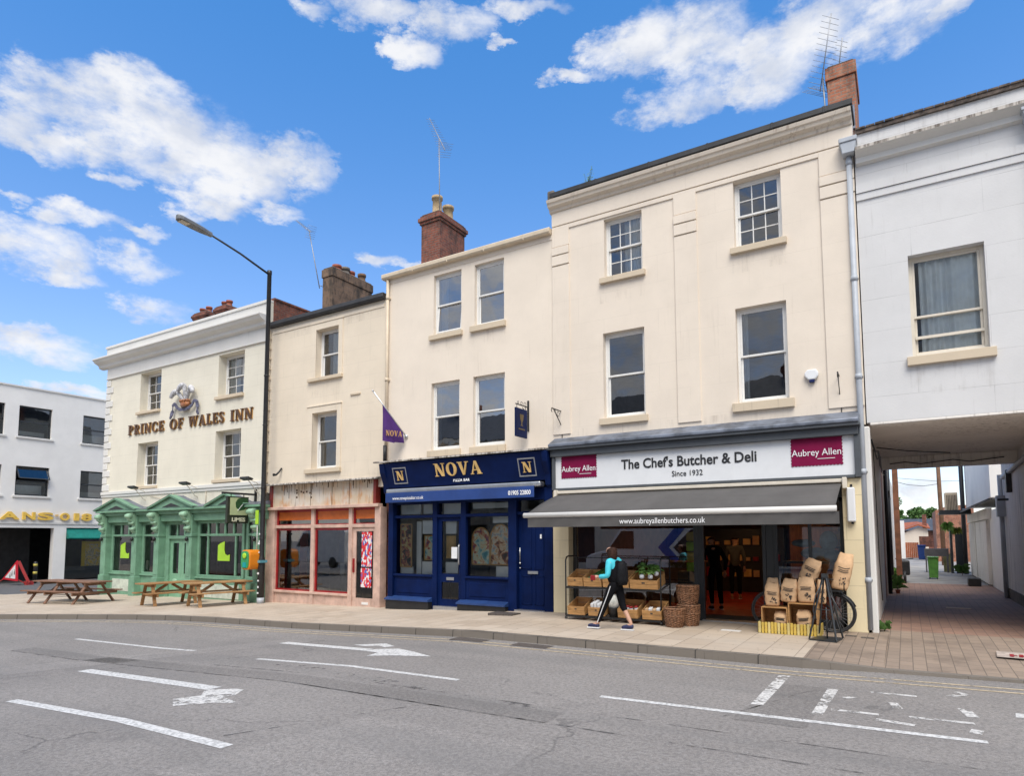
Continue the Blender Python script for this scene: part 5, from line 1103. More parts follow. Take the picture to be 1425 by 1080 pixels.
sash(pt, *W12, dep=.30, cols=3, rows=2, sill=(-20.53, -19.00, 6.58, 6.69, .10), curtain=[(.0, .45, 0), (.55, 1, 0)])
sash(pt, *W13, dep=.30, cols=3, rows=2, sill=(-25.5, -24.0, 3.64, 3.75, .08), curtain=[(.6, 1, 0)])
sash(pt, *W14, dep=.30, cols=3, rows=2, sill=(-20.55, -19.04, 3.66, 3.77, .08))
for x0, w_, h, in ((-30.0, 1.5, 0), ): pass
stack(pt, -26.9, -26.1, 17.6, 18.3, 9.3, 12.4, M_redbrick, [(-26.7, 17.95, .3, .13, M_redpot), (-26.35, 17.95, .3, .13, M_redpot)], M_redpot)
stack(pt, -28.6, -27.6, 17.6, 18.3, 9.3, 12.4, M_redbrick, [(-28.4, 17.95, .3, .13, M_redpot), (-27.9, 17.95, .3, .13, M_redpot)], M_redpot)
for word, x0, x1 in (('PRINCE', -26.14, -23.66), ('OF', -23.28, -22.43), ('WALES', -22.10, -20.0), ('INN', -19.66, -18.46)):
    k = (x0 + 26.14) / 7.68; zz = 5.82 - .08 * k
    serif(word, .385, x0 + .02, x1 + .02, F - .02, zz - .01, M_goldedge, pt, 'sign_letters', depth=.04, tilt=-.08 * (x1 - x0) / 7.68)
    serif(word, .385, x0, x1, F - .055, zz, M_bronze, pt, 'sign_letters', depth=.03, tilt=-.08 * (x1 - x0) / 7.68)
# crest: three plumes in a coronet over a ribbon
cx, cy = -22.24, F - .10
em = MB(); em.lathe([(.01, 0), (.2, 0), (.2, .05)], 6, (cx, F - .02, 6.5)); emo = em.build('crest', M_bronze, pt)
for dx, lean, top, curl in ((-.12, -.34, 7.12, -1), (.02, -.02, 7.32, -1), (.12, .30, 7.18, 1)):
    q = MB(); pts = []; rs = []
    for i in range(9):
        s = i / 8; pts.append((cx + dx * .8 + lean * s ** 1.8, cy - .05 * s, 6.66 + (top - 6.66) * s)); rs.append(.035 + .055 * s)
    for i in range(1, 8):
        a = i / 7 * 2.9; pts.append((cx + dx * .8 + lean + curl * .13 * (1 - math.cos(a)), cy - .06 - .012 * i, top + .10 * math.sin(a) - (.035 * i))); rs.append(.09 + .03 * math.sin(a) - .006 * i)
    q.tube(pts, rs, 10); q.build('plume', paint('plume_white', (.50, .50, .52), .7, .4, 14, .6, dirt=.5), emo)
q = MB(); q.lathe([(.17, 0), (.22, .06), (.24, .2), (.20, .18), (.18, .1)], 16, (cx, cy, 6.52), 0, 1.1, .5)
for i in range(7): a = math.pi * (1 + i / 6); q.ball((cx + .25 * math.cos(a), cy + .12 * math.sin(a), 6.75), .045)
q.build('coronet', paint('coronet_copper', (.34, .13, .05), .4, .4, 10), emo)
q = MB()
for s in (-1, 1):
    pts = [(cx + s * .02, cy - .02, 6.44), (cx + s * .25, cy - .04, 6.45), (cx + s * .45, cy - .02, 6.54), (cx + s * .60, cy - .04, 6.70), (cx + s * .74, cy - .02, 6.66), (cx + s * .78, cy, 6.45), (cx + s * .80, cy - .03, 6.28), (cx + s * .86, cy - .03, 6.20)]
    for p, r in zip(pts, pts[1:]): q.bar(p, r, .03, .11, up=(0, 0, 1)) ; q.ball(r, .055, .03, .055, 8, 6)
q.build('ribbon', paint('ribbon_slate', (.11, .11, .17), .5, .35, 8), emo)
# green shopfront: pilasters, consoles, three pediments
Y0 = F - .12
b = MB()
PIL = [(-27.25, -26.90), (-25.02, -24.70), (-23.52, -23.22), (-21.52, -21.20), (-17.86, -17.56)]
for a, c in PIL:
    b = MB(); b.box(a, c, F - .32, F + .1, -.55, 2.58); b.box(a - .03, c + .03, F - .36, F + .1, -.55, .32); b.box(a + .06, c - .06, F - .335, F, .42, 1.75); b.box(a - .02, c + .02, F - .345, F, 1.80, 1.9)
    b.build('pilaster', M_green, pt, bevel=.012)
b = MB(); b.box(-27.3, -17.45, F - .26, F + .1, 2.36, 2.62); b.box(-27.35, -17.40, F - .36, F + .1, 2.62, 2.74); b.box(-27.40, -17.36, F - .50, F + .1, 2.74, 2.82)
for a, c, ap in ((-27.32, -24.65, -25.95), (-23.52, -21.02, -22.27), (-20.05, -18.25, -19.15)):
    z = 2.82; h = .40 if c - a > 2 else .34
    b.prism([(a - .08, z), (c + .08, z), (ap, z + h)], 'y', F - .46, F + .02)
    for p, q in (((a - .16, z + .02), (ap, z + h + .05)), ((ap, z + h + .05), (c + .16, z + .02))): b.bar((p[0], F - .42, p[1]), (q[0], F - .42, q[1]), .26, .07, up=(0, 0, 1))
b.build('entablature', M_green, pt, bevel=.008)
b = MB()
for a, c, ap in ((-27.32, -24.65, -25.95), (-23.52, -21.02, -22.27), (-20.05, -18.25, -19.15)):
    b = MB(); k = (c - a) * .22; b.prism([(ap - k, 2.86), (ap + k, 2.86), (ap, 3.0)], 'y', F - .47, F - .44); b.build('tympanum', M_black, pt)
b = MB(); b.prism([(F - .5, 2.825), (F + .02, 2.96), (F + .02, 2.83)], 'x', -27.4, -17.36)
for a, c, ap in ((-27.32, -24.65, -25.95), (-23.52, -21.02, -22.27), (-20.05, -18.25, -19.15)):
    h = .47 if c - a > 2 else .41
    b.add([(a - .2, F - .56, 2.84), (ap, F - .56, 2.82 + h), (ap, F + .02, 2.82 + h), (a - .2, F + .02, 2.84)], [(0, 1, 2, 3)]); b.add([(c + .2, F - .56, 2.84), (ap, F - .56, 2.82 + h), (ap, F + .02, 2.82 + h), (c + .2, F + .02, 2.84)], [(0, 1, 2, 3)])
b.build('lead_roof', M_lead, pt, recalc=False)
for a, c in PIL[:4] + [PIL[4]]:
    q = MB(); xm = (a + c) / 2
    q.prism([(F - .32, 1.95), (F - .40, 2.0), (F - .42, 2.1), (F - .36, 2.2), (F - .42, 2.34), (F - .56, 2.44), (F - .60, 2.56), (F - .58, 2.68), (F - .30, 2.72), (F - .30, 1.95)], 'x', xm - .11, xm + .11)
    for z, y, r in ((2.58, .56, .085), (2.10, .40, .06), (2.32, .44, .05)): q.tube([(xm - .14, F - y, z), (xm + .14, F - y, z)], r, 10)
    q.build('console', M_greenL, pt, bevel=.01)
    q = MB(); q.ball((xm, F - .4, 1.72), .06, .06, .08); q.bar((xm, F - .3, 1.75), (xm, F - .4, 1.75), .02, .02); q.build('lantern', M_black, pt)
GW = [(-26.90, -25.02, .42, 'w', 3), (-24.70, -23.52, .42, 'n', 1), (-21.20, -18.62, .42, 'w', 5), (-18.52, -17.86, .42, 'n', 1)]
for a, c, z0, kind, nt_ in GW:
    b = MB(); y = F - .10
    b.box(a, c, y, F + .05, -.55, z0 - .06); b.box(a, c, y - .06, F + .05, z0 - .06, z0); b.box(a, a + .12, y, y + .12, z0, 2.36); b.box(c - .12, c, y, y + .12, z0, 2.36); b.box(a + .12, c - .12, y, y + .12, 1.82, 1.90); b.box(a + .12, c - .12, y, y + .12, 2.26, 2.36); b.box(a + .12, c - .12, y - .02, y + .12, z0, z0 + .07)
    for i in range(1, nt_): x = a + .12 + (c - a - .24) * i / nt_; b.box(x - .035, x + .035, y + .01, y + .1, 1.90, 2.26)
    if nt_ == 5: b.box(a + .55, a + .62, y + .01, y + .1, z0 + .07, 1.82); b.box(c - .50, c - .43, y + .01, y + .1, z0 + .07, 1.82)
    b.build('shop_frame', M_green, pt, bevel=.008)
    if kind == 'w':
        q = MB(); q.box(a + .2, c - .2, y - .012, y + .01, -.28, .18); q.build('riser_panel', M_greenL if False else paint('faded_panel', (.52, .56, .47), .6, .2, 5, dirt=.3), pt, bevel=.01)
    q = MB(); q.quad((a + .1, y + .06, z0 + .05), (c - .1, y + .06, z0 + .05), (c - .1, y + .06, 2.3), (a + .1, y + .06, 2.3)); q.build('shop_window', M_shopglass, pt, recalc=False)
b = MB(); a, c = -23.22, -21.52; y = F - .06
b.box(a, a + .22, y, F + .1, -.55, 2.4); b.box(c - .10, c, y, F + .1, -.55, 2.4); b.box(a + .22, c - .1, y, F + .1, 2.24, 2.4); b.box(a + .22, c - .1, y, F + .1, 1.72, 1.84)
for i in (1, 2): x = a + .22 + (c - a - .32) * i / 3; b.box(x - .035, x + .035, y + .02, F + .1, 1.84, 2.24)
b.build('door_frame', M_green, pt, bevel=.01)
for k in range(2):
    x0 = a + .22 + k * .69; b = MB(); b.wall(x0, x0 + .685, -.42, 1.72, y + .08, y + .13, [(x0 + .16, x0 + .52, .48, 1.58)])
    d = b.build('door', paint('door_green', (.19, .38, .24), .45, .12), pt, bevel=.01)
    q = MB(); q.quad((x0 + .16, y + .1, .48), (x0 + .52, y + .1, .48), (x0 + .52, y + .1, 1.58), (x0 + .16, y + .1, 1.58)); q.build('pane', M_shopglass, d, recalc=False)
    q = MB(); q.lathe([(.0, 0), (.13, 0), (.13, .02), (.10, .03), (0, .03)], 16, (0, 0, 0)); q.M = None
    q.v = [Vector((v.x * 1.1 + x0 + .34, y + .08 - v.z, v.y * .55 + .22)) for v in q.v]; q.build('door_boss', M_greenL, d)
q = MB(); q.quad((a + .2, y + .06, 1.8), (c - .08, y + .06, 1.8), (c - .08, y + .06, 2.3), (a + .2, y + .06, 2.3)); q.build('fanlight', M_shopglass, pt, recalc=False)
q = MB(); q.box(-23.22, -21.52, F - .45, F + .1, -.6, -.38); q.build('door_step', M_mortar, pt)
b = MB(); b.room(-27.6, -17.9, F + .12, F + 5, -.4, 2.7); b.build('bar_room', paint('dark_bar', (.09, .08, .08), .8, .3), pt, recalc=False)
M_lime = paint('lime_sticker', (.36, .62, .03), .5, .08)
for x0, x1, z0, z1 in ((-26.28, -25.66, .98, 1.60), (-20.08, -19.42, .98, 1.64)):
    q = MB(); w_ = x1 - x0; h = z1 - z0
    q.prism([(x0, z0), (x1, z0), (x1, z0 + .34 * h), (x0 + .8 * w_, z0 + .28 * h), (x0 + .62 * w_, z0 + .36 * h), (x0 + .55 * w_, z0 + .55 * h), (x0 + .55 * w_, z1), (x0 + .2 * w_, z1 - .1 * h), (x0, z1 - .2 * h)], 'y', F - .052, F - .048)
    q.build('leaf_sticker', M_lime, pt)
b = MB()
for x in (-26.4, -25.6, -20.4, -19.6, -18.9):
    for dx in (-.16, .16):
        for dy in (0, .34): b.bar((x + dx, F + .7 + dy, -.4), (x + dx * .9, F + .7 + dy, .85 if dy else .1), .03, .03)
    b.box(x - .2, x + .2, F + .66, F + 1.08, .08, .13); b.box(x - .18, x + .18, F + 1.02, F + 1.06, .5, .85)
for x in (-25.9, -20.0): b.box(x - .5, x + .5, F + 1.3, F + 2.0, .34, .39); b.box(x - .04, x + .04, F + 1.6, F + 1.7, -.4, .34)
b.build('bar_furniture', paint('pale_chair', (.42, .36, .28), .6, .2), pt)
M_sconce = M_black
for i, (x, lab) in enumerate(((-24.72, 'leftmost'), (-21.40, 'middle'), (-18.03, 'rightmost'))):
    t = thing('floodlight', lab + ' of the three black floodlights on arms over the green shopfront', 'floodlight', (x, F, 3.6), group='floodlights on the inn')
    q = MB(); q.prism([(F - .62, 3.66), (F - .45, 3.60), (F - .40, 3.66), (F - .60, 3.72)], 'x', x - .22, x + .22); q.build('head', M_black, t, bevel=.008)
    q = MB(); q.tube([(x, F - .02, 3.2), (x, F - .12, 3.25), (x, F - .28, 3.45), (x, F - .45, 3.62)], .014, 6); q.tube([(x, F - .02, 3.5), (x, F - .2, 3.58), (x, F - .42, 3.64)], .012, 6); q.build('arm', M_sashc, t)
b = MB(); b.tube([(-22.9, F - .03, 3.5), (-22.9, F - .03, 2.9)], .012, 5); b.tube([(-20.9, F - .03, 3.5), (-20.9, F - .03, 2.9)], .012, 5); b.tube([(-24.4, F - .04, 3.36), (-23.6, F - .04, 3.22), (-22.9, F - .04, 3.1)], .01, 5); b.build('cable', M_creampipe, pt)
# hanging inn sign
t = thing('inn_sign', 'square green hanging sign with dark leaf and pale lettering on a black bracket', 'sign', (-18.19, F - .5, 3.2))
sx_ = -18.19; ya, yc = F - 1.08, F - .32
b = MB(); b.box(sx_ - .03, sx_ + .03, F - .06, F, 2.95, 3.35); b.box(sx_ - .03, sx_ + .03, F - 1.25, F, 3.14, 3.20); b.tube([(sx_, ya + .15, 3.16), (sx_, ya + .15, 3.06)], .015, 5); b.tube([(sx_, yc - .15, 3.16), (sx_, yc - .15, 3.06)], .015, 5); b.build('bracket', M_black, t)
b = MB(); b.box(sx_ - .05, sx_ + .05, ya, yc, 2.22, 3.07); so = b.build('board', paint('sign_black', (.02, .025, .015), .5, .2), t, bevel=.006)
b = MB(); b.box(sx_ + .05, sx_ + .056, ya + .09, yc - .04, 2.48, 3.03); b.build('panel', paint('sage_panel', (.42, .48, .26), .5, .08), so)
b = MB(); ym = yc - .28; b.prism([(ym + .24, 3.03), (ym + .24, 2.80), (ym + .12, 2.66), (ym - .05, 2.62), (ym - .18, 2.72), (ym - .2, 2.88), (ym - .12, 3.0), (ym, 3.03)], 'x', sx_ + .056, sx_ + .060); b.build('leaf', paint('leaf_motif', (.02, .07, .02), .5, .1), so)
b = MB(); b.bar((sx_ + .062, ym - .12, 2.62), (sx_ + .062, ym + .06, 2.84), .03, .006); b.build('leaf_vein', M_signwhite, so)
text('LIMES', .17, paint('sign_cream', (.62, .62, .46), .5, .1), so, sx_ + .058, (ya + yc) / 2 + .02, 2.28, 'lettering', rot=(90, 0, 90), sx=1.15, off_=.006, ext=.003)

# ================================================================== WHITE SIDE STREET BUILDING (faces +X)
lt = thing('white_office_building', 'white flat roofed building with black framed windows and gold letters on the left', 'building', (-38, 14, -.5))
LX = -38.0
ops = [(14.36, 15.84, 6.93, 8.50), (17.33, 18.75, 6.93, 8.46), (12.30, 13.76, 6.93, 8.50), (14.36, 15.84, 3.93, 5.42), (17.33, 18.75, 3.93, 5.42), (12.30, 13.76, 3.93, 5.42), (20.4, 21.9, 6.93, 8.46), (20.4, 21.9, 3.93, 5.42), (9.3, 10.8, 6.93, 8.5), (9.3, 10.8, 3.93, 5.42), (11.2, 16.2, -.6, 2.30), (16.78, 20.5, -.6, 2.32)]
b = MB(); b.wall(7.5, 26, -.6, 9.42, LX, LX - .35, ops, axis='x'); b.build('wall', M_white2, lt)
b = MB(); b.box(LX - 8, LX + .06, 7.45, 26, 9.42, 9.50); b.build('coping', M_trimw, lt)
b = MB(); b.box(LX - .02, LX + .05, 7.5, 26, 2.50, 2.60); b.build('ledge', M_trimw, lt)
b = MB(); b.box(LX - 8, LX - .36, 7.5, 7.8, -.6, 9.42); b.box(LX - 8, LX - .36, 25.7, 26, -.6, 9.42); b.box(LX - 8.2, LX - 8, 7.5, 26, -.6, 9.42); b.build('side_wall', M_white2, lt)
for z0, z1 in ((-.45, 2.5), (3.2, 6.0), (6.3, 9.2)): b = MB(); b.room(LX - 6, LX - .36, 7.9, 25.6, z0, z1, open_='x1'); b.build('room', M_room if z0 > 0 else M_dark, lt, recalc=False)
for k, (y0, y1, z0, z1) in enumerate(ops[:10]):
    b = MB(); xf = LX - .12
    for p in ((y0, y0 + .07, z0, z1), (y1 - .07, y1, z0, z1), (y0, y1, z0, z0 + .07), (y0, y1, z1 - .07, z1), (y0, y1, (z0 + z1) / 2 - .04, (z0 + z1) / 2 + .04)): b.box(xf - .05, xf + .0, p[0], p[1], p[2], p[3])
    o = b.build('window', M_frame, lt); zm = (z0 + z1) / 2
    q = MB(); q.quad((xf - .03, y0 + .06, z0 + .06), (xf - .03, y1 - .06, z0 + .06), (xf - .03, y1 - .06, zm - .03), (xf - .03, y0 + .06, zm - .03))
    if k == 3:
        T = Matrix.Translation((xf, 0, z1 - .07)) @ Matrix.Rotation(R(-32), 4, 'Y'); q.M = T; q.quad((0, y0 + .06, -.66), (0, y1 - .06, -.66), (0, y1 - .06, 0), (0, y0 + .06, 0))
        f = MB(); f.M = T; f.box(0, .03, y0 + .05, y0 + .10, -.68, 0); f.box(0, .03, y1 - .10, y1 - .05, -.68, 0); f.box(0, .03, y0 + .05, y1 - .05, -.68, -.63); f.build('sash', M_frame, o)
    else: q.quad((xf - .03, y0 + .06, zm + .03), (xf - .03, y1 - .06, zm + .03), (xf - .03, y1 - .06, z1 - .06), (xf - .03, y0 + .06, z1 - .06))
    q.build('pane', M_glass, o, recalc=False)
    s = MB(); s.box(LX - .1, LX + .07, y0 - .1, y1 + .1, z0 - .1, z0 - .02); s.build('sill', M_trimw, o)
    c = MB(); c.box(LX - .9, LX - .8, y0, y1, z0, z0 + .38 + .2 * (k % 2)); c.build('desk', M_curtain, o)
b = MB(); b.quad((LX - .15, 16.8, -.4), (LX - .15, 20.5, -.4), (LX - .15, 20.5, 1.7), (LX - .15, 16.8, 1.7)); b.build('shop_window', M_shopglass, lt, recalc=False)
b = MB(); b.prism([(LX - .1, 2.30), (LX + .30, 1.80), (LX + .30, 1.74), (LX - .1, 1.74)], 'y', 16.80, 20.5); b.build('teal_blind', paint('teal_cloth', (.0, .17, .135), .7, .15), lt)
b = MB(); b.box(LX - .35, LX - .3, 16.9, 20.4, -.4, .25); b.build('stall_riser', M_frame, lt)
t = thing('yellow_board', 'tall yellow framed poster board inside the window under the teal blind', 'poster board', (LX - .5, 18.0, 0)); b = MB()
b.box(LX - .42, LX - .38, 17.75, 18.9, .1, 1.6); b.build('frame', paint('yellow_frame', (.62, .42, .02), .5, .1), t); b = MB(); b.box(LX - .375, LX - .37, 17.92, 18.74, .2, 1.45); b.build('print', artmat('yellow_print', [(.6, .4, .05), (.7, .5, .1), (.5, .45, .35), (.3, .2, .05), (.7, .6, .3)], 6), t)
M_yellowgold = paint('yellow_gold', (.80, .52, .09), .4, .15)
for ch, y0, y1 in (('A', 13.75, 14.60), ('N', 14.72, 15.28), ('S', 15.40, 16.10), ('O', 16.42, 16.86), ('1', 17.08, 17.32), ('8', 17.45, 17.95)):
    o = text(ch, .52, M_yellowgold, lt, 0, 0, 0, 'gold_letter', align='LEFT', ext=.05, off_=.02, rot=(90, 0, 90))
    xs2 = [v.co.y for v in o.data.vertices]; a, c = min(xs2), max(xs2)
    for v in o.data.vertices: v.co.y = y0 + (v.co.y - a) / (c - a) * (y1 - y0) - off(lt).y; v.co.x += LX + .08; v.co.z += 2.72
b = MB(); b.box(LX + .04, LX + .12, 16.2, 16.32, 2.92, 3.0); b.build('gold_letter', M_gold, lt)
b = MB(); b.box(LX - 2.5, LX - 2.4, 11.3, 16.1, -.5, 2.3); b.build('inner_screen', M_dark, lt)
b = MB(); b.box(LX - 2.0, LX - 1.9, 13.3, 13.6, .0, .5); b.build('lit_sign', emis('orange_glow', (1, .25, .05), 1.2), lt)

# ================================================================== STREET LAMP
lm = thing('street_lamp', 'tall black street lamp post with grey lantern on a long raised arm before the inn', 'street lamp', (-17.25, 13.15, g(-17.25)))
x, y = -17.25, 13.15; zb = g(x)
b = MB(); b.lathe([(.105, -.05), (.105, 1.35), (.09, 1.42), (.075, 1.5), (.068, 10.55), (.075, 10.56), (.075, 10.68), (.03, 10.7)], 14, (x, y, zb))
for z in (2.0, 3.6, 5.6, 7.2): b.lathe([(.086, z), (.086, z + .03)], 12, (x, y, zb))
b.build('post', M_black, lm)
b = MB(); b.lathe([(.109, 0), (.109, .18)], 14, (x, y, zb)); b.build('base_collar', M_pipe, lm)
b = MB(); A0, A1 = Vector((x, y, zb + 10.55)), Vector((x, 11.02, 10.76)); b.tube([A0, A0.lerp(A1, .5) + Vector((0, 0, .04)), A1], [.035, .032, .03], 8); b.build('arm', M_frame, lm)
b = MB(); H0, H1 = Vector((x, 11.10, 10.74)), Vector((x, 10.02, 10.84))
pr = [(0, .05), (.1, .06), (.3, .12), (.6, .15), (.95, .15), (1.05, .11), (1.08, .06)]
vs = []; fs = []; d = (H1 - H0)
for s, wd in pr:
    c = H0 + d * (s / 1.08)
    for k, (dx, dz) in enumerate(((-1, -.05), (1, -.05), (1, .03), (.6, .085), (-.6, .085), (-1, .03))): vs.append((c.x + dx * wd, c.y, c.z + dz))
for i in range(len(pr) - 1):
    for j in range(6): fs.append((i * 6 + j, i * 6 + (j + 1) % 6, i * 6 + 6 + (j + 1) % 6, i * 6 + 6 + j))
fs += [tuple(range(6)), tuple(range((len(pr) - 1) * 6, len(pr) * 6))]
b.add(vs, fs); hd = b.build('lantern', paint('lantern_grey', (.16, .165, .17), .5, .15), lm, bevel=.008)
b = MB(); c0, c1 = H0.lerp(H1, .34), H0.lerp(H1, .93); b.box(x - .11, x + .11, c1.y, c0.y, c1.z - .075, c1.z - .053); b.build('diffuser', paint('diffuser', (.45, .38, .28), .3, .2), hd)
t = thing('crossing_box', 'orange and yellow box with green face strapped to the black lamp post', 'equipment box', (x - .05, y - .3, .8))
b = MB(); n = 20; pts = []
for i in range(n):
    a = 2 * math.pi * i / n; pts.append((x - .22 + .22 * math.copysign(abs(math.cos(a)) ** .55, math.cos(a)), 1.08 + .31 * math.copysign(abs(math.sin(a)) ** .6, math.sin(a))))
b.prism(pts, 'y', y - .42, y - .0); b.build('housing', paint('orange_plastic', (.68, .22, .01), .4, .1), t, bevel=.03, seg=2)
b = MB(); b.prism([(x - .22 + (p[0] - x + .22) * .82, 1.08 + (p[1] - 1.08) * .86) for p in pts], 'y', y - .445, y - .4); b.build('face', paint('green_face', (.03, .30, .10), .4, .2), t)
b = MB(); b.lathe([(0, 0), (.09, 0), (.09, .02), (.05, .02)], 14); b.v = [Vector((v.x + x - .22, y - .448 - v.z, v.y + 1.2)) for v in b.v]; b.build('dial', M_lime, t)
b = MB(); b.box(x - .3, x - .14, y - .46, y - .44, .85, 1.0); b.build('button_plate', paint('teal_button', (.0, .3, .3), .4, .1), t)
b = MB(); b.box(x - .1, x + .13, y - .14, y + .12, .98, 1.06); b.build('strap', paint('blue_strap', (.10, .28, .34), .4, .1), t)
t = thing('lime_box', 'small lime green plate on the side of the black lamp post', 'sign plate', (x - .1, y - .1, 2.3)); b = MB(); b.box(x - .18, x - .05, y - .14, y - .10, 2.18, 2.62); b.build('plate', M_lime, t, bevel=.008)
b = MB(); b.tube([(x - .12, y - .1, 2.2), (x - .11, y - .1, 1.4)], .012, 5); b.build('conduit', M_sashw, t)
b = MB()
for z, w_ in ((1.85, .05), (1.55, .06), (1.62, .05), (.62, .06), (.4, .05), (.2, .06), (.02, .05), (1.28, .05)): b.box(x - .03 + random.uniform(-.03, .03), x + .03, y - .112, y - .10, z, z + w_)
b.build('sticker', M_signwhite, lm)

# ================================================================== ACROSS THE STREET (behind the camera; seen only in the window glass)
op = thing('terrace_house', 'pale terrace with slate roof across the street, mirrored in the upper windows', 'building', (-14, -13, 0))
b = MB(); YB = -13.0
ops2 = [(x, x + 1.1, z, z + 1.9) for x in [-38 + 2.9 * i for i in range(18)] for z in (3.8, 6.8)]
b.wall(-40, 14, -.7, 9.3, YB, YB - .35, ops2 + [(x, x + 2.4, 0, 2.7) for x in [-38 + 4.35 * i for i in range(12)]]); b.box(-40, 14, YB, YB + .3, 8.9, 9.2); b.box(-40, 14, YB, YB + .12, 3.1, 3.5); b.build('wall', M_cream3, op)
b = MB(); b.prism([(YB + .2, 9.3), (YB - 9, 9.3), (YB - 4.5, 12.2)], 'x', -40, 14); b.build('roof', M_slate, op)
b = MB(); b.box(-40, 14, YB - .9, YB - .8, -.7, 9.3); b.build('room', M_dark, op)
for x in (-33, -24, -15, -6, 3): b = MB(); b.box(x, x + 1.6, YB - 5.2, YB - 4.2, 10, 13.2); b.build('chimney', M_redbrick, op)
def van(label, x0, y0):
    t = thing('delivery_van', label, 'van', (x0 + 2.7, y0, ROAD), group='vans across the street')
    z = ROAD - .1; prof = [(0, .45), (0, 1.0), (.25, 1.15), (1.05, 1.35), (1.75, 2.35), (2.1, 2.5), (5.4, 2.5), (5.5, 2.3), (5.5, .45)]
    b = MB(); b.prism([(x0 + p[0], z + p[1]) for p in prof], 'y', y0 - 1.0, y0 + 1.0); b.build('body', M_signwhite, t, bevel=.06, seg=2)
    b = MB(); b.prism([(x0 + 1.22, z + 1.42), (x0 + 1.85, z + 2.25), (x0 + 2.45, z + 2.25), (x0 + 2.45, z + 1.42)], 'y', y0 + .99, y0 + 1.012); b.build('window', M_black, t)
    b = MB(); b.prism([(x0 + 3.6, z + 1.5), (x0 + 4.4, z + 2.4), (x0 + 4.9, z + 2.4), (x0 + 4.1, z + 1.5), (x0 + 4.9, z + .6), (x0 + 4.4, z + .6)], 'y', y0 + 1.0, y0 + 1.015); b.build('chevron', paint('blue_vinyl', (.02, .10, .42), .4, .05), t)
    b = MB(); b.prism([(x0 + 4.3, z + 1.5), (x0 + 5.1, z + 2.3), (x0 + 5.4, z + 2.3), (x0 + 5.4, z + .7), (x0 + 5.1, z + .7)], 'y', y0 + 1.0, y0 + 1.014); b.build('side_panel', M_frame, t)
    for wx in (x0 + .95, x0 + 4.5):
        for wy in (y0 - .9, y0 + .9):
            b = MB(); b.lathe([(.2, -.11), (.34, -.11), (.36, -.06), (.36, .06), (.34, .11), (.2, .11)], 20); b.v = [Vector((v.x + wx, v.z + wy, v.y + ROAD + .36)) for v in b.v]; w_ = b.build('wheel', M_black, t)
    return t
vn = van('white delivery van with blue chevrons parked across the street, mirrored in the butcher window', -13.2, -1.8)
vn2 = copy_tree(vn); vn2.location.x -= 21.5; vn2['label'] = 'plain white delivery van farther along the far kerb, mirrored in the vacant shop window'
for ch in list(vn2.children):
    if ch.name.split('.')[0] in ('chevron', 'side_panel'): bpy.data.objects.remove(ch)

# ================================================================== PICNIC TABLES
def picnic(label, loc, rz, L, Wt, H, frames, mat, sw=.62):
    """A-frame picnic bench, long axis along local X"""
    t = thing('picnic_table', label, 'picnic table', loc, rz, 'picnic tables before the inn', local=True)
    n = 5; pw = Wt / n; b = MB()
    for i in range(n): y = -Wt / 2 + pw * i; b.box(-L / 2 + random.uniform(-.008, .008), L / 2, y + .005, y + pw - .005, H - .04, H + random.uniform(-.002, .002))
    b.build('table_top', mat, t, bevel=.006)
    for s in (-1, 1):
        b = MB(); y = s * sw
        for k in (0, 1): yy = y + (k - .5) * .13; b.box(-L / 2, L / 2, yy - .06, yy + .06, H * .585 - .035, H * .585)
        b.build('seat', mat, t, bevel=.006)
    for x in frames:
        for s in (-1, 1):
            b = MB(); b.bar((x, s * .22, H - .05), (x, s * (sw + .06), .0), .045, .095, up=(1, 0, 0)); b.build('leg', mat, t, bevel=.005)
        b = MB(); b.box(x + .025, x + .07, -sw - .12, sw + .12, H * .585 - .13, H * .585 - .036); b.box(x + .025, x + .07, -Wt / 2 + .03, Wt / 2 - .03, H - .13, H - .041); b.build('cross_rail', mat, t, bevel=.005)
    b = MB()
    for s in (-1, 1):
        x = frames[0] if s < 0 else frames[-1]; b.bar((x - s * .05, 0, H * .585 - .08), (x - s * .55, 0, H - .06), .04, .08)
    b.build('brace', mat, t, bevel=.004)
    return t
picnic('long dark red brown picnic table with six legs, leftmost before the inn', (-24.05, 10.88, g(-24)), R(11), 2.75, .80, .72, (-1.05, -.25, 1.05), M_brownwood, .66)
M_honey = wood('honey_timber_long', (0.36, 0.19, 0.075), (1.2, 9, 9)); M_honey2 = wood('pale_timber_long', (0.40, 0.225, 0.095), (1.2, 9, 9))
picnic('honey coloured picnic table between the long brown table and the one nearest the lamp', (-19.9, 11.80, g(-19.9)), R(85), 1.8, .66, .70, (-.62, .62), M_honey, .38)
picnic('honey coloured picnic table nearest the black lamp post', (-18.1, 12.25, g(-18.1)), R(79), 1.9, .68, .72, (-.68, .68), M_honey2, .40)
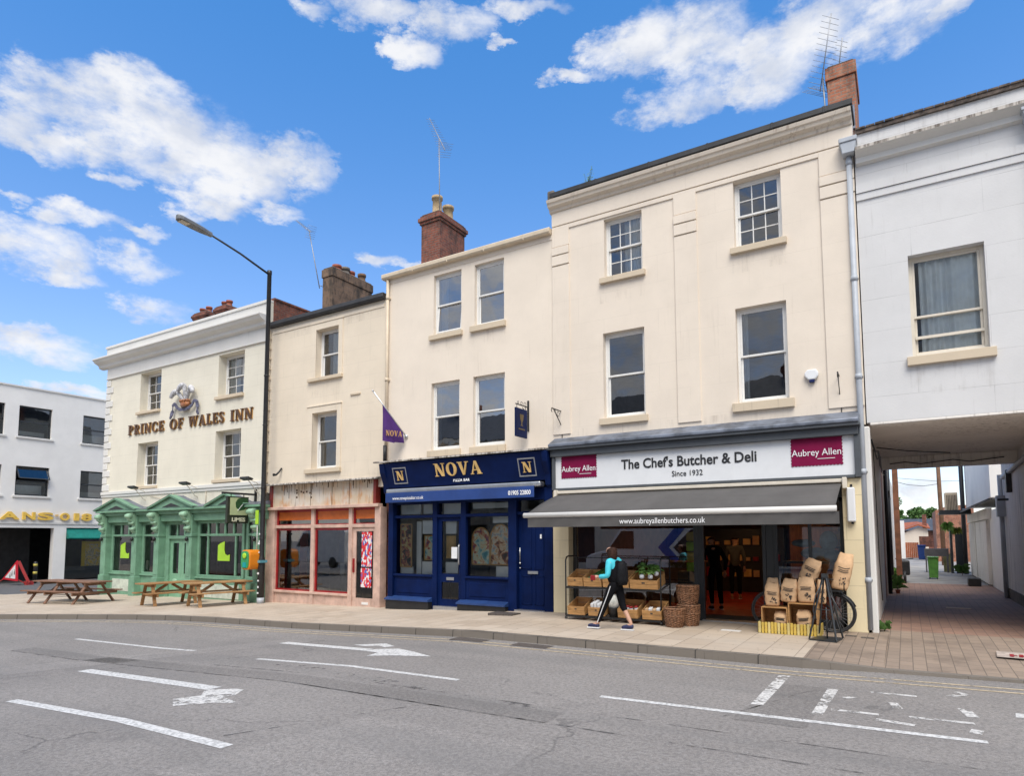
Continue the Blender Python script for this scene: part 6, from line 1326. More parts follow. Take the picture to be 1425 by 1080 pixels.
# road works sign and bollard in the side street
t = thing('road_sign', 'red and white triangular road sign standing on the ground at the left edge', 'road sign', (-36.5, 13.9, g(-36)))
A, B, Cc = (-37.7, .02), (-35.85, .80), (-35.95, -.20)
A = (-37.55, -.22); B = (-36.05, .72); Cc = (-35.95, -.26)
b = MB(); b.prism([A, Cc, B], 'y', 13.88, 13.93); b.build('border', M_red2 if False else paint('sign_red', (.55, .02, .04), .4, .08), t)
def shrink(pts, k): cx_ = sum(p[0] for p in pts) / 3; cz_ = sum(p[1] for p in pts) / 3; return [(cx_ + (p[0] - cx_) * k, cz_ + (p[1] - cz_) * k) for p in pts]
b = MB(); b.prism(shrink([A, Cc, B], .68), 'y', 13.872, 13.88); b.build('panel', M_signwhite, t)
b = MB()
for x, z in ((-36.72, -.06), (-36.52, .04), (-36.28, .1)): b.box(x, x + .09, 13.868, 13.872, z - .06, z + .10); b.ball((x + .045, 13.87, z + .15), .035, .003, .035, 8, 6)
b.build('symbol', M_ink, t)
b = MB(); b.bar((-37.45, 13.9, -.2), (-37.6, 13.6, g(-37)), .04, .04); b.bar((-35.95, 13.95, -.2), (-35.9, 14.3, g(-36)), .04, .04); b.bar((-36.05, 13.95, .68), (-35.75, 14.3, g(-36) + .1), .04, .12); b.box(-36.0, -35.75, 14.2, 14.5, g(-36) - .01, g(-36) + .18); b.build('stand', paint('sign_red_frame', (.35, .03, .03), .5, .2), t)
t = thing('bollard', 'slim black bollard with yellow bands before the dark opening of the white office building', 'bollard', (-36.9, 15.0, g(-37)))
b = MB(); b.lathe([(.09, 0), (.09, 1.0), (.07, 1.06), (0, 1.08)], 12, (-36.9, 15.0, g(-37))); b.build('post', M_black, t)
b = MB(); b.lathe([(.093, .84), (.093, .96)], 12, (-36.9, 15.0, g(-37))); b.lathe([(.093, .45), (.093, .58)], 12, (-36.9, 15.0, g(-37))); b.build('band', paint('dull_yellow', (.5, .42, .08), .5, .15), t)

# ================================================================== PEOPLE
M_skin = paint('skin', (0.52, 0.30, 0.21), 0.5, 0.06, 20); M_skin2 = paint('skin_shade', (0.42, 0.24, 0.16), 0.5, 0.06, 20)
def skin(name, pts, edges, mat, parent, sub=2, root=0):
    me = bpy.data.meshes.new(name); of = off(parent)
    me.from_pydata([Vector(p[:3]) - of for p in pts], edges, []); me.materials.append(mat)
    o = bpy.data.objects.new(name, me); COL.objects.link(o); o.parent = parent; OFF[o.name] = of
    o.modifiers.new('skin', 'SKIN')
    if not me.skin_vertices: me.attributes.new('x', 'FLOAT', 'POINT')
    for i, p in enumerate(pts):
        v = me.skin_vertices[0].data[i]; r = p[3]; v.radius = (r, r) if not isinstance(r, tuple) else r
        v.use_root = (i == root)
    s = o.modifiers.new('sub', 'SUBSURF'); s.levels = sub; s.render_levels = sub
    md = o.modifiers['skin']; md.use_smooth_shade = True
    return o
def lerp(a, b, t): return tuple(a[i] + (b[i] - a[i]) * t for i in range(3))
def human(label, J, top, leg, hairm, sleeve=None, long_hair=.0, vest=None, stripe=None, shoes=None, bare_calf=False, skinm=None):
    """J: joint positions in world space; facing from hips to toes"""
    sk = skinm or M_skin; sleeve = sleeve or top
    base_ = J['pelvis']; t = thing('person', label, 'person', (base_[0], base_[1], 0))
    hd = Vector(J['head']); fc = Vector(J['face']).normalized(); rt_ = fc.cross(Vector((0, 0, 1))).normalized()
    P = []; E = []
    def add(p, r, link=None):
        P.append((*p, r)); k = len(P) - 1
        if link is not None: E.append((link, k))
        return k
    pv = add(J['pelvis'], (.10, .085)); sp = add(lerp(J['pelvis'], J['chest'], .5), (.085, .075), pv); ch = add(J['chest'], (.09, .08), sp); nk = add(J['neck'], .052, ch)
    hb = add(tuple(hd - Vector((0, 0, .06)) + fc * .01), .068, nk); h1 = add(tuple(hd + Vector((0, 0, .03))), .088, hb); add(tuple(hd + Vector((0, 0, .085))), .06, h1)
    for s in ('l', 'r'):
        sh = add(J['sh' + s], .052, ch); e = add(J['el' + s], .040, sh); w_ = add(J['wr' + s], .028, e)
        k = add(J['kn' + s], .052, add(J['hip' + s], .07, pv)); an = add(J['an' + s], .038, k); add(J['toe' + s], .03, an)
    skin('body', P, E, sk, t)
    # hands: palm and five fingers each, fixed to the wrists
    q = MB()
    for s in ('l', 'r'):
        w_ = Vector(J['wr' + s]); d = (w_ - Vector(J['el' + s])).normalized(); sd = d.cross(Vector((0, 0, 1)))
        sd = sd.normalized() if sd.length > .1 else Vector((0, 1, 0)); nn = sd.cross(d)
        q.tube([w_ - d * .01, w_ + d * .04, w_ + d * .085], [.026, .036, .030], 8)
        for k in range(4):
            b0 = w_ + d * .075 + sd * (.012 * (k - 1.5) * 1.5); L = (.062, .072, .068, .052)[k]; q.tube([b0, b0 + d * L * .5 - nn * .008, b0 + d * L * .75 - nn * .03, b0 + d * L * .7 - nn * .05], [.0095, .009, .008, .006], 6)
        b0 = w_ + d * .03 - nn * .01 + sd * .028; q.tube([b0, b0 + d * .03 + sd * .02 - nn * .01, b0 + d * .055 + sd * .012 - nn * .02], [.011, .010, .007], 6)
    q.build('hand', sk, t)
    q = MB(); q.tube([hd + fc * .07 + Vector((0, 0, .03)), hd + fc * .115 - Vector((0, 0, .005)), hd + fc * .085 - Vector((0, 0, .02))], [.012, .016, .012], 6)
    for s in (-1, 1): q.ball(hd + rt_ * .083 * s + Vector((0, 0, .01)), .010, .014, .024, 8, 6)
    q.build('nose', sk, t)
    q = MB()
    for s in (-1, 1): q.ball(hd + fc * .082 + rt_ * .032 * s + Vector((0, 0, .035)), .011)
    q.build('eye', M_ink, t)
    q = MB(); q.tube([hd + fc * .088 + rt_ * x - Vector((0, 0, .042)) for x in (-.022, 0, .022)], .006, 5); q.build('mouth', M_red, t)
    # hair: cap plus fall at the back
    hp = [(*(hd - fc * .022 + Vector((0, 0, .06))), .112), (*(hd - fc * .055 + Vector((0, 0, .0))), .108)]
    if long_hair > 0: hp += [(*(hd - fc * .07 - Vector((0, 0, long_hair * .5))), .105), (*(hd - fc * .075 - Vector((0, 0, long_hair))), .085)]
    skin('hair', hp, [(i, i + 1) for i in range(len(hp) - 1)], hairm, t)
    # clothes
    wl, wr = lerp(J['ell'], J['wrl'], .88), lerp(J['elr'], J['wrr'], .88)
    TP = [(*lerp(J['pelvis'], J['chest'], -.22), (.15, .135)), (*lerp(J['pelvis'], J['chest'], .5), (.14, .125)), (*J['chest'], (.16, .14)), (*lerp(J['chest'], J['neck'], .8), .075)]
    skin('jacket', TP + [(*J['shl'], .068), (*J['ell'], .056), (*wl, .042), (*J['shr'], .068), (*J['elr'], .056), (*wr, .042)], [(0, 1), (1, 2), (2, 3), (2, 4), (4, 5), (5, 6), (2, 7), (7, 8), (8, 9)], sleeve, t)
    if vest:
        v = vest; skin('gilet', [(*lerp(J['pelvis'], J['chest'], -.14), (.165, .155)), (*lerp(J['pelvis'], J['chest'], .5), (.185, .165)), (*lerp(J['pelvis'], J['chest'], 1.02), (.18, .155)), (*lerp(J['chest'], J['neck'], .45), .10)], [(0, 1), (1, 2), (2, 3)], v, t)
    ar_ = lerp(J['knr'], J['anr'], .35 if bare_calf else .93)
    LP = [(*J['pelvis'], (.135, .125)), (*J['hipl'], .10), (*J['knl'], .068), (*lerp(J['knl'], J['anl'], .93), .05), (*J['hipr'], .10), (*J['knr'], .068), (*ar_, .055)]
    LP.append((*lerp(J['pelvis'], J['chest'], .22), (.125, .115))); skin('trousers', LP, [(0, 7), (0, 1), (1, 2), (2, 3), (0, 4), (4, 5), (5, 6)], leg, t)
    if stripe:
        q = MB(); n_ = Vector((0, -.062, 0)); pts = [Vector(J['hipl']) + Vector((.0, -.105, 0)), lerp(J['hipl'], J['knl'], .5), J['knl'], lerp(J['knl'], J['anl'], .5), lerp(J['knl'], J['anl'], .93)]
        pts = [pts[0]] + [Vector(p) + Vector((.01, -w_, 0)) for p, w_ in zip(pts[1:], (.092, .074, .066, .058))]
        for a_, c_ in zip(pts, pts[1:]): q.bar(a_, c_, .012, .012, up=(0, 1, 0))
        q.build('side_stripe', stripe, t)
    for s in ('l', 'r'):
        an, to = Vector(J['an' + s]), Vector(J['toe' + s]); d = (to - an); d.z *= .3
        skin('shoe', [(*(an - d * .22 - Vector((0, 0, .035))), .045), (*(an + d * .45 - Vector((0, 0, .03))), .048), (*(to + Vector((0, 0, .008))), .036)], [(0, 1), (1, 2)], shoes or M_ink, t)
        q = MB(); dn = d.normalized(); sd = Vector((-dn.y, dn.x, 0)).normalized() * .036; a_ = an - d * .22; c_ = to + d * .02; zl = to.z - .028
        q.add([(p.x, p.y, zl + h + (max(0, an.z - .12) * .5 if p is a_ else 0)) for h in (0, .022) for p, m_ in ((a_, 1),) for p in (a_ + sd, a_ - sd, c_ - sd, c_ + sd)], [(0, 3, 2, 1), (4, 5, 6, 7), (0, 1, 5, 4), (1, 2, 6, 5), (2, 3, 7, 6), (3, 0, 4, 7)]); q.build('shoe_sole', M_signwhite, t)
    return t
M_hair = paint('brown_hair', (.035, .015, .009), .75, .5, 30, spec=.2); M_hair2 = paint('dark_hair', (.02, .014, .01), .5, .3, 30)
M_cyan = paint('cyan_jersey', (.06, .52, .62), .7, .12, 6, .3); M_blackcloth = paint('black_cloth', (.007, .007, .009), .9, .3, 8, .3, spec=.12)
yy = 11.5
pp = human('woman walking left in black gilet, bright cyan sleeves and black striped trousers', dict(
    pelvis=(-4.74, yy, .87), chest=(-4.76, yy, 1.24), neck=(-4.80, yy, 1.385), head=(-4.835, yy - .005, 1.475), face=(-.80, .60, -.2),
    shl=(-4.80, yy - .175, 1.285), ell=(-4.80, yy - .24, 1.02), wrl=(-5.02, yy - .20, 1.00), shr=(-4.74, yy + .17, 1.285), elr=(-4.76, yy + .22, 1.03), wrr=(-5.0, yy + .14, .98),
    hipl=(-4.77, yy - .085, .83), knl=(-4.93, yy - .09, .48), anl=(-5.10, yy - .06, .105), toel=(-5.30, yy - .06, .045),
    hipr=(-4.72, yy + .085, .83), knr=(-4.645, yy + .08, .47), anr=(-4.46, yy + .06, .11), toer=(-4.655, yy + .04, .035)),
    M_cyan, M_blackcloth, M_hair, long_hair=.20, vest=M_blackcloth, stripe=M_signwhite, shoes=paint('navy_trainer', (.015, .02, .07), .6, .4, 12), bare_calf=True)
q = MB(); q.lathe([(.0, 0), (.13, .01), (.165, .10), (.155, .28), (.13, .40), (.06, .46), (0, .47)], 16, (-4.60, yy - .01, .84), 0, .62, 1.0); o = q.build('backpack', paint('rucksack_cloth', (.008, .008, .010), .8, .4, 14, .5, spec=.2)); tag(o, 'plain black rucksack on the back of the woman walking past the fruit rack', 'backpack')
q = MB(); q.box(-5.16, -5.06, yy - .235, yy - .215, .93, 1.03); o = q.build('purse', M_red, None, bevel=.01); tag(o, 'small red purse in the left hand of the woman in cyan sleeves', 'purse')
def standing(x, y, rz, h=1.0, bend=0.0):
    c, s = math.cos(rz), math.sin(rz)
    def L(f, l, z): return (x + f * c - l * s, y + f * s + l * c, z * h)
    J = dict(pelvis=L(0, 0, .92), chest=L(.02 + bend * .5, 0, 1.30 - bend * .05), neck=L(.03 + bend, 0, 1.46 - bend * .1), head=L(.05 + bend * 1.3, 0, 1.56 - bend * .15), face=(c, s, -.1 - bend),
        shl=L(.02 + bend * .7, .18, 1.36 - bend * .1), ell=L(.0 + bend, .24, 1.10), wrl=L(.2 + bend, .2, .98), shr=L(.02 + bend * .7, -.18, 1.36 - bend * .1), elr=L(-.02, -.25, 1.08), wrr=L(.06, -.24, .84),
        hipl=L(0, .09, .88), knl=L(.04, .10, .49), anl=L(-.02, .10, .10), toel=L(.17, .12, .04), hipr=L(0, -.09, .88), knr=L(.02, -.10, .49), anr=L(-.06, -.11, .10), toer=L(.13, -.13, .04))
    return J
human('customer in dark jacket and black trousers just inside the butcher doorway', standing(-3.95, F + 2.2, R(120), 1.08, .22), M_blackcloth, M_blackcloth, M_hair2, shoes=M_ink)
human('customer in charcoal grey top with dark hair farther inside the butcher shop', standing(-4.15, F + 5.2, R(100), 1.06), paint('charcoal_cloth', (.07, .075, .075), .8, .15), M_blackcloth, M_hair2, shoes=M_skin2)

# ================================================================== FRUIT RACK AND BASKETS
rk = thing('produce_rack', 'black metal two tier produce rack before the butcher window', 'rack', (-5.25, 12.75, 0))
b = MB()
for x in (-6.30, -4.20):
    b = MB(); b.tube([(x, 12.50, .03), (x, 12.50, 1.26), (x, 12.54, 1.32), (x, 12.62, 1.34), (x, 13.02, 1.34), (x, 13.08, 1.30), (x, 13.08, .03)], .016, 8)
    b.tube([(x, 12.5, .02), (x, 12.5, .06)], .03, 8); b.build('upright', M_black, rk)
for z in (.06, .66):
    b = MB(); b.box(-6.30, -4.20, 12.48, 12.51, z, z + .04); b.box(-6.30, -4.20, 13.06, 13.09, z + .1, z + .14)
    for i in range(6): x = -6.28 + i * .412; b.bar((x, 12.5, z + .02), (x, 13.08, z + .12), .02, .02)
    b.build('shelf', M_black, rk)
b = MB(); b.tube([(-6.3, 13.08, 1.3), (-4.2, 13.08, 1.3)], .012, 6); b.build('back_rail', M_black, rk)
def crate(label, x0, x1, z, y0=12.47, d=.50, h=.19, tilt=12, group='wooden crates on the produce rack', name='wooden_crate', mat=None):
    t = thing(name, label, 'crate', (x0, y0, z), group=group)
    T = Matrix.Translation((x0, y0, z)) @ Matrix.Rotation(R(tilt), 4, 'X'); w_ = x1 - x0; mat = mat or M_crate
    def part(nm, boxes):
        b = MB(); b.M = T
        for q in boxes: b.box(*q)
        return b.build(nm, mat, t, bevel=.003)
    part('front_board', [(0, w_, 0, .014, k * h / 2 + .004, (k + 1) * h / 2 - .002) for k in range(2)]); part('back_board', [(0, w_, d - .014, d, k * (h + .06) / 2 + .004, (k + 1) * (h + .06) / 2 - .004) for k in range(2)])
    for x in (0, w_ - .014):
        b = MB(); b.M = T; b.prism([(.016, .0), (d - .016, .0), (d - .016, h + .05), (.016, h - .01)], 'x', x, x + .014); b.build('side_board', mat, t)
    part('base_board', [(.014, w_ - .014, .014, d - .014, 0, .012)])
    b = MB(); b.M = T; b.box(w_ * .44, w_ * .56, -.003, .001, h * .62, h * .76); b.build('hand_slot', M_dark, t)
    return T
T1 = crate('empty looking wooden crate at the left end of the upper shelf', -6.24, -5.88, .71)
T2 = crate('wooden crate of cucumbers on the upper shelf beside the left end crate', -5.86, -5.46, .71)
T3 = crate('wooden crate of red peppers on the upper shelf behind the woman', -5.42, -4.86, .71)
T4 = crate('wooden crate of leafy greens at the right end of the upper shelf', -4.83, -4.25, .70)
T5 = crate('wooden crate at the left end of the bottom shelf', -6.24, -5.85, .105)
T6 = crate('wooden crate of white packets on the bottom shelf left of the woman', -5.76, -5.40, .105)
T7 = crate('wooden crate of red capped jars on the bottom shelf right of the woman', -5.10, -4.68, .105)
T8 = crate('wooden crate of small packets at the right end of the bottom shelf', -4.58, -4.18, .105)
def veg(T, n, mk, w_, d=.46):
    for i in range(n): mk(T, w_ * random.uniform(.15, .85), random.uniform(.08, d - .06), i)
M_cuke = paint('cucumber_green', (.02, .085, .015), .35, .35, 15)
for i in range(5):
    b = MB(); x = .06 + i * .07; b.M = T2; b.tube([(x, .02 + .05 * (i % 2), .15), (x + .12, .22, .20), (x + .30, .50, .30 + .04 * i)], [.02, .032, .022], 8); b.M = None
    o = b.build('cucumber', M_cuke); tag(o, 'long dark green cucumber lying in a crate left of the woman', 'cucumber', 'cucumbers in the crate')
M_pepper = paint('pepper_red', (.45, .02, .012), .25, .2, 6)
for i in range(9):
    b = MB(); b.M = T3; b.ball((.07 + (i % 5) * .10, .08 + (i // 5) * .12, .17), .05, .05, .045, 10, 6); b.M = None; o = b.build('red_pepper', M_pepper); tag(o, 'round red pepper in the crate behind the woman', 'pepper', 'red peppers in the crate')
def greens(c, r, label, mat=None):
    t = thing('leaf_bunch', label, 'leafy greens', c, group='leafy greens on the rack'); b = MB()
    for i in range(46):
        a = random.uniform(0, 6.28); l = r * random.uniform(.5, 1.1); e = random.uniform(.2, 1.3); d = Vector((math.cos(a) * math.cos(e), math.sin(a) * math.cos(e), math.sin(e))); s = d.cross(Vector((0, 0, 1))).normalized(); p = Vector(c); w_ = r * .22
        q = p + d * l; up = Vector((0, 0, .04)); b.add([p, p + d * l * .5 + s * w_ + up, q + Vector((0, 0, -.03)), p + d * l * .5 - s * w_ + up, p + d * l * .55 - Vector((0, 0, .01)) + up], [(0, 1, 4), (1, 2, 4), (2, 3, 4), (3, 0, 4)])
    b.build('leaves', mat or M_leaf3, t, recalc=False)
    b = MB(); b.ball(Vector(c) - Vector((0, .03, .03)), r * .28, r * .28, r * .3, 10, 6); b.build('stalk', M_signwhite, t)
for k, (x, y, z, nm) in enumerate(((-4.62, 12.62, .98, 'left'), (-4.44, 12.62, .98, 'right'), (-4.66, 12.8, 1.08, 'back left'), (-4.48, 12.82, 1.08, 'back right'), (-4.35, 12.72, 1.04, 'middle'))):
    greens((x, y, z), .19, 'bunch of pak choi in the right end crate, ' + nm + ' one')
for i in range(4):
    b = MB(); b.M = T6; b.box(.04 + i * .075, .10 + i * .075, .05, .26, .06, .25 + .03 * (i % 2)); b.M = None; tag(b.build('packet', M_signwhite, bevel=.008), 'white paper packet in the bottom crate left of the woman', 'packet', 'white packets in the crate')
    t = thing('jar', 'glass jar with red lid in the bottom crate right of the woman', 'jar', (0, 0, 0), group='red capped jars'); b = MB(); b.M = T7; b.lathe([(.038, 0), (.04, .12), (.035, .14)], 10, (.08 + i * .09, .10 + .05 * (i % 2), .05)); b.build('body', M_signwhite, t); b = MB(); b.M = T7; b.lathe([(.04, .14), (.04, .17)], 10, (.08 + i * .09, .10 + .05 * (i % 2), .05)); b.build('lid', M_red, t)
    b = MB(); b.M = T8; b.box(.04 + i * .08, .11 + i * .08, .05, .16, .05, .20 + .02 * (i % 2)); b.M = None; tag(b.build('packet', [M_paper, M_signwhite][i % 2], bevel=.008), ('brown' if i % 2 == 0 else 'white') + ' packet in the right end bottom crate', 'packet', 'small packets in the right crate')
t = thing('flower_pot', 'dark pot with a pale wrapped bunch under the rack behind the woman', 'pot', (-4.95, 12.9, 0)); b = MB(); b.lathe([(.09, 0), (.12, .22), (.12, .24)], 14, (-5.25, 12.62, .06)); b.build('pot', M_black, t); b = MB(); b.lathe([(.10, .22), (.12, .35), (.08, .5), (.02, .52)], 12, (-5.25, 12.62, .06)); b.build('wrapping', paint('pale_wrap', (.6, .6, .55), .6, .3, 12), t)
def basket(label, x, y, z, r0, r1, h, handle=False):
    t = thing('wicker_basket', label, 'basket', (x, y, z), group='wicker baskets by the door'); b = MB(); n = 40; k = 22; vs = []; fs = []
    for j in range(k + 1):
        s = j / k; rr = r0 + (r1 - r0) * s ** .8 + .012 * math.sin(s * 3.1)
        for i in range(n): q = rr + .011 * (1 if (i // 2 + j) % 2 == 0 else -1) + .004 * (1 if i % 4 == 0 else 0); vs.append((x + q * math.cos(6.2832 * i / n), y + q * math.sin(6.2832 * i / n), z + h * s + .003 * (i % 2)))
    for j in range(k):
        for i in range(n): fs.append((j * n + i, j * n + (i + 1) % n, (j + 1) * n + (i + 1) % n, (j + 1) * n + i))
    fs.append(tuple(range(n))[::-1]); b.add(vs, fs); b.build('weave', M_wicker, t, recalc=False)
    b = MB(); ring_ = [(x + r1 * math.cos(i * .2618), y + r1 * math.sin(i * .2618), z + h) for i in range(24)]; b.tube(ring_, .018, 6, closed=True); b.tube([(p[0], p[1], z + h * .62) for p in [(x + (r0 + (r1 - r0) * .7 + .012) * math.cos(i * .2618), y + (r0 + (r1 - r0) * .7 + .012) * math.sin(i * .2618)) for i in range(24)]], .012, 6, closed=True); b.build('rim', M_wicker, t)
basket('single wicker basket standing in front of the stacked baskets', -3.93, 12.48, 0, .15, .20, .36)
basket('lower wicker basket of the stack beside the butcher doorway', -3.76, 12.86, 0, .18, .215, .40)
basket('upper wicker basket on top of the stack beside the butcher doorway', -3.77, 12.86, .40, .17, .215, .38)

# ================================================================== PAPER SACKS, CRATES, BICYCLE, A-BOARD FRAME
def sack(label, x, y, z, w_, d, h, rz=0, tilt=0, roll=0, neck=.5, marks=True, bend=0):
    t = thing('paper_sack', label, 'sack', (x, y, z), group='brown paper sacks'); rnd = random.Random(label)
    T = Matrix.Translation((x, y, z)) @ Matrix.Rotation(rz, 4, 'Z') @ Matrix.Rotation(roll, 4, 'Y') @ Matrix.Rotation(tilt, 4, 'X')
    n = 28; k = 16; vs = []; fs = []; ph = rnd.uniform(0, 6)
    def pt(s, a, o=0):
        e = .62; ca, sa = math.cos(a), math.sin(a); ww = w_ / 2 * (1 + .10 * math.sin(s * 3.14)); dd = d / 2 * (1 + .18 * math.sin(s * 3.14))
        if s > .72: q = (s - .72) / .28; ww *= 1 - (1 - neck) * .35 * q; dd *= 1 - .82 * q
        if s < .08: ww *= .88 + 1.5 * s; dd *= .85 + 1.9 * s
        cr = 1 + .035 * math.sin(a * 5 + s * 9 + ph) * math.sin(s * 13 + ph) + .025 * math.sin(a * 3 - s * 21 + ph)
        return Vector((math.copysign(abs(ca) ** e, ca) * ww * cr + bend * s * s, math.copysign(abs(sa) ** e, sa) * dd * cr + o, h * s + .012 * math.sin(a * 4 + ph) * s))
    for j in range(k + 1):
        for i in range(n): vs.append(pt(j / k, 6.2832 * i / n))
    for j in range(k):
        for i in range(n): fs.append((j * n + i, j * n + (i + 1) % n, (j + 1) * n + (i + 1) % n, (j + 1) * n + i))
    fs += [tuple(range(n))[::-1], tuple(k * n + i for i in range(n))]
    b = MB(); b.M = T; b.add(vs, fs, 0, True); o = b.build('paper', M_paper, t)
    if marks:
        b = MB(); b.M = T
        def face(u, s): a = -math.pi / 2 + u * 1.0; p = pt(s, a); return p + Vector((0, -.006, 0))
        for s0, wd in ((.60, .5), (.54, .38), (.49, .44)):
            pr = [face(-wd + 2 * wd * i / 8, s0 + .01 * math.sin(i)) for i in range(9)]
            for p, q in zip(pr, pr[1:]): b.bar(p, q, .005, .009, up=(0, 0, 1))
        for i in range(16): u, s0 = rnd.uniform(-.05, .35), rnd.uniform(.12, .36); p = face(u, s0); b.bar(p, p + Vector((rnd.uniform(-.02, .02), -.001, rnd.uniform(-.025, .025))), .016, .008, up=(0, 1, 0))
        b.build('print', M_ink, o)
    return t
def shelfcrate(label, x0, x1, y0, y1, z0, z1):
    t = thing('wooden_crate', label, 'crate', (x0, y0, z0), group='upright crates under the sacks'); k = .02
    for nm, q in (('side_board', (x0, x0 + k, y0, y1, z0, z1)), ('side_board', (x1 - k, x1, y0, y1, z0, z1)), ('top_board', (x0 + k, x1 - k, y0 + .002, y1, z1 - k, z1)), ('base_board', (x0 + k, x1 - k, y0 + .002, y1, z0, z0 + k)), ('back_board', (x0 + k, x1 - k, y1 - k, y1, z0 + k, z1 - k))):
        b = MB(); b.box(*q); b.build(nm, M_crate, t, bevel=.004)
shelfcrate('open fronted wooden crate nearest the doorway, under the sacks', -2.34, -1.89, 12.58, 12.98, .06, .47)
shelfcrate('taller open fronted wooden crate beside the bicycle, under the sacks', -1.88, -1.40, 12.58, 12.98, .06, .56)
t = thing('picket_planter', 'low yellow picket box edging the two crates of sacks', 'planter', (-1.87, 12.55, 0)); n = 19
for i in range(n):
    x = -2.38 + i * 1.03 / n; b = MB(); b.box(x, x + .042, 12.50 + .0 * i, 12.52, .0, .20 + random.uniform(-.008, .008)); b.build('slat', paint('yellow_slat' if i % 3 else 'pale_yellow_slat', (.60, .42, .08) if i % 3 else (.62, .50, .20), .6, .15, 8, dirt=.2), t, bevel=.004)
b = MB(); b.box(-2.38, -1.36, 12.52, 12.54, .04, .08); b.box(-2.38, -1.36, 12.52, 12.54, .14, .18); b.box(-1.37, -1.35, 12.5, 12.95, .0, .2); b.box(-2.39, -2.37, 12.52, 12.95, 0, .2); b.build('rail', M_gold if False else paint('yellow_rail', (.45, .32, .06), .6, .2), t)
sack('brown paper sack standing on the left crate at its doorway end', -2.165, 12.74, .475, .24, .17, .42, R(6), R(-4))
sack('brown paper sack leaning between the two crates', -1.885, 12.72, .56, .26, .18, .42, R(-8), R(-5), R(5))
sack('brown paper sack standing on the taller crate', -1.585, 12.72, .565, .27, .18, .45, R(4), R(-5))
sack('brown paper sack behind the one at the doorway end', -2.18, 12.92, .475, .22, .14, .50, R(-4))
sack('slim brown paper sack squeezed between the taller crate and the bicycle frame', -1.35, 12.85, .55, .14, .16, .42, R(10))
sack('brown paper sack lying tilted on top of the other sacks against the window', -1.62, 12.98, .92, .28, .20, .44, R(-5), R(-10), R(22))
sack('tall bent brown paper sack on the carrier of the bicycle', -1.08, 13.02, .80, .27, .2, .66, R(8), R(-4), R(12), bend=.02)
sack('small round brown sack inside the left crate', -1.99 - .03, 12.72, .09, .22, .2, .30, marks=True)
sack('small round brown sack inside the taller crate', -1.63, 12.72, .09, .24, .2, .34, marks=True)
M_gun_rim = paint('dull_rim', (.06, .06, .06), .5, .2, metal=.4)
bk = thing('bicycle', 'old black delivery bicycle leaning by the cream pilaster behind the sacks', 'bicycle', (-1.6, 13.2, 0)); yb = 13.22
for x, r in ((-1.04, .345), (-2.12, .345)):
    b = MB(); b.tube([(x + r * math.cos(i * .1963), yb, r + .01 + r * math.sin(i * .1963)) for i in range(32)], .024, 8, closed=True); w_ = b.build('wheel', M_ink, bk)
    b = MB(); b.tube([(x + (r - .03) * math.cos(i * .1963), yb, r + .01 + (r - .03) * math.sin(i * .1963)) for i in range(32)], .011, 6, closed=True); b.build('rim', M_gun_rim, w_)
    b = MB()
    for i in range(24): a = i * .2618; b.tube([(x, yb + (.03 if i % 2 else -.03), r + .01), (x + (r - .03) * math.cos(a), yb, r + .01 + (r - .03) * math.sin(a))], .0025, 3, caps=False)
    b.lathe([(.025, -.04), (.025, .04)], 8); b.build('spoke', M_aerial, w_) if False else None
    q = MB(); q.v = [Vector(v) for v in b.v[:-16]]; q.f = b.f[:-10]; q.mi = b.mi[:-10]; q.sm = b.sm[:-10]; q.build('spoke', M_aerial, w_)
b = MB(); hx, hz = -1.30, .86
for p, q_ in (((-1.62, yb, .30), (-1.32, yb, .78)), ((-1.62, yb, .30), (-1.78, yb, .80)), ((-1.76, yb, .74), (-1.31, yb, .80)), ((-1.62, yb, .30), (-2.12, yb, .355)), ((-1.76, yb, .72), (-2.12, yb, .355)), ((-1.34, yb, .90), (-1.26, yb, .60)), ((-1.26, yb, .60), (-1.04, yb, .355))): b.tube([p, q_], .015, 8)
b.build('frame', M_black, bk)
b = MB(); b.tube([(-1.34, yb, .90), (-1.36, yb, 1.02)], .012, 6); b.tube([(-1.52, yb - .27, 1.0), (-1.40, yb - .24, 1.03), (-1.34, yb, 1.03), (-1.40, yb + .24, 1.03), (-1.52, yb + .27, 1.0)], .012, 6); b.build('handlebar', M_black, bk)
b = MB(); b.box(-1.32, -.86, yb - .28, yb + .1, .76, .79); b.tube([(-1.32, yb - .28, .78), (-1.32, yb - .28, .98), (-.84, yb - .28, .98), (-.84, yb - .28, .78)], .012, 6); b.tube([(-.84, yb - .28, .98), (-.84, yb + .1, .98)], .012, 6); b.bar((-1.04, yb - .1, .355), (-1.0, yb - .1, .76), .02, .02); b.build('carrier', M_black, bk)
b = MB(); b.ball((-1.80, yb, .86), .13, .08, .045, 10, 6); b.build('saddle', M_black, bk)
b = MB(); b.tube([(-1.04 + .375 * math.cos(a), yb, .355 + .375 * math.sin(a)) for a in [R(20 + 12 * i) for i in range(13)]], .018, 6); b.build('mudguard', M_black, bk)
b = MB(); b.tube([(-1.62 + .09 * math.cos(i * .524), yb - .05, .30 + .09 * math.sin(i * .524)) for i in range(12)], .008, 5, closed=True); b.bar((-1.62, yb - .07, .3), (-1.56, yb - .07, .14), .02, .015); b.box(-1.6, -1.5, yb - .14, yb - .07, .12, .15); b.build('pedal', M_aerial, bk); bk.location.x -= .15
st = thing('sign_frame', 'empty dark metal pyramid sign frame standing on the pavement before the bicycle', 'sign stand', (-1.22, 12.25, 0))
ft = [(-1.48, 12.04), (-1.06, 11.97), (-1.0, 12.45), (-1.38, 12.52)]; ap = Vector((-1.22, 12.22, 1.10))
M_gun = paint('gunmetal', (.05, .055, .06), .4, .3, 10, metal=.5)
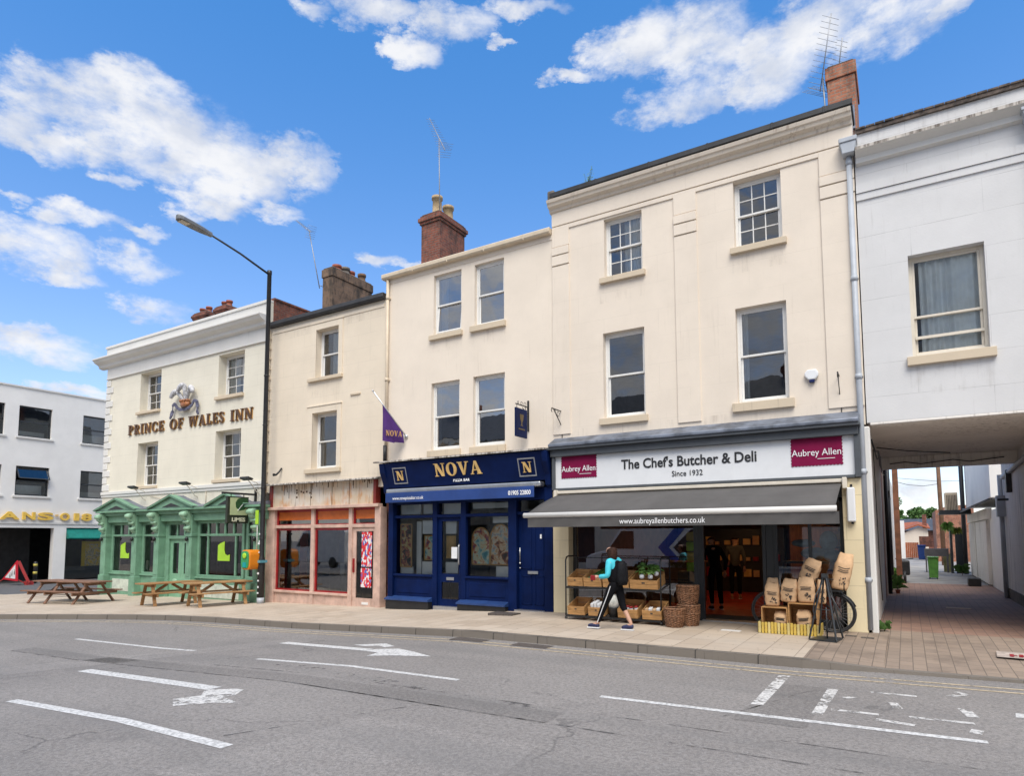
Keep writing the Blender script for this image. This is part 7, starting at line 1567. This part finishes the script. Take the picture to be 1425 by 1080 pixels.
b = MB(); b.prism(ft, 'z', .0, .025); b.build('base_plate', M_gun, st)
for i, (x, y) in enumerate(ft): b = MB(); e = ap + Vector(((x + 1.22) * .12, (y - 12.22) * .12, -.02)); b.bar((x, y, .02), e, .025, .02); b.build('leg', M_gun, st)
b = MB(); b.tube([(-1.22, 12.22, .02), (-1.22, 12.22, .55)], .012, 6); b.box(-1.27, -1.17, 12.17, 12.27, 1.05, 1.12); b.bar((-1.36, 12.12, .52), (-1.13, 12.08, .52), .015, .015); b.tube([(-1.24, 12.15, 1.0), (-1.36, 12.05, .75), (-1.40, 12.0, .5), (-1.35, 12.0, .35)], .01, 5); b.tube([(-1.20, 12.15, .9), (-1.05, 12.1, .6), (-.95, 12.05, .42)], .01, 5); b.build('hanger', M_gun, st)
M_blue = paint('pale_blue_cloth', (.42, .56, .62), .7, .25, 5)
for k, (x, z, rx_, rz_) in enumerate(((-1.55, 1.42, .26, .12), (-1.30, 1.66, .16, .20), (-1.25, 1.38, .16, .12), (-1.75, 1.62, .22, .08))):
    b = MB(); b.ball((x, F + .31, z), rx_, .12, rz_, 18, 10); o = b.build('blue_roll', M_blue); tag(o, ('plump pale blue roll lowest at the left', 'large round pale blue roll at the top', 'small pale blue roll at the lower right', 'long flat pale blue roll at the upper left')[k] + ' in the right butcher window', 'roll', 'pale blue rolls in the window')
t = thing('display_shelf', 'dark display shelf behind the right butcher window glass', 'shelf', (-1.6, F + .4, 0)); b = MB(); b.box(-2.15, -1.08, F + .25, F + .6, 1.22, 1.26); b.box(-2.15, -2.11, F + .25, F + .6, 0, 1.22); b.box(-1.12, -1.08, F + .25, F + .6, 0, 1.22); b.build('board', M_frame, t); b = MB(); b.box(-2.1, -1.15, F + .24, F + .25, 2.0, 2.22); b.build('banner', paint('pale_banner', (.4, .45, .42), .7, .1), t)
t = thing('window_display', 'green and yellow tins stacked in the butcher window left of the doorway', 'display', (-4.0, F + .5, 0)); b = MB()
for i in range(4): b.box(-4.12, -3.92, F + .4, F + .55, 1.0 + .22 * i, 1.2 + .22 * i, i % 2)
b.build('tins', [M_lime, paint('tin_yellow', (.55, .40, .03), .4, .1)], t, bevel=.02); b = MB(); b.box(-4.3, -3.88, F + .35, F + .7, 0, 1.0); b.build('plinth', M_frame, t)

# ================================================================== ALLEY BEYOND THE PASSAGE
al = thing('rear_wing', 'dark rendered rear wall with black drainpipes on the left of the alley', 'building', (-2.5, 33, 0))
b = MB(); b.box(-4.5, -.53, 22.52, 46.5, -.1, 4.3); b.build('wall', M_passage, al)
b = MB()
for y in (21.6, 24.4, 25.2): b.tube([(-.46, y, .1), (-.46, y, 4.6)], .05, 8)
b.tube([(-.44, 23.6, 3.2), (-.44, 25.2, 3.0)], .04, 6); b.build('drainpipe', M_black, al)
b = MB(); b.box(-.36, -.18, 26.9, 27.1, 0, 5.4); b.build('timber_post', paint('rust_brown', (.20, .08, .04), .7, .3, 5, dirt=.3), al)
rb = thing('white_workshop', 'white workshop with plank doors and slate lean-to on the right of the alley', 'building', (4, 31, 0))
b = MB(); b.box(2.52, 6, 23.3, 36.5, -.1, 2.65); b.box(2.45, 6, 26.6, 36.9, 3.05, 6.2); b.build('wall', M_white2, rb)
b = MB(); b.prism([(1.95, 2.72), (2.6, 3.05), (2.6, 3.12), (1.95, 2.80)], 'y', 27.4, 36); b.build('lean_to_roof', M_slate, rb)
b = MB(); b.box(2.40, 2.55, 27.6, 36.0, 2.35, 2.72); b.build('lintel', M_passage, rb)
for y0, y1 in ((28.2, 32.3), (32.7, 35.6)):
    b = MB(); n_ = 7
    for i in range(n_): a = y0 + (y1 - y0) * i / n_; b.box(2.41, 2.52, a, a + (y1 - y0) / n_ - .02, .05, 2.3)
    b.build('door', M_passage, rb, bevel=.006)
b = MB(); b.tube([(2.3, 36.6, 0), (2.3, 36.6, 5.6)], .09, 8); b.tube([(2.3, 36.5, 3.0), (2.42, 34.5, 2.9)], .05, 6); b.build('drainpipe', M_black, rb)
b = MB(); b.box(2.38, 2.46, 38, 38.4, 0, 5.4); b.build('corner_pipe', M_pipe, rb)
t = thing('shelf_bracket', 'dark flat canopy carrying the air conditioner beside the black drainpipe', 'canopy', (1.65, 33.2, 2.6)); b = MB(); b.box(1.22, 2.35, 32.9, 33.9, 2.68, 2.76); b.box(1.25, 2.35, 33.0, 33.06, 2.76, 2.86); b.build('deck', M_frame, t)
t = thing('air_conditioner', 'beige louvred air conditioner box on a dark canopy in the alley', 'air conditioner', (1.7, 33.4, 2.9)); b = MB(); b.box(1.46, 1.92, 33.1, 33.6, 2.765, 3.62); b.build('case', M_creampipe, t, bevel=.03); b = MB()
for i in range(7): b.box(1.52 + i * .055, 1.55 + i * .055, 33.08, 33.1, 2.85, 3.5)
b.build('louvre', M_mortar, t)
t = thing('gate_post', 'dark boarded gate at the end of the white workshop', 'gate', (2.1, 37, 0)); b = MB(); b.box(1.75, 1.85, 37, 37.4, 0, 2.1); b.box(1.95, 2.3, 36.9, 37.0, 0, 2.1); b.build('board', M_frame, t)
def plant(label, c, r, h, n, mat, name='potted_plant', pot=None, droop=False):
    t = thing(name, label, 'plant', c); b = MB(); rnd = random.Random(label)
    for i in range(n):
        a = rnd.uniform(0, 6.28); l = r * rnd.uniform(.5, 1.1); base_ = Vector(c) + Vector((0, 0, h * rnd.uniform(.2, .7))); d = Vector((math.cos(a), math.sin(a), rnd.uniform(.2, 1.2) if not droop else rnd.uniform(-.8, .8))).normalized(); s = Vector((-math.sin(a), math.cos(a), 0)) * l * .09
        m_ = base_ + d * l * .6 + Vector((0, 0, .05)); e = base_ + d * l - Vector((0, 0, l * .25)); b.add([base_, m_ + s, e, m_ - s], [(0, 1, 2), (0, 2, 3)])
    b.build('leaves', mat, t, recalc=False); b = MB(); b.tube([c, Vector(c) + Vector((0, 0, h * .6))], .012, 5); b.build('stem', M_bark, t)
    if pot: b = MB(); b.lathe([(pot * .7, 0), (pot, pot * 1.6), (pot * 1.05, pot * 1.7)], 12, c); b.build('pot', M_redpot if pot < .12 else M_mortar, t)
plant('small palm in a slim pot by the left wall of the passage', (-.30, 23.2, 0), .28, .6, 60, M_leaf3, pot=.07)
plant('bushy green plant against the left wall of the passage behind the small palm', (-.46, 24.6, 0), .26, .6, 70, M_leaf3)
plant('leafy weeds growing at the foot of the left alley wall beyond the motor scooter', (-.36, 30.5, 0), .32, .5, 60, M_leaf3)
plant('tuft of grass at the foot of the white workshop', (2.05, 35.0, 0), .4, .5, 60, M_leaf)
plant('hanging plant with trailing leaves under the dark canopy', (1.5, 33.2, 2.0), .28, .4, 110, M_leaf3, 'hanging_plant', droop=True)
plant('yellow green hanging plant beside the gate in the alley', (1.9, 34.2, 1.85), .26, .3, 80, leafmat('lime_leaf', (.13, .17, .02), (.26, .30, .05)), 'hanging_plant', droop=True)
for i, (x, y) in enumerate(((-.50, 13.75), (-.42, 13.9), (-17.9 + .35, F - .25))):
    plant(('tuft of weeds at the foot of the white corner post', 'low weeds beside the white corner post inside the passage', 'grassy weeds at the foot of the lamp post')[i], (x, y, g(x)), .16, .14, 34, M_leaf, 'weed')
bn = thing('wheelie_bin', 'bright green wheeled bin standing in the alley', 'bin', (.88, 31.6, 0))
M_bin = paint('bin_green', (.075, .22, .035), .45, .25, 6)
b = MB(); b.prism([(.73, .06), (1.03, .06), (1.07, .86), (.69, .86)], 'y', 31.4, 31.8); b.build('body', M_bin, bn, bevel=.02); b = MB(); b.box(.67, 1.09, 31.36, 31.85, .865, .92); b.build('lid', M_bin, bn, bevel=.02)
for x in (.75, 1.0): b = MB(); b.lathe([(.02, -.02), (.08, -.02), (.08, .02), (.02, .02)], 12); b.v = [Vector((v.z + x, v.x + 31.82, v.y + .08)) for v in b.v]; b.build('wheel', M_ink, bn)
b = MB()
for i in range(26): b.quad(*[(x + random.uniform(-.02, .02), 31.38, z + random.uniform(-.03, .03)) for x, z in [(.72 + random.uniform(0, .3), .86 + random.uniform(0, .1))] for _ in range(4)])
t = thing('motor_scooter', 'black motor scooter parked against the left wall of the alley', 'scooter', (-.12, 28.9, 0))
for y, nm in ((28.5, 'wheel'), (29.5, 'wheel')): b = MB(); b.lathe([(.06, -.05), (.2, -.05), (.23, 0), (.2, .05), (.06, .05)], 16); b.v = [Vector((v.z - .12, v.x + y, v.y + .23)) for v in b.v]; b.build('wheel', M_ink, t)
b = MB(); b.prism([(28.45, .30), (28.7, .28), (29.3, .25), (29.7, .42), (29.6, .62), (29.1, .60), (28.85, .38), (28.65, .40), (28.6, .85), (28.5, .85)], 'x', -.26, .06); b.build('body', M_black, t, bevel=.05, seg=2); b = MB(); b.tube([(-.4, 28.58, .9), (-.12, 28.52, .88), (.18, 28.58, .92)], .02, 6); b.build('handlebar', M_black, t); b = MB(); b.box(-.24, .04, 29.0, 29.6, .62, .70); b.build('seat', M_frame, t, bevel=.03)
t = thing('black_box', 'low black box on the ground before the white workshop door', 'box', (1.95, 27.9, 0)); b = MB(); b.box(1.78, 2.15, 27.7, 28.2, 0, .28); b.build('case', M_black, t, bevel=.02)
t = thing('planter_bench', 'dark raised planter trough across the alley behind the green bin', 'planter', (1.2, 36, 0)); b = MB(); b.box(.72, 1.7, 37.5, 38.0, .78, 1.15); b.box(.74, .80, 37.5, 37.6, 0, .78); b.box(1.6, 1.68, 37.5, 37.6, 0, .78); b.build('trough', paint('grey_board', (.09, .085, .09), .7, .2), t); b = MB(); b.box(1.5, 1.8, 38.2, 38.3, 0, .9); b.build('panel', paint('olive_panel', (.26, .24, .10), .7, .3), t)
eh = thing('cream_cottage', 'cream gabled cottage with orange tiled roof at the end of the alley', 'house', (.7, 66, 0))
b = MB(); b.box(-1.2, 1.55, 64, 70, 0, 2.0); b.prism([(-.25, 2.0), (1.55, 2.0), (1.5, 2.42), (.85, 2.5), (.3, 2.25)], 'y', 64, 70); b.build('wall', M_cream, eh)
M_tile = paint('orange_tile', (.36, .10, .04), .8, .3, 6, .4)
b = MB(); b.add([(-1.6, 63.7, 1.85), (.85, 63.7, 2.75), (.85, 70, 3.1), (-1.6, 70, 2.9)], [(0, 1, 2, 3)]); b.add([(.85, 63.7, 2.75), (1.7, 63.7, 2.45), (1.7, 70, 2.9), (.85, 70, 3.1)], [(0, 1, 2, 3)]); o = b.build('roof', M_tile, eh, recalc=False); o.modifiers.new('thick', 'SOLIDIFY').thickness = .1
b = MB(); b.box(1.2, 1.5, 65, 65.5, 2.4, 3.6); b.build('chimney', M_redbrick, eh)
t = thing('slate_house', 'grey slate roofed house behind the cream cottage', 'house', (1, 74, 0)); b = MB(); b.box(-3, 4, 73, 80, 0, 2.3); b.build('wall', M_redbrick, t); b = MB(); b.prism([(72.5, 2.3), (80.5, 2.3), (76.5, 3.5)], 'x', -3.2, 4.2); b.build('roof', M_slate, t)
t = thing('orange_fence', 'orange boarded fence at the end of the alley', 'fence', (.2, 62, 0)); b = MB()
for i in range(12): b.box(-.75 + i * .13, -.63 + i * .13, 62, 62.05, .0, 1.25)
b.build('board', M_tile, t, bevel=.01); b = MB(); b.box(.85, 2.0, 61.5, 61.7, .9, 1.75); b.build('panel', M_redbrick, t)
t = thing('recycling_bin', 'dark blue wheeled bin by the orange fence at the end of the alley', 'bin', (.95, 58, 0)); b = MB(); b.prism([(.72, 0), (1.15, 0), (1.2, 1.0), (.68, 1.0)], 'y', 58, 58.5); b.build('body', M_navy2, t, bevel=.03); b = MB(); b.box(.66, 1.22, 57.95, 58.55, 1.0, 1.1); b.build('lid', M_navy2, t, bevel=.02)
t = thing('brick_wing', 'tall orange brick wing standing behind the white workshop', 'building', (2.4, 55, 0)); b = MB(); b.box(1.78, 4, 54, 60, 0, 3.55); b.prism([(1.78, 3.55), (2.6, 3.9), (4, 3.9), (4, 3.55)], 'y', 54, 60); b.build('wall', M_orangebrick, t)
t = thing('telegraph_pole', 'tall brown telegraph pole in the alley', 'pole', (1.85, 47, 0)); b = MB(); b.tube([(1.88, 47, 0), (1.80, 47, 8.5)], [.13, .10], 10); b.build('shaft', paint('pole_brown', (.16, .085, .045), .8, .3, 4, .3, dirt=.3), t); b = MB(); b.tube([(-.5, 44, 5.0), (.2, 45, 4.82), (1.0, 46, 4.78), (1.82, 47, 4.95)], .015, 5); b.tube([(-.5, 44, 5.2), (1.82, 47, 5.1)], .012, 5); b.tube([(1.82, 47, 5.1), (3.5, 50, 5.3)], .012, 5); b.build('wire', M_frame, t)
t = thing('lamp_unit', 'white garden post at the left end of the cream cottage', 'post', (-.1, 60, 0)); b = MB(); b.box(-.5, -.12, 60, 60.4, 0, 3.0); b.build('shaft', M_white2, t)
def tree(label, x, y, z, H, rw, n):
    t = thing('broad_tree', label, 'tree', (x, y, z), group='trees beyond the alley'); rnd = random.Random(label); b = MB(); b.tube([(x, y, z), (x + .1, y, z + H * .35), (x, y, z + H * .6)], [.28, .2, .1], 8)
    cl = []
    for i in range(13):
        a = rnd.uniform(0, 6.28); rr = rw * rnd.uniform(.15, .85); cz = z + H * rnd.uniform(.42, .92); k = 1 - abs((cz - z) / H - .62) * 1.3; c = Vector((x + math.cos(a) * rr * k, y + math.sin(a) * rr * k, cz)); cl.append((c, rw * rnd.uniform(.24, .42))); b.tube([(x, y, z + H * .35), c], [.07, .02], 5)
    b.build('trunk', M_bark, t); b = MB()
    for c, r in cl:
        for i in range(n):
            d = Vector((rnd.gauss(0, 1), rnd.gauss(0, 1), rnd.gauss(0, .8))).normalized(); p = c + d * r * rnd.uniform(.55, 1.05); s = rnd.uniform(.09, .2); u = Vector((rnd.uniform(-1, 1), rnd.uniform(-1, 1), rnd.uniform(-.6, .6))).normalized() * s; v = u.cross(Vector((rnd.uniform(-1, 1), rnd.uniform(-1, 1), rnd.uniform(-1, 1)))).normalized() * s * .6
            b.quad(p - u, p - v, p + u, p + v)
    b.build('crown', M_leaf, t, recalc=False)
tree('taller dark tree left of the roofs at the end of the alley', -.9, 92, 0, 6.7, 1.6, 230)
tree('rounded green tree in the middle beyond the slate roof', 1.0, 90, 0, 5.6, 1.7, 230)
tree('lower green tree at the right beyond the slate roof', 2.6, 94, 0, 5.3, 1.7, 200)
